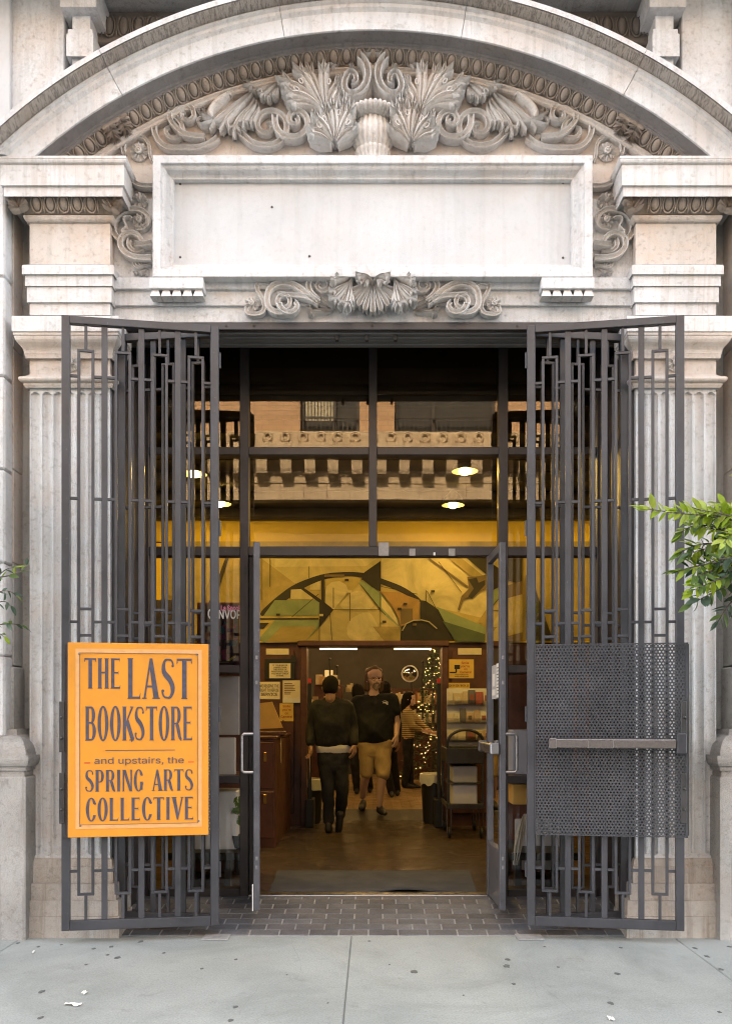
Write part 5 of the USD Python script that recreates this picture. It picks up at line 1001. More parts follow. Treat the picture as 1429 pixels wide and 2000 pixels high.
for a, b, lab in ((625, 697, 'left lit fluorescent tube under the portal header'), (770, 842, 'right lit fluorescent tube under the portal header')):
    d = 10.24; t = thing('tube_light', lab, 'lamp'); z = PZ(1266, d)
    obj('tube', MB().tube([(PX(a, d), d, z), (PX(b, d), d, z)], .022, 10), 'tube_glow', t, smooth=40)
    obj('housing', MB().cbox(PX(a, d) - .03, PX(b, d) + .03, d - .05, d + .07, z + .026, z + .075, .006), 'dark_metal', t)
for x in (-2.2, 0.0, 2.2):  # unseen tubes added to light the people and floor beyond the portal
    for yy in (12.2, 14.8):
        t = thing('tube_light', 'unseen fluorescent tube added over the sales floor to light the back room', 'lamp', 'unseen tubes added over the sales floor')
        obj('tube', MB().tube([(x - .6, yy, 2.88), (x + .6, yy, 2.88)], .02, 8), 'store_glow', t, smooth=40)

# door mat, with one edge lifted
m = MB(); nx, ny = 40, 6; G3 = np.zeros((nx, ny, 3)); y0, y1 = D_G + .075, 6.98
for i in range(nx):
    for j in range(ny):
        u, v = i / (nx - 1), j / (ny - 1); x = (1 - v) * (PX(527, y0) + u * (PX(930, y0) - PX(527, y0))) + v * (PX(541, y1) + u * (PX(917, y1) - PX(541, y1)))
        G3[i, j] = (x, y0 + v * (y1 - y0), .016 + .022 * math.exp(-((u - .66) / .13) ** 2) * (1 - v) ** 3)
m.grid(G3, flip=True); lo = G3[:, 0].copy(); lo[:, 2] -= .012; m.grid(np.stack([G3[:, 0], lo], 1)); obj('doormat', m, 'doormat', None, smooth=50, label='worn grey doormat just inside the threshold with its front edge lifted', cat='doormat')

# ---------------- printed sheets on the panels
def text_lines(par, lines, cx, d, z0, dz, h, col='black', bold=True, maxw=None):
    for i, t in enumerate(lines):
        tm = meshkit.text_mesh(t, h, .0006, bold); v = tm.vertices; w = v[:, 0].max() - v[:, 0].min(); sx = min(1.0, (maxw or 9) / w)
        obj('lettering', MB().add(np.c_[cx + (v[:, 0] - v[:, 0].min() - w / 2) * sx, d - .0008 - v[:, 2], z0 - i * dz + v[:, 1]], tm.faces[:, ::-1] if False else tm.faces), col, par)
def sheet(name, label, cat, x0, x1, y0, y1, d, col, lines=(), h=.02, dz=.03, tcol='black', top=.75, bold=True):
    """flat notice whose corners are at photograph columns x0..x1, rows y0..y1 at depth d"""
    t = thing(name, label, cat); X0, X1, Zb, Zt = PX(x0, d), PX(x1, d), PZ(y1, d), PZ(y0, d)
    obj('sheet', MB().cbox(X0, X1, d, d + .004, Zb, Zt, .001), col, t)
    if lines: text_lines(t, lines, (X0 + X1) / 2, d, Zb + (Zt - Zb) * top, dz, h, tcol, bold, (X1 - X0) * .9)
    return t
for i, c in enumerate([(.60, .52, .38), (.68, .60, .46), (.62, .42, .10)]): plain(['paper_buff', 'paper_cream', 'paper_yellow'][i], c, 0.7, noise=.08, nscale=12)
plain('ink_red', (.35, .05, .02), .7)
dp = D_M - .032
sheet('wall_plate', 'blank pale plate at the top of the left panel', 'plate', 519.5, 564, 1267, 1279, dp, 'paper_buff')
sheet('wall_plate', 'blank pale plate at the top of the right panel above the yellow sign', 'plate', 894, 940, 1266, 1279, dp, 'paper_buff')
t = thing('bag_notice', 'cream notice about bags in a black frame on the left panel', 'notice')
obj('frame', MB().cbox(PX(517, dp), PX(576, dp), dp - .01, dp, PZ(1328, dp), PZ(1287, dp), .004), 'black', t); obj('frame_clip', MB().cbox(PX(568, dp), PX(578, dp), dp - .014, dp, PZ(1294, dp), PZ(1280, dp), .004), 'black', t)
obj('sheet', MB().box(PX(526, dp), PX(567.5, dp), dp - .014, dp - .0105, PZ(1325, dp), PZ(1296, dp)), 'paper_cream', t)
text_lines(t, ['IF YOUR BAG IS', 'LARGER THAN', 'THIS PIECE OF', 'PAPER 8½x11 ADD,', 'YOU MUST CHECK', 'IT HERE.'], PX(547, dp), dp - .0145, PZ(1301, dp), 4.1 / S(dp), .0165, maxw=.21)
sheet('refusal_notice', 'cream notice in condensed capitals on the left panel behind the door edge', 'notice', 505, 546.5, 1332, 1366, dp, 'paper_cream', ['WE RESERVE THE', 'RIGHT TO REFUSE', 'SERVICE'], .034, .05, top=.68)
t = sheet('flyer', 'faded printed flyer with a white torn foot on the left panel', 'flyer', 552, 586, 1329, 1373, dp - .002, 'paper_buff')
rr = random.Random(3); q = MB()
for i in range(7): q.box(PX(555, dp), PX(555 + rr.uniform(12, 27), dp), dp - .0035, dp - .0025, PZ(1336 + 3.4 * i, dp), PZ(1334.7 + 3.4 * i, dp))
obj('print', q, 'panel_wood', t); pgn = [(552, 1373)] + [(552 + 34 * k / 9, 1363 + rr.uniform(-3, 3)) for k in range(10)] + [(586, 1373)]
obj('torn_foot', MB().poly(Polygon(PP(pgn, dp)), dp - .004), 'shirt_white', t)
t = sheet('camera_notice', 'orange camera warning sheet half hidden behind the flyer on the left', 'sign', 546, 573, 1374, 1409, dp - .001, 'paper_yellow', ['Smile', "you're", 'on', 'Camera!'], .026, .042, 'ink_red', .78)
t = sheet('camera_sign', 'yellow camera warning sign with red lettering on the right panel', 'sign', 876.5, 925, 1288, 1325, dp, 'paper_yellow')
text_lines(t, ['Smile'], PX(908, dp), dp, PZ(1297, dp), .03, .026, 'ink_red'); text_lines(t, ["you're"], PX(908, dp), dp, PZ(1303.5, dp), .03, .026, 'ink_red'); text_lines(t, ['on', 'Camera!'], PX(909, dp), dp, PZ(1309, dp), 6 / S(dp), .026, 'ink_red', maxw=.16)
text_lines(t, ['THESE PREMISES ARE', 'UNDER SURVEILLANCE'], PX(901, dp), dp, PZ(1319, dp), 3.4 / S(dp), .011)
cmr = MB().cbox(PX(887, dp), PX(898, dp), dp - .004, dp - .0005, PZ(1307, dp), PZ(1299, dp), .001).cbox(PX(889, dp), PX(892, dp), dp - .003, dp - .0005, PZ(1313, dp), PZ(1307, dp), .001).cbox(PX(878, dp), PX(891, dp), dp - .003, dp - .0005, PZ(1315, dp), PZ(1312.5, dp), .001)
obj('camera_picture', cmr, 'black', t)
sheet('rack_header', 'small yellow strip of print over the postcard rack', 'sign', 873, 917, 1334, 1345, dp, 'paper_yellow', ['SIX BY SIX / BATH 10'], .022, .03, top=.35)
sheet('margin_flyer', 'cream flyer with a drawing at the far left behind the door edge', 'flyer', 484, 502, 1278, 1311, dp, 'paper_cream', ['BEWARE'], .03, .04, top=.78)
sheet('margin_flyer', 'buff flyer below the drawing at the far left behind the door edge', 'flyer', 484, 502, 1313, 1342, dp, 'paper_buff', ['NO', 'FREE'], .026, .04, top=.3)

# postcard rack
pk = thing('postcard_rack', 'clear wall rack of postcards on the right panel', 'rack'); dk = 9.78
obj('back_board', MB().cbox(PX(872, dk), PX(950, dk), dk, dk + .02, PZ(1470, dk), PZ(1345, dk), .003), 'white_board', pk)
for yy in (1377, 1412, 1447): obj('shelf_lip', MB().cbox(PX(872, dk), PX(950, dk), dk - .06, dk - .001, PZ(yy + 1.5, dk), PZ(yy, dk), .002).box(PX(872, dk), PX(950, dk), dk - .062, dk - .059, PZ(yy, dk), PZ(yy - 9, dk)), 'clear_plastic', pk)
rr = random.Random(21)
for yy in (1377, 1412, 1447):
    x = 873.0
    while x < 946:
        wc = rr.uniform(10, 20); hc = rr.uniform(16, 29); c = rr.choice([(.70, .62, .5), (.72, .66, .56), (.22, .14, .10), (.62, .5, .34), (.66, .60, .52), (.40, .12, .10), (.16, .15, .17), (.60, .45, .3)])
        cd = MB().cbox(PX(x, dk), PX(min(x + wc - 1, 949), dk), dk - .03 - rr.uniform(0, .02), dk - .008, PZ(yy - 1, dk), PZ(yy - hc, dk), .001, c)
        if rr.random() < .6: cd.box(PX(x + wc * .2, dk), PX(x + wc * .7, dk), dk - .053, dk - .0505, PZ(yy - hc * .3, dk), PZ(yy - hc * .7, dk), rr.choice([(.15, .12, .1), (.5, .4, .3), (.3, .1, .08), (.65, .6, .5)]))
        obj('postcard', cd, 'printed', pk); x += wc

# cabinet with brass pulls, golden board on top
cb = thing('wood_cabinet', 'dark red wood cabinet with two brass pulls inside the left door', 'cabinet')
ca, cy0, cy1 = PX(507, 8.28), 8.28, 9.75; cx1 = PX(538, 8.28); zt = PZ(1438, 8.28)
obj('carcass', MB().cbox(-1.75, cx1, cy0, cy1, .0, zt - .03, .006), 'cabinet_wood', cb); obj('top', MB().cbox(-1.77, cx1 + .015, cy0 - .015, cy1, zt - .03, zt, .006), 'cabinet_wood', cb)
for i in range(2):
    z1_, z0_ = zt - .06 - i * .5, zt - .53 - i * .5
    dr = obj('door', MB().cbox(PX(484, 8.26), cx1 - .02, cy0 - .018, cy0 - .001, z0_, z1_, .005), 'cabinet_wood', cb)
    zc = PZ((1479, 1561)[i], 8.26); obj('pull', MB().cbox(PX(513, 8.2), PX(519.5, 8.2), cy0 - .04, cy0 - .0185, zc - .05, zc + .05, .006), 'brass', dr)
obj('paper_strip', MB().grid(np.array([[(PX(544 + 1.5 * math.sin(k), 8.9), 8.70 + .06 * s_ , zt - .02 - k * .055) for s_ in (0, 1)] for k in range(6)]) * [0, 1, 1] + [cx1 + .006, 0, 0]), 'paper_cream', cb)
gb = MB(); pg = Polygon(PP([(484, 1376), (531, 1371), (552, 1422), (484, 1425)], 8.6)); gb.poly(pg, 8.6, .03); obj('gold_board', gb, 'cardboard_gold', None, label='slanted golden cardboard panel standing on the dark wood cabinet', cat='board')
obj('board_stand', MB().cbox(PX(484, 8.5), PX(551, 8.5), 8.5, 8.9, zt + .001, zt + .04, .006).tube([(PX(553, 8.66), 8.66, zt + .03), (PX(553, 8.66), 8.66, zt + .16)], .006, 6), 'panel_wood', None, label='low dark wooden stand under the golden cardboard panel', cat='stand')

# carts, bins, security posts
ct = thing('utility_cart', 'black wheeled utility cart with open shelves inside the right door', 'cart'); d0, d1 = 8.85, 9.55; xa, xb = PX(872, d0), PX(946, d0)
zt_, zm, zl_ = PZ(1462, d0), PZ(1503, d0), PZ(1581, d0)
rim = lambda z0, z1: MB().cbox(xa, xb, d0, d0 + .02, z0, z1, .006).cbox(xa, xb, d1 - .02, d1, z0, z1, .006).cbox(xa, xa + .02, d0 + .02, d1 - .02, z0, z1, .006).cbox(xb - .02, xb, d0 + .02, d1 - .02, z0, z1, .006).cbox(xa + .02, xb - .02, d0 + .02, d1 - .02, z0, z0 + .015, .004)
obj('top_tray', rim(zm + .06, zt_), 'dark_metal', ct); obj('lower_tray', rim(zl_, zl_ + .06), 'dark_metal', ct); obj('middle_shelf', MB().cbox(xa + .02, xb - .02, d0 + .02, d1 - .02, PZ(1531, d0) - .01, PZ(1531, d0), .003), 'dark_metal', ct)
for x in (xa + .004, xb - .034):
    for yy in (d0 + .004, d1 - .034): obj('upright', MB().cbox(x, x + .03, yy, yy + .03, zl_ + .06, zm + .06, .005), 'dark_metal', ct)
hz = PZ(1433, d0); obj('push_handle', MB().tube(spline([(xa + .02, d0 + .03, zt_), (xa + .025, d0 + .01, hz - .05), (xa + .07, d0, hz), (xb - .07, d0, hz), (xb - .025, d0 + .01, hz - .05), (xb - .02, d0 + .03, zt_)], 28), .017, 8), 'dark_metal', ct, smooth=50)
for x in (xa + .03, xb - .03):
    for yy in (d0 + .05, d1 - .05):
        cw = obj('caster', MB().lathe([(.0001, -.015), (.055, -.015), (.06, -.01), (.06, .01), (.055, .015), (.0001, .015)], (x, yy, .06), 18, 'x'), 'black', ct, smooth=30)
        obj('caster_fork', MB().cbox(x - .024, x - .017, yy - .02, yy + .03, .05, zl_, .002).cbox(x + .017, x + .024, yy - .02, yy + .03, .05, zl_, .002), 'steel', cw)
obj('storage_box', MB().cbox(xa + .07, xb - .07, d0 + .06, d1 - .06, zl_ + .02, PZ(1533, d0), .012), 'white_board', None, label='pale box on the lower shelf of the black cart', cat='box')
obj('storage_box', MB().cbox(xa + .07, xb - .07, d0 + .06, d1 - .06, PZ(1531, d0) + .001, zm + .03, .012), 'grey_board', None, label='grey box on the middle shelf of the black cart', cat='box')
bk = thing('wire_basket', 'small white wire basket in the top tray of the black cart', 'basket'); q = MB()
for k in range(9): q.tube([(xa + .13 + k * .026, d0 + .1, zm + .085), (xa + .13 + k * .026, d0 + .09, zm + .16)], .003, 5)
for zc in (.086, .122, .16): q.tube([(xa + .12, d0 + .095, zm + zc), (xa + .35, d0 + .095, zm + zc)], .003, 5)
obj('wires', q, 'white_board', bk)
for cx, d, lab in ((605, 10.15, 'black bin with a pale liner left of the portal'), (847, 10.15, 'black bin with a pale liner right of the portal')):
    b = thing('trash_bin', lab, 'bin', loc=(PX(cx, d), d, .001)); hb = PZ((1522 if cx < 700 else 1512), d)
    obj('body', MB().lathe([(.0001, 0), (.12, 0), (.135, .02), (.165, hb), (.155, hb), (.13, .03), (.0001, .03)], n=20), 'black', b, smooth=40)
    a = np.linspace(0, 2 * np.pi, 30, endpoint=False); rgb = random.Random(cx); k = np.array([rgb.uniform(-.02, .02) for _ in a])
    P3 = np.stack([np.c_[r_ * np.cos(a), r_ * np.sin(a), z_ + k * s_] for r_, z_, s_ in ((.12, hb - .06, 0), (.15, hb + .01, .2), (.175, hb + .005, .3), (.18, hb - .05, .8), (.178, hb - .11, 1.6))])
    obj('liner', MB().grid(P3, closed_v=True), 'bag_plastic', b, smooth=50)
for cx, lab in ((604.5, 'tall thin black security post at the left of the portal'), (856.5, 'tall thin black security post at the right of the portal')):
    d = 9.75; x = PX(cx, d); p = thing('security_post', lab, 'post')
    obj('upright', MB().cbox(x - .022, x + .022, d - .02, d + .02, .02, PZ(1335, d), .004), 'black', p); obj('foot', MB().cbox(x - .05, x + .05, d - .06, d + .25, .0, .34, .01), 'black', p); obj('cap', MB().cbox(x - .02, x + .02, d - .018, d + .018, PZ(1334.5, d), PZ(1326, d), .004), 'red', p)

# convex mirror
mr = thing('convex_mirror', 'round convex security mirror on the far grey wall', 'mirror'); d = 15.4; c = (PX(800, d), d, PZ(1316, d)); R0 = 17.2 / S(d)
obj('glass', MB().lathe([(R0 * math.sin(t), -R0 * .9 * (math.cos(t) - math.cos(1.1))) for t in np.linspace(.001, 1.1, 12)], c, 28, 'y'), 'mirror', mr, smooth=True)
obj('rim', MB().lathe([(R0 * .88, -.01), (R0 * .96, -.015), (R0 * .97, .02), (R0 * .85, .03)], c, 28, 'y'), 'white_board', mr, smooth=40)
obj('bracket', MB().tube([(c[0] + .03, d + .03, c[2] - .1), (c[0] + .05, d + .2, c[2] - .35)], .012, 6), 'dark_metal', mr)

# decorated fir tree
ft = thing('fir_tree', 'decorated indoor fir tree wrapped in small lights at the right of the portal', 'tree'); d = 14.5; fx = PX(846, d); zb0, ztop = Z_B + .1, PZ(1268, d)
rgt = random.Random(6); fo = MB(); li = MB(); nl = 0
obj('trunk', MB().tube([(fx, d, Z_B), (fx, d, ztop - .1)], [.05, .01], 8), 'bark', ft)
Hh = ztop - zb0
for i in range(2300):
    t = rgt.random() ** .75; z = ztop - t * Hh; r = (.03 + .55 * t) * (.45 + .55 * rgt.random() ** .4) * (1 + .12 * math.sin(z * 26)); a = rgt.uniform(0, 2 * math.pi)
    x, yy = fx + r * math.cos(a), d + r * math.sin(a); L = rgt.uniform(.04, .09); o = np.array([math.cos(a), math.sin(a), rgt.uniform(-.5, .25)]) * L; s_ = np.array([-math.sin(a), math.cos(a), rgt.uniform(-.5, .5)]) * L * .28
    c0 = np.array([x, yy, z]); fo.add([c0 - s_, c0 + s_, c0 + o], [(0, 1, 2)])
for i in range(190):
    t = rgt.random() ** .7; z = ztop - t * Hh; r = (.05 + .55 * t); a = rgt.uniform(math.pi, 2 * math.pi); li.ball((fx + r * math.cos(a), d + r * math.sin(a), z), .0050, 1)
obj('needles', fo, 'fir', ft, kind='stuff'); obj('fairy_lights', li, 'fairy_glow', ft, kind='stuff')

# shelves and counters at the back
bs = thing('book_counter', 'cluttered dark counter with shelves at the left back of the store', 'counter'); d = 13.4
obj('base', MB().cbox(PX(596, d), PX(665, d), d, d + .5, Z_B, PZ(1430, d), .01).cbox(PX(612, d), PX(668, d), d + .1, d + .5, PZ(1430, d), PZ(1337, d), .01), 'panel_wood', bs)
rr = random.Random(9)
def clutter(x0, x1, yb, d, n, cols, hr=(10, 26), wr=(6, 15), nm='', where=''):
    for i in range(n):
        x = rr.uniform(x0, x1); w = rr.uniform(*wr); h_ = rr.uniform(*hr)
        obj('shop_item', MB().cbox(PX(x, d), PX(x + w, d), d + .02 * i, d + .02 * i + .018, PZ(yb, d), PZ(yb - h_, d), .002, rr.choice(cols)), 'printed', None, group=nm, label='small printed card or box among the goods on the ' + where, cat='goods')
LC = [(.6, .5, .3), (.66, .55, .34), (.5, .3, .12), (.62, .5, .36), (.3, .2, .12)]
clutter(608, 655, 1337, 13.4, 7, LC, (9, 20), (8, 14), 'goods on the top shelf', 'top of the far left counter'); clutter(600, 640, 1392, 13.2, 6, LC, (18, 34), (7, 13), 'goods on the middle shelf', 'middle of the far left counter'); clutter(668, 690, 1352, 14.5, 4, LC, (8, 18), (5, 9), 'goods at the back', 'shelf behind the walking men')
obj('lit_card', MB().box(PX(634, 14.6), PX(650, 14.6), 14.6, 14.62, PZ(1324, 14.6), PZ(1309, 14.6)), 'lit_sign', None, label='small lit square card on a stem at the far left counter', cat='sign')
for px, top in ((644, 1288), (658, 1302), (825, 1294)): obj('microphone_stem', MB().tube([(PX(px, 14.4), 14.4, 1.25), (PX(px, 14.4), 14.4, PZ(top, 14.4))], .014, 8).ball((PX(px, 14.4), 14.4, PZ(top, 14.4)), .028, 1), 'dark_metal', None, label={644: 'tallest thin dark stem rising from the far left counter', 658: 'shorter dark stem right of the lit card at the back', 825: 'thin dark stem between the round mirror and the fir tree'}[px], cat='stem')
sh = thing('back_bookshelf', 'low bookshelf of upright books at the back of the store behind the striped top', 'bookshelf'); d = 15.6
obj('case', MB().cbox(PX(740, d), PX(870, d), d, d + .35, Z_B, PZ(1345, d), .01), 'panel_wood', sh)
for row, yb in enumerate((1376, 1412)):
    obj('shelf', MB().cbox(PX(742, d), PX(868, d), d - .10, d - .001, PZ(yb + 2, d), PZ(yb, d), .003), 'panel_wood', sh)
    x = 743.0
    while x < 864:
        w_ = rr.uniform(3.2, 7); h_ = rr.uniform(18, 27); obj('book', MB().cbox(PX(x, d), PX(x + w_ - .5, d), d - .09, d - .003, PZ(yb - .3, d), PZ(yb - h_, d), .002, rr.choice(LC + [(.3, .1, .06), (.2, .22, .16), (.65, .6, .5)])), 'printed', sh); x += w_
obj('exit_sign', MB().box(PX(682, 10.4), PX(698, 10.4), 10.4, 10.43, PZ(1264.5, 10.4), PZ(1261.5, 10.4)), 'exit_red', None, label='small glowing red sign behind the left fluorescent tube', cat='sign')

# ---- window displays beside the doors
dv = 6.34
def board(name, lab, x0, x1, y0, y1, d, mat, cat='box', t=.05): return obj(name, MB().cbox(PX(x0, d), PX(x1, d), d, d + t, PZ(y1, d), PZ(y0, d), .006), mat, None, label=lab, cat=cat)
board('display_box', 'large grey-white board in the left window below the poster', 400, 467, 1321, 1436, dv, 'grey_board')
board('display_box', 'smaller white box under the large board in the left window', 398, 459, 1441, 1514, dv, 'white_board')
board('display_box', 'white carton in the bottom of the left window, half behind the orange sign', 380, 462, 1546, 1660, dv + .12, 'white_board', t=.3)
board('display_box', 'pale blue box standing in the right window behind the door pull', 1000, 1040, 1426, 1513, dv, 'blue_board', t=.2)
board('display_box', 'tan carton low in the right window behind the gate bars', 1000, 1042, 1532, 1572, dv + .2, 'cardboard_gold', t=.2)
board('display_box', 'pale violet board in the left window behind the gate bars', 300, 352, 1172, 1300, dv, 'blue_board', t=.03)
board('display_box', 'grey board low in the right window behind the gate bars', 1005, 1100, 1600, 1700, dv + .3, 'grey_board', t=.02)
for sd, lab in ((-1, 'black display bench with legs inside the left window'), (1, 'black display bench with legs inside the right window')):
    t = thing('display_bench', lab, 'bench'); x0, x1 = sorted((sd * 1.62, sd * 1.02)); zb_ = PZ(1662, 6.4)
    obj('top', MB().cbox(x0, x1, 6.3, 6.95, zb_ - .06, zb_ - .001, .005), 'black', t)
    for x in (x0 + .08, x1 - .13):
        for yy in (6.34, 6.86): obj('leg', MB().cbox(x, x + .05, yy, yy + .05, .0, zb_ - .06, .003), 'black', t)
    t = thing('window_shelf', ('dark shelf behind the rail of the left window', 'dark shelf behind the rail of the right window')[sd > 0], 'shelf')
    obj('plank', MB().cbox(x0, x1, 6.3, 6.75, PZ(1526, 6.2), PZ(1516, 6.2), .004), 'panel_wood', t)
    obj('plank', MB().cbox(x0, x1, 6.3, 6.75, PZ(1312, 6.2), PZ(1303, 6.2), .004), 'panel_wood', t)
    obj('back', MB().cbox(x0 - .02, x1 + .02, 7.0, 7.03, .0, PZ(1250, 6.6), .004), 'panel_wood', t)
po = thing('poster', 'purple and pink printed poster taped in the left window', 'poster'); d = 6.125; X = lambda x: PX(x, d); Z = lambda y: PZ(y, d)
q = MB().box(X(385), X(467), d, d + .003, Z(1300), Z(1177), (.16, .07, .19)); lay = [0]
def patch(pts, c): lay[0] += 1; q.poly(Polygon(PP(pts, d)), d - .0006 * lay[0], 0, c)
patch([(389, 1181), (463, 1181), (463, 1296), (389, 1296)], (.09, .07, .19))
rr2 = random.Random(13)
for i in range(26):
    x, yy = rr2.uniform(390, 455), rr2.uniform(1212, 1280); w_, h_ = rr2.uniform(4, 16), rr2.uniform(4, 18)
    patch([(x, yy), (x + w_, yy + rr2.uniform(-4, 4)), (min(x + w_ * .8, 462), yy + h_), (x - 2, yy + h_ * .8)], rr2.choice([(.62, .08, .36), (.45, .07, .33), (.06, .24, .45), (.22, .08, .32), (.7, .18, .4)]))
for x, yy, w_, h_ in ((444, 1188, 14, 40), (444, 1236, 14, 15), (400, 1236, 10, 14)): patch([(x, yy), (x + w_, yy), (x + w_, yy + h_), (x, yy + h_)], (.62, .34, .28))
patch([(443, 1291), (462, 1279), (462, 1283), (449, 1292)], (.6, .5, .05)); patch([(390, 1293), (448, 1293), (448, 1295), (390, 1295)], (.6, .55, .55))
obj('print', q, 'printed', po)
def ptext(t, x, y, h_, mat): tm = meshkit.text_mesh(t, h_, .0006, True); v = tm.vertices; obj('lettering', MB().add(np.c_[X(x) + v[:, 0] * .72, d - .026 - v[:, 2], Z(y) + v[:, 1]], tm.faces), mat, po)
plain('poster_pink', (.75, .25, .42), .6); ptext('La Spooky', 432, 1193, .035, 'poster_pink'); ptext('NVOPM', 427, 1209, .062, 'shirt_white'); ptext('C', 406, 1209, .07, 'shirt_white')
cl = MB(); n = 14; Gc = np.zeros((n, 9, 3))
for i in range(n):
    for j in range(9):
        v = i / (n - 1); u = j / 8 - .5; px = 1026 - 20 * v ** .8; Gc[i, j] = (PX(px + u * (4 + 12 * math.sin(math.pi * min(v * .8 + .1, 1))), 6.3), 6.3 + .03 * math.cos(j * 2.2) * v, PZ(1590 + 100 * v, 6.3))
obj('hanging_cloth', cl.grid(Gc), 'cloth_pale', None, smooth=True, label='pale crumpled cloth hanging low in the right window', cat='cloth')
pl = thing('potted_plant', 'small green plant beside the white carton low in the left window', 'plant'); rr3 = random.Random(2); q = MB()
for i in range(40):
    c = np.array([PX(466 + rr3.uniform(-6, 8), 6.5), 6.5 + rr3.uniform(-.06, .06), PZ(1585 + rr3.uniform(-26, 26), 6.5)]); a = rr3.uniform(0, 6.28); o = np.array([math.cos(a), rr3.uniform(-.5, .5), math.sin(a)]) * .035; s_ = np.array([-math.sin(a), 0, math.cos(a)]) * .014
    q.add([c - o, c + s_, c + o, c - s_], [(0, 1, 2, 3)])
obj('leaves', q, 'leaf_mid', pl, kind='stuff'); obj('pot', MB().lathe([(.0001, 0), (.05, 0), (.065, .1), (.06, .1), (.0001, .09)], (PX(467, 6.5), 6.5, PZ(1660, 6.4)), 16), 'dark_metal', pl, smooth=30)
# ================================================================ PEOPLE
def P3(px, py, d): return np.array([PX(px, d), d, PZ(py, d)])
def sculpt(groups, res=.018, it=10, seg=14):
    """groups: lists of (point, radius); each consecutive pair is hulled, or the whole list when it starts with 'all'"""
    parts = []
    for g in groups:
        whole = g[0] == 'all'; g = g[1:] if whole else g
        sp = [m3.Manifold.sphere(float(r), seg).translate([float(c) for c in p]) for p, r in g]
        if whole: parts.append(m3.Manifold.batch_hull(sp))
        else: parts += [m3.Manifold.batch_hull([a, b]) for a, b in zip(sp[:-1], sp[1:])]
    m = m3.Manifold.batch_boolean(parts, m3.OpType.Add).refine_to_length(res).to_mesh()
    t = trimesh.Trimesh(m.vert_properties[:, :3], m.tri_verts, process=True)
    trimesh.smoothing.filter_taubin(t, iterations=it)
    return np.array(t.vertices), np.array(t.faces)
def lift(m, amp, sc, seed=0):
    """folds in cloth: pushes the surface in and out along its normals"""
    t = trimesh.Trimesh(*m, process=False); n = t.vertex_normals
    k = meshkit.fbm(t.vertices * sc, 3, seed) - .5
    return np.array(t.vertices) + n * (k * amp)[:, None], m[1]
class Head:
    def __init__(s, c, yaw, k=1.0):
        s.c = np.asarray(c, float); s.k = k; a = math.radians(yaw); s.f = np.array([math.sin(a), -math.cos(a), 0]); s.r = np.array([-math.cos(a), -math.sin(a), 0]) * -1
    def p(s, f, r, u): return s.c + s.k * (s.f * f + s.r * r + np.array([0, 0, u]))
    def skull(s, neck=None):
        p, k = s.p, s.k; g = [['all', (p(-.018, 0, .035), .088 * k), (p(.02, 0, .045), .078 * k)], ['all', (p(.0, 0, .0), .078 * k), (p(.055, 0, -.055), .042 * k), (p(.05, .028, -.018), .038 * k), (p(.05, -.028, -.018), .038 * k), (p(.068, 0, -.088), .024 * k)],
             [(p(.085, 0, .012), .011 * k), (p(.112, 0, -.028), .014 * k)], [(p(.100, .012, -.032), .010 * k), (p(.100, -.012, -.032), .010 * k)], [(p(.092, .018, -.062), .009 * k), (p(.098, 0, -.06), .010 * k), (p(.092, -.018, -.062), .009 * k)], [(p(.076, .045, .024), .011 * k), (p(.086, .015, .024), .012 * k)], [(p(.076, -.045, .024), .011 * k), (p(.086, -.015, .024), .012 * k)]]
        for q in (-1, 1): g.append([(p(-.002, q * .082, .012), .014 * k), (p(-.012, q * .09, .0), .017 * k), (p(.0, q * .083, -.03), .011 * k)])
        g.append([(p(-.02, 0, -.04), .058 * k), (p(-.035, 0, -.12), .054 * k), (neck if neck is not None else p(-.045, 0, -.19), .062 * k)])
        return g
    def eyes(s, par, glasses=False):
        for q in (-1, 1): obj('eye', MB().ball(s.p(.084, q * .031, .002), .0085 * s.k, 2), 'lens', par, smooth=True)
        if glasses:
            g = MB(); a = np.linspace(0, 2 * np.pi, 13)
            for q in (-1, 1):
                g.tube([s.p(.103, q * .033 + .024 * math.cos(t), -.002 + .018 * math.sin(t)) for t in a], .0018 * s.k, 5); g.tube([s.p(.103, q * .057, .004), s.p(.0, q * .088, .01)], .0025 * s.k, 5)
            g.tube([s.p(.105, .01, .002), s.p(.105, -.01, .002)], .0026 * s.k, 5); obj('glasses', g, 'lens', par, smooth=40)
def hand(w, tipdir, side, k=1.0):
    """palm and five curled fingers from wrist w along tipdir; side: towards the thumb"""
    t = np.asarray(tipdir, float); t /= np.linalg.norm(t); s = np.asarray(side, float); s -= t * (s @ t); s /= np.linalg.norm(s); n = np.cross(t, s); P = lambda a, b, c: w + k * (t * a + s * b + n * c)
    g = [['all', (P(0, 0, 0), .026 * k), (P(.075, .028, 0), .016 * k), (P(.075, -.028, 0), .015 * k), (P(.03, .03, 0), .016 * k)]]
    for b, L in ((.032, .068), (.011, .078), (-.011, .072), (-.031, .055)): g.append([(P(.07, b, 0), .0105 * k), (P(.07 + L * .5, b * 1.1, .008), .0095 * k), (P(.07 + L * .85, b * 1.05, .028), .0085 * k), (P(.07 + L * .95, b, .046), .0075 * k)])
    g.append([(P(.02, .03, 0), .013 * k), (P(.05, .055, .012), .0115 * k), (P(.082, .058, .026), .0095 * k)])
    return g
def shoe(heel, toe, up=.05, r=.042):
    heel, toe = np.asarray(heel, float), np.asarray(toe, float); d = toe - heel
    return [['all', (heel + [0, 0, r], r), (heel + d * .55 + [0, 0, r * .95], r * 1.08), (heel + [0, 0, r + up], r * .9), (heel + d * .4 + [0, 0, r + up * .7], r * .8)], [(heel + d * .5 + [0, 0, r], r * 1.05), (heel + d * .95 + [0, 0, r * .75], r * .75)]]

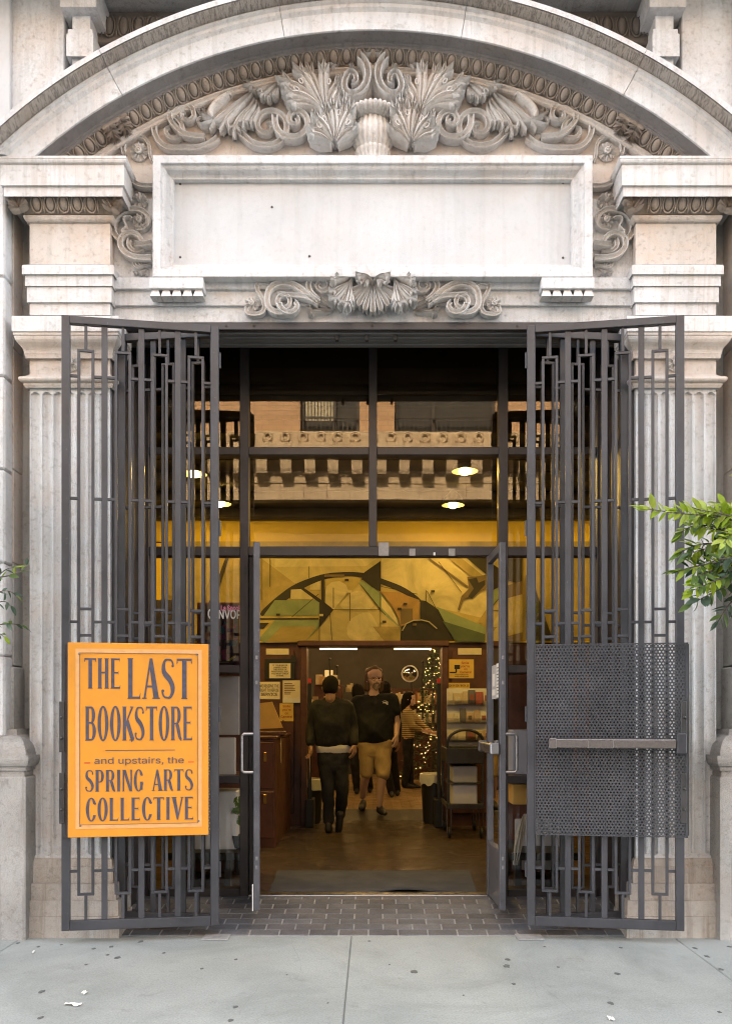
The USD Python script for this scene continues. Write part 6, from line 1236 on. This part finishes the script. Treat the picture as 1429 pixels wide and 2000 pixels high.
# ---- the man walking out
d = 10.5
pm = thing('person', 'man walking out, in black t-shirt and khaki shorts, wearing glasses and a short grey beard', 'person')
hd = Head(P3(731, 1326.5, d - .02), 14, 1.17); nk = P3(730, 1360, d + .01)
sL, sR = P3(699, 1372, d + .02), P3(764, 1367, d - .02)                # shoulders as seen, left and right
eR, wR = P3(775, 1411, d - .02), P3(774, 1436, d - .10)
eL, wL = P3(690, 1412, d + .08), P3(695, 1440, d + .02)
hL, hR = P3(717, 1452, d), P3(746, 1452, d)
kL, kR = P3(715, 1513, d + .02), P3(746, 1514, d - .10); aL, aR = P3(708, 1556, d + .22), P3(741, 1573, d - .03)
bodyg = hd.skull(nk) + [['all', (sL, .06), (sR, .06), (P3(716, 1400, d), .12), (P3(748, 1400, d), .12)], ['all', (P3(716, 1400, d), .12), (P3(748, 1400, d), .12), (hL, .11), (hR, .11)], [(sR, .062), (eR, .044), (wR, .031)], [(sL, .062), (eL, .044), (wL, .031)], [(hL, .10), (kL, .060), (P3(711, 1530, d + .10), .056), (aL, .038)], [(hR, .10), (kR, .062), (P3(744, 1535, d - .07), .058), (aR, .038)], [(nk, .065), (P3(730, 1385, d), .10)]]
bodyg += hand(wR, [.0, -.12, -1], [-.5, -.9, 0], 1.05) + hand(wL, [.0, -.1, -1], [.5, -.9, 0], 1.05)
obj('body', sculpt(bodyg, .016), 'skin', pm, smooth=True)
tee = [['all', (sL + [0, 0, .005], .085), (sR + [0, 0, .005], .085), (P3(712, 1400, d + .01), .155), (P3(751, 1400, d + .01), .155)], ['all', (P3(712, 1400, d + .01), .155), (P3(751, 1400, d + .01), .155), (P3(713, 1441, d), .125), (P3(749, 1441, d), .125), (P3(731, 1425, d - .10), .12)], [(sR, .092), (P3(770, 1387, d - .02), .090)], [(sL, .092), (P3(694, 1392, d + .05), .088)], [(P3(730, 1362, d + .01), .078), (P3(731, 1378, d), .12)]]
obj('t_shirt', lift(sculpt(tee, .025, 8), .03, 9, 1), 'tee_black', pm, smooth=True)
q = MB(); q.poly(unary_union([thick([(PX(746, d), PZ(1371.5, d)), (PX(751, d), PZ(1369.5, d)), (PX(757, d), PZ(1373, d))], [.012, .012, .012]), thick([(PX(747, d), PZ(1374, d)), (PX(752, d), PZ(1373, d)), (PX(756, d), PZ(1377, d))], [.02, .045, .02])]), d - .215, .0)
obj('chest_emblem', q, 'shirt_white', pm)
sh_ = [['all', (hL + [-.03, 0, .02], .115), (hR + [.03, 0, .02], .115), (P3(718, 1470, d), .11), (P3(745, 1470, d), .11)], [(P3(717, 1465, d), .115), (P3(716, 1509, d + .02), .088)], [(P3(747, 1465, d), .118), (P3(748, 1512, d - .09), .092)]]
obj('shorts', lift(sculpt(sh_, .025, 7), .028, 10, 2), 'khaki', pm, smooth=True)
for hl, to in ((P3(709, 1581, d + .26), P3(704, 1584, d + .04)), (P3(741, 1590, d + .04), P3(752, 1594, d - .17))):
    obj('shoe', sculpt(shoe(hl, to), .02, 6), 'shoe_dark', pm, smooth=True)
hg = [['all', (hd.p(-.045, 0, .035), .100), (hd.p(.026, 0, .104), .052), (hd.p(-.03, 0, .06), .096), (hd.p(-.055, .03, -.04), .062), (hd.p(-.055, -.03, -.04), .062)], ['all', (hd.p(-.012, .074, .04), .040), (hd.p(-.04, .072, -.10), .048)], ['all', (hd.p(-.012, -.074, .04), .040), (hd.p(-.04, -.072, -.10), .048)], ['all', (hd.p(.03, .048, .10), .027), (hd.p(.03, -.048, .10), .027), (hd.p(-.03, .06, .085), .045), (hd.p(-.03, -.06, .085), .045)]]
obj('hair', sculpt(hg, .02, 6), 'hair_brown', pm, smooth=True)
obj('beard', sculpt([['all', (hd.p(.072, .025, -.082), .022), (hd.p(.072, -.025, -.082), .022), (hd.p(.08, 0, -.112), .022)], [(hd.p(.098, .026, -.056), .010), (hd.p(.106, 0, -.047), .0105), (hd.p(.098, -.026, -.056), .010)], [(hd.p(.092, .03, -.058), .010), (hd.p(.076, .03, -.088), .018)], [(hd.p(.092, -.03, -.058), .010), (hd.p(.076, -.03, -.088), .018)]], .012, 4), 'beard_grey', pm, smooth=True)
hd.eyes(pm, True)

# ---- the man walking in
d = 9.27
pb = thing('person', 'man walking in, seen from behind in a dark jacket with a white shirt tail showing', 'person')
hd = Head(P3(646, 1344, d), 172, 1.0); nk = P3(646.5, 1369, d)
sL, sR = P3(619, 1381, d), P3(677, 1380, d); eL, wL = P3(609, 1421, d + .02), P3(606, 1457, d - .08); eR, wR = P3(689, 1420, d + .04), P3(692, 1456, d - .10)
hL, hR = P3(637, 1478, d), P3(665, 1478, d); kL, kR = P3(640, 1545, d - .03), P3(668, 1546, d - .02); aL, aR = P3(642, 1607, d + .04), P3(665, 1597, d + .16)
bodyg = hd.skull(nk) + [['all', (sL, .06), (sR, .06), (P3(636, 1420, d), .10), (P3(661, 1420, d), .10)], ['all', (P3(636, 1420, d), .10), (P3(661, 1420, d), .10), (hL, .075), (hR, .075)], [(sL, .055), (eL, .042), (wL, .03)], [(sR, .055), (eR, .042), (wR, .03)], [(hL, .085), (kL, .055), (aL, .036)], [(hR, .085), (kR, .055), (aR, .036)], [(nk, .06), (P3(648, 1395, d), .09)]] + hand(wL, [.02, -.1, -1], [.4, -.9, 0]) + hand(wR, [-.02, -.1, -1], [-.4, -.9, 0])
obj('body', sculpt(bodyg, .018), 'skin_dark', pb, smooth=True)
jk = [['all', (sL, .082), (sR, .082), (P3(634, 1415, d), .128), (P3(663, 1415, d), .128)], ['all', (P3(634, 1415, d), .128), (P3(663, 1415, d), .128), (P3(636, 1449, d), .118), (P3(667, 1449, d), .118)], [(sL, .082), (eL, .066), (P3(606.5, 1450, d - .07), .052)], [(sR, .082), (eR, .066), (P3(691.5, 1449, d - .09), .052)], ['all', (P3(636, 1369, d), .045), (P3(657, 1369, d), .045), (P3(640, 1383, d), .09), (P3(655, 1383, d), .09)]]
obj('jacket', lift(sculpt(jk, .022, 7), .032, 8, 4), 'jacket_leather', pb, smooth=True)
obj('shirt_tail', lift(sculpt([['all', (P3(634, 1460, d), .108), (P3(668, 1460, d), .108), (P3(640, 1466, d), .104), (P3(664, 1466, d), .104)]], .025, 4), .012, 12, 5), 'shirt_white', pb, smooth=True)
tr = [['all', (hL + [-.01, 0, .05], .100), (hR + [.01, 0, .05], .100), (hL + [-.01, 0, -.02], .104), (hR + [.01, 0, -.02], .104), (P3(640, 1498, d), .098), (P3(664, 1498, d), .098)], [(P3(639, 1495, d), .100), (kL, .074), (aL + [0, 0, .03], .060)], [(P3(665, 1495, d), .100), (kR, .074), (aR + [0, 0, .035], .060)]]
obj('trousers', lift(sculpt(tr, .022, 6), .03, 9, 6), 'denim_black', pb, smooth=True)
obj('shoe', sculpt(shoe(P3(641, 1627, d - .0), P3(643, 1629, d + .24)), .02, 5), 'shoe_dark', pb, smooth=True)
hh_, tt_ = P3(664, 1591, d + .02), P3(661, 1625, d + .10)
obj('shoe', sculpt([['all', (hh_, .042), (P3(662, 1612, d + .05), .045), (tt_, .038)], ['all', (hh_ + [0, .09, .01], .034), (hh_, .042), (P3(663, 1608, d + .10), .04)]], .02, 5), 'shoe_dark', pb, smooth=True)
hg = [['all', (hd.p(-.018, 0, .048), .094), (hd.p(.012, 0, .058), .084), (hd.p(-.042, .022, -.012), .064), (hd.p(-.042, -.022, -.012), .064)]]
obj('hair', sculpt(hg, .02, 5), 'hair_black', pb, smooth=True); hd.eyes(pb)

# ---- the woman in the striped top
d = 13.75
pw = thing('person', 'woman in a yellow striped top and dark trousers reaching out to the right', 'person')
hd = Head(P3(798, 1367, d), 84, .93); nk = P3(794, 1383, d)
s1, s2 = P3(793, 1392, d - .16), P3(797, 1390, d + .15); e1, w1 = P3(803, 1417, d - .18), P3(827, 1428, d - .14); e2, w2 = P3(820, 1412, d + .14), P3(845, 1432, d + .08)
h1, h2 = P3(796, 1449, d - .08), P3(797, 1449, d + .08); k1, k2 = P3(795, 1492, d - .08), P3(799, 1490, d + .09); a1, a2 = P3(790, 1531, d - .08), P3(801, 1530, d + .09)
bodyg = hd.skull(nk) + [['all', (s1, .05), (s2, .05), (P3(797, 1415, d - .06), .085), (P3(797, 1415, d + .06), .085)], ['all', (P3(797, 1415, d - .06), .085), (P3(797, 1415, d + .06), .085), (h1, .085), (h2, .085)], [(s1, .045), (e1, .036), (w1, .025)], [(s2, .045), (e2, .036), (w2, .025)], [(h1, .078), (k1, .05), (a1, .034)], [(h2, .078), (k2, .05), (a2, .034)], [(nk, .052), (P3(796, 1398, d), .07)]] + hand(w1, [1, 0, -.3], [0, .4, 1], .95) + hand(w2, [1, -.1, -.35], [0, -.4, 1], .95)
obj('body', sculpt(bodyg, .016), 'skin', pw, smooth=True)
look('striped_knit', {'g': ('geometry', {}), 's': ('separate_xyz', {}), 'm': ('math', {'math_type': 'multiply', 'value2': 31.0}), 'f': ('math', {'math_type': 'fraction'}), 'c': ('math', {'math_type': 'greater_than', 'value2': .62}), 'x': ('mix_color', {'a': (.60, .46, .20), 'b': (.07, .05, .04)}), 'p': ('principled_bsdf', {'roughness': .9})},
     [('g.position', 's.vector'), ('s.z', 'm.value1'), ('m.value', 'f.value1'), ('f.value', 'c.value1'), ('c.value', 'x.fac'), ('x.result', 'p.base_color')], 'p.BSDF')
top = [['all', (s1, .066), (s2, .066), (P3(798, 1412, d - .06), .11), (P3(798, 1412, d + .06), .11)], ['all', (P3(798, 1412, d - .06), .11), (P3(798, 1412, d + .06), .11), (P3(797, 1436, d - .07), .105), (P3(797, 1436, d + .07), .105)], [(s1, .066), (e1, .056), (P3(820, 1425, d - .15), .044)], [(s2, .066), (e2, .054), (P3(836, 1425, d + .10), .042)]]
obj('striped_top', lift(sculpt(top, .022, 6), .02, 11, 7), 'striped_knit', pw, smooth=True)
obj('trousers', lift(sculpt([['all', (h1, .094), (h2, .094), (P3(797, 1440, d - .06), .095), (P3(797, 1440, d + .06), .095)], [(h1, .094), (k1, .066), (a1 + [0, 0, -.01], .058)], [(h2, .094), (k2, .066), (a2 + [0, 0, -.01], .058)]], .022, 6), .02, 10, 8), 'denim_black', pw, smooth=True)
for a, dy in ((788, -.08), (799, .09)): obj('shoe', sculpt(shoe(P3(a, 1539.5, d + dy), P3(a + 21, 1540.5, d + dy), .04, .034), .02, 5), 'shoe_dark', pw, smooth=True)
obj('hair', sculpt([['all', (hd.p(-.02, 0, .04), .096), (hd.p(-.035, .03, -.03), .075), (hd.p(-.035, -.03, -.03), .075), (hd.p(.03, 0, .085), .055)], [(hd.p(-.05, 0, -.02), .085), (hd.p(-.07, 0, -.12), .07), (hd.p(-.085, 0, -.22), .045)]], .02, 5), 'hair_black', pw, smooth=True); hd.eyes(pw)
obj('paper_tray', MB().add([P3(824, 1430, d - .22), P3(852, 1438, d - .22), P3(852, 1436, d + .05), P3(824, 1428, d + .05)], [(0, 1, 2, 3)]).add([P3(824, 1431, d - .22), P3(852, 1439, d - .22), P3(852, 1437, d + .05), P3(824, 1429, d + .05)], [(0, 1, 2, 3)]), 'paper_cream', None, label='flat pale sheet held out by the woman in the striped top', cat='paper')

# ---- two more visitors, mostly behind the others
def visitor(label, d, hx, hy, fx, fy, yaw, back, lx1, lx2):
    t = thing('person', label, 'person'); hd = Head(P3(hx, hy, d), yaw, .96); s = S(d); nk = hd.c + [0, 0, -.19]; c = hd.c
    sh1, sh2 = c + [-.155, 0, -.26], c + [.155, 0, -.26]; hp1, hp2 = c + [-.08, 0, -.80], c + [.08, 0, -.80]
    zf = Z_B; a1, a2 = np.array([PX(lx1, d), d - .10, zf + .07]), np.array([PX(lx2, d), d + .16, zf + .07]); k1, k2 = (hp1 + a1) / 2 + [0, -.05, .02], (hp2 + a2) / 2 + [0, -.05, .02]
    e1, w1, e2, w2 = sh1 + [-.05, .03, -.30], sh1 + [-.05, -.06, -.55], sh2 + [.05, .03, -.30], sh2 + [.05, -.06, -.55]
    g = hd.skull(nk) + [['all', (sh1, .05), (sh2, .05), (hp1, .09), (hp2, .09)], [(sh1, .05), (e1, .038), (w1, .027)], [(sh2, .05), (e2, .038), (w2, .027)], [(hp1, .08), (k1, .05), (a1, .035)], [(hp2, .08), (k2, .05), (a2, .035)]] + hand(w1, [0, -.1, -1], [.4, -.9, 0], .95) + hand(w2, [0, -.1, -1], [-.4, -.9, 0], .95)
    obj('body', sculpt(g, .02), 'skin_dark', t, smooth=True)
    obj('jacket', lift(sculpt([['all', (sh1, .075), (sh2, .075), (c + [-.1, 0, -.72], .12), (c + [.1, 0, -.72], .12), (c + [0, 0, -.45], .15)], [(sh1, .072), (e1, .058), (w1 + [0, 0, .04], .045)], [(sh2, .072), (e2, .058), (w2 + [0, 0, .04], .045)]], .025, 6), .03, 8, 3), 'tee_black', t, smooth=True)
    obj('trousers', lift(sculpt([['all', (hp1, .098), (hp2, .098)], [(hp1, .098), (k1, .07), (a1, .058)], [(hp2, .098), (k2, .07), (a2, .058)]], .025, 5), .02, 9, 3), 'denim_black', t, smooth=True)
    for a in (a1, a2): obj('shoe', sculpt(shoe(a + [0, .05, -.07], a + [0, -.18, -.07], .04, .036), .022, 4), 'shoe_dark', t, smooth=True)
    obj('hair', sculpt([['all', (hd.p(-.015, 0, .04), .099), (hd.p(-.035, .03, -.03), .078), (hd.p(-.035, -.03, -.03), .078)]] + ([[(hd.p(-.03, 0, 0), .09), (hd.p(-.06, 0, -.14), .08)]] if back else []), .022, 5), 'hair_black', t, smooth=True); hd.eyes(t)
visitor('dark haired visitor in black behind the man in khaki shorts', 12.5, 751, 1347, 775, 1535, 160, True, 764, 776)
visitor('visitor in dark clothes partly hidden between the two walking men', 13.0, 698, 1352, 697, 1549, 200, False, 697, 722)

# ================================================================ TREES ON THE PAVEMENT
def leaf_mesh(c, ax, up, L, w, fold=.25, curl=.15):
    ax = np.asarray(ax, float); ax /= np.linalg.norm(ax); s = np.cross(ax, up); s /= max(np.linalg.norm(s), 1e-6); n = np.cross(s, ax)
    t = np.array([0, .22, .5, .78, 1.0]); hw = w / 2 * np.array([.12, .82, 1.0, .62, 0.02]); V = []
    for a, h_ in zip(t, hw):
        m = c + ax * L * a - n * curl * L * a * a; V += [m - s * h_ + n * fold * h_, m, m + s * h_ + n * fold * h_]
    fs = []
    for i in range(4): b = 3 * i; fs += [(b, b + 1, b + 4, b + 3), (b + 1, b + 2, b + 5, b + 4)]
    return V, fs
rl = random.Random(17)
def branch_leaves(par, twigs, d0, spread, step, Lpx, tones, taper=True):
    tw = MB(); cnt = 0
    for tk, (pts, dd, bright) in enumerate(twigs):
        p = spline(PP(pts, d0 + dd), 20); n = len(p); yy = d0 + dd + np.linspace(0, -spread, n) * rl.uniform(-1, 1); P = np.c_[p[:, 0], yy, p[:, 1]]
        tw.tube(P, np.linspace(.006, .0018, n), 5); Ltot = np.sum(np.linalg.norm(np.diff(P, axis=0), axis=1)); k = int(Ltot / (step * d0 / F)); 
        for i in range(k + 2):
            u = min(1, (i + .35) / (k + 1)) ** .85; j = min(int(u * (n - 1)), n - 2); c = P[j] + (P[j + 1] - P[j]) * (u * (n - 1) - j); t = P[j + 1] - P[j]; t /= np.linalg.norm(t)
            sd = 1 if i % 2 else -1; side = np.array([-t[2], 0, t[0]]) * sd; ax = t * rl.uniform(.25, .9) + side * rl.uniform(.35, 1.0) + np.array([0, rl.uniform(-.9, .5), rl.uniform(-.35, .12)])
            if u > .93: ax = t + np.array([rl.uniform(-.3, .3), rl.uniform(-.5, .3), rl.uniform(-.2, .3)])
            L = Lpx * d0 / F * rl.uniform(.75, 1.2); up = np.array([rl.uniform(-.5, .5), rl.uniform(-.9, -.1), rl.uniform(.4, 1.0)])
            V, fs = leaf_mesh(c + rl.uniform(0, .006), ax, up, L, L * rl.uniform(.36, .46), rl.uniform(.1, .45), rl.uniform(-.1, .3))
            b = bright + .25 * (u - .5) + rl.uniform(-.3, .3); m = tones[0] if b > .78 else tones[1] if b > .55 else tones[2] if b > .30 else (tones[3] if rl.random() < .6 else tones[4])
            obj('leaf', MB().add(V, fs), m, par, smooth=True); cnt += 1
    obj('twigs', tw, 'bark', par, smooth=50)
TONES = ['leaf_lime', 'leaf_bright', 'leaf_mid', 'leaf_dark', 'leaf_grey']
def street_tree(label, tx, ty, twigs, d0, Lpx, side, crown_c, step=12):
    t = thing('street_tree', label, 'tree')
    tr_ = np.array([(tx, ty, -.12), (tx + .03, ty, .8), (tx - .02, ty, 1.6), (tx + .02, ty, 2.4), (tx, ty, 3.2)]); trunk = obj('trunk', MB().tube(spline(tr_, 14), np.linspace(.075, .03, 14), 10), 'bark', t, smooth=50)
    limbs = MB(); 
    for pts, dd, b in twigs:
        e = PP(pts[:1], d0 + dd)[0]; st = np.array([tx, ty, max(1.3, e[1] - .25)]); en_ = np.array([e[0], d0 + dd, e[1]]); limbs.tube(spline([st + [0, 0, rl.uniform(-.35, .2)], (st + en_) / 2 + [rl.uniform(-.04, .04), rl.uniform(-.08, .08), rl.uniform(-.06, .08)], en_], 8), np.linspace(.016, .006, 8), 6)
    cr = obj('crown', limbs, 'bark', t, smooth=50)
    branch_leaves(cr, twigs, d0, .25, step, Lpx, TONES)
    f = MB(); rc = random.Random(int(abs(tx) * 100))
    for i in range(3600):
        v = np.array([rc.gauss(0, 1) for _ in range(3)]); v /= np.linalg.norm(v); r = (.25 + .75 * rc.random() ** .6) * (.8 + .35 * math.sin(7 * v[0] + 3 * v[2])); c = np.array(crown_c) + v * r * np.array([.62, .7, .95])
        if abs(c[0]) < .46 * c[1] + .12 and c[1] > 0: continue
        ax = v + np.array([rc.uniform(-.6, .6), rc.uniform(-.6, .6), rc.uniform(-.7, .3)]); V, fs = leaf_mesh(c, ax, np.array([rc.uniform(-.4, .4), rc.uniform(-.6, .4), 1]), .065, .028); f.add(V, fs)
    obj('outer_leaves', f, 'leaf_mid', t, kind='stuff')
    return t
tw_r = [([(1450, 1030), (1400, 1005), (1345, 1000), (1300, 992), (1268, 986)], 0.0, .85), ([(1450, 1040), (1390, 1015), (1340, 1012), (1302, 1010)], .06, .75), ([(1450, 1020), (1410, 1000), (1378, 992), (1360, 985)], -.05, .85), ([(1450, 1050), (1400, 1030), (1360, 1025), (1332, 1040)], .08, .55), ([(1460, 1070), (1410, 1060), (1365, 1062), (1338, 1075)], .0, .5), ([(1460, 1085), (1400, 1075), (1350, 1082), (1330, 1092)], .12, .3), ([(1460, 1100), (1415, 1095), (1370, 1100), (1338, 1108)], -.06, .5), ([(1460, 1110), (1400, 1115), (1350, 1130), (1332, 1138)], .1, .25), ([(1460, 1120), (1410, 1130), (1370, 1145), (1335, 1160)], .0, .45), ([(1460, 1130), (1420, 1145), (1390, 1160), (1362, 1176)], .05, .25), ([(1460, 1040), (1420, 1045), (1400, 1060), (1385, 1075)], -.1, .6), ([(1460, 1150), (1435, 1170), (1420, 1190), (1408, 1212)], .1, .2), ([(1460, 985), (1440, 968), (1425, 960), (1408, 956)], .0, .8), ([(1460, 1000), (1435, 985), (1420, 975), (1414, 990)], .0, .65), ([(1460, 1090), (1430, 1085), (1405, 1090), (1388, 1100)], -.12, .4), ([(1460, 1060), (1425, 1030), (1400, 1020), (1385, 1008)], -.06, .65), ([(1460, 1120), (1440, 1110), (1415, 1115), (1400, 1125)], -.1, .35)]
street_tree('small ficus tree on the pavement reaching in from the right edge', 2.35, 4.15, tw_r, 4.2, 29, 1, (2.50, 4.2, 2.75), step=5.8)
tw_l = [([(-40, 1135), (-10, 1120), (8, 1108), (14, 1090)], 0.0, .35), ([(-40, 1140), (-8, 1128), (10, 1112), (26, 1108)], .05, .3), ([(-40, 1165), (-15, 1155), (0, 1150), (14, 1158)], .0, .2), ([(-40, 1185), (-18, 1180), (-2, 1172), (8, 1180)], .1, .15), ([(-40, 1215), (-15, 1215), (-2, 1212), (10, 1216)], .0, .2), ([(-40, 1240), (-15, 1240), (-4, 1238), (6, 1244)], .05, .2)]
street_tree('sparse dark leaved tree whose few leaves show at the left edge', -2.75, 4.5, tw_l, 4.6, 19, -1, (-2.85, 4.5, 2.75), step=13)

# ================================================================ ACROSS THE STREET (seen in the glass)
YB = -11.0; path = 2 * D_G - YB; sr = F / path
RX = lambda px: (px - CX) / sr
RZ = lambda py: H + (CY - py) / sr
ob = thing('facing_building', 'tan brick building across the street, mirrored in the upper storefront glass', 'building')
zs1, ztop = RZ(852), 16.0
wins = []
for k in range(-2, 3):
    wins += [(RX(585) + k * 8.6, RX(702) + k * 8.6, 0), (RX(770) + k * 8.6, RX(968) + k * 8.6, 1)]
wins.sort(); wz0, wz1 = RZ(848), RZ(690)
x = -26.0; wl = MB()
for a, b, t in wins:
    if a - .02 < x: continue
    wl.box(x, a, YB - .5, YB, zs1, ztop); wl.box(a, b, YB - .5, YB, wz1, ztop); wl.box(a, b, YB - .5, YB, zs1, wz0 + .01); x = b
    w_ = obj('window', MB().box(a, b, YB - .42, YB - .38, wz0, wz1), 'far_glass', ob)
    fr = MB()
    for q in (a, b - .10, a + (b - a) * (.38 if t else .55)): fr.box(q, q + .10, YB - .37, YB - .25, wz0, wz1)
    fr.box(a, b, YB - .37, YB - .24, wz0, wz0 + .12); fr.box(a, b, YB - .37, YB - .24, wz0 + 1.5, wz0 + 1.6); obj('frame', fr, 'far_dark', w_)
    if not t:
        bl_ = MB()
        for i in range(9): bl_.box(a + .12 + i * .095, a + .18 + i * .095, YB - .376, YB - .372, wz0 + .5, wz1)
        obj('blind', bl_, 'blind', w_)
    r = MB(); x0_, x1_ = (a + .05, b - .05)
    for i in range(int((x1_ - x0_) / .13)): r.box(x0_ + i * .13, x0_ + i * .13 + .025, YB - .2, YB - .17, wz0, wz0 + .52)
    r.box(x0_, x1_, YB - .21, YB - .16, wz0 + .52, wz0 + .56); obj('railing', r, 'far_dark', w_)
wl.box(x, 26, YB - .5, YB, zs1, ztop); obj('brick_wall', wl, 'far_brick', ob)
co = MB(); co.box(-26, 26, YB - .4, YB + .50, RZ(893), RZ(876)); co.box(-26, 26, YB - .4, YB + .35, RZ(876), RZ(852)); co.box(-26, 26, YB - .4, YB + .05, RZ(945), RZ(893)); obj('cornice', co, 'far_stone', ob)
for i in range(-36, 37):
    sx = i * .49; a = np.linspace(0, 1.6 * 2 * np.pi, 22); rad = .15 * (1 - .45 * a / a[-1])
    if abs(sx) < 9: obj('scroll', MB().tube(np.c_[sx + rad * np.cos(a + .6), np.full(22, YB + .37), RZ(864) + rad * np.sin(a + .6)], .032, 5), 'far_stone', ob, smooth=50)
for i in range(-14, 15):
    cx = RX(559) + (i + 3) * .667; pr = [(YB + .05, RZ(936)), (YB + .16, RZ(936)), (YB + .28, RZ(931)), (YB + .33, RZ(922)), (YB + .35, RZ(910)), (YB + .37, RZ(902)), (YB + .42, RZ(901)), (YB + .42, RZ(895)), (YB + .05, RZ(895))]
    m = trimesh.creation.extrude_polygon(Polygon(pr), .30, engine='earcut'); v = m.vertices; obj('corbel', MB().add(np.c_[cx - .15 + v[:, 2], v[:, 0], v[:, 1]], m.faces), 'far_stone', ob)
fz0, fz1 = RZ(977), RZ(945)
for i in range(-38, 38): 
    if abs(i * .66) < 12: obj('frieze_stone', MB().cbox(i * .66 + .004, i * .66 + .656, YB - .3, YB + .03, fz0, fz1, .006), 'far_stone', ob)
obj('frieze_stone', MB().box(-26, -12.6, YB - .3, YB + .03, fz0, fz1).box(12.6, 26, YB - .3, YB + .03, fz0, fz1), 'far_stone', ob)
sf_ = MB(); sf_.box(-26, 26, YB - .8, YB - .6, -.11, fz1 + .2); obj('shopfront', sf_, 'far_dark', ob)
for i in (-6, -5, -4, -3, -2, 2, 3, 4, 5, 6): obj('shop_pier', MB().cbox(i * 4.2 - .35, i * 4.2 + .35, YB - .6, YB - .05, -.11, fz0, .03), 'far_stone', ob)
ln = obj('lane_line', MB().box(-60, 60, -4.0, -3.88, -.27, -.258), 'line_paint', '/World/road')
stage.SetDefaultPrim(stage.GetPrimAtPath('/World'))
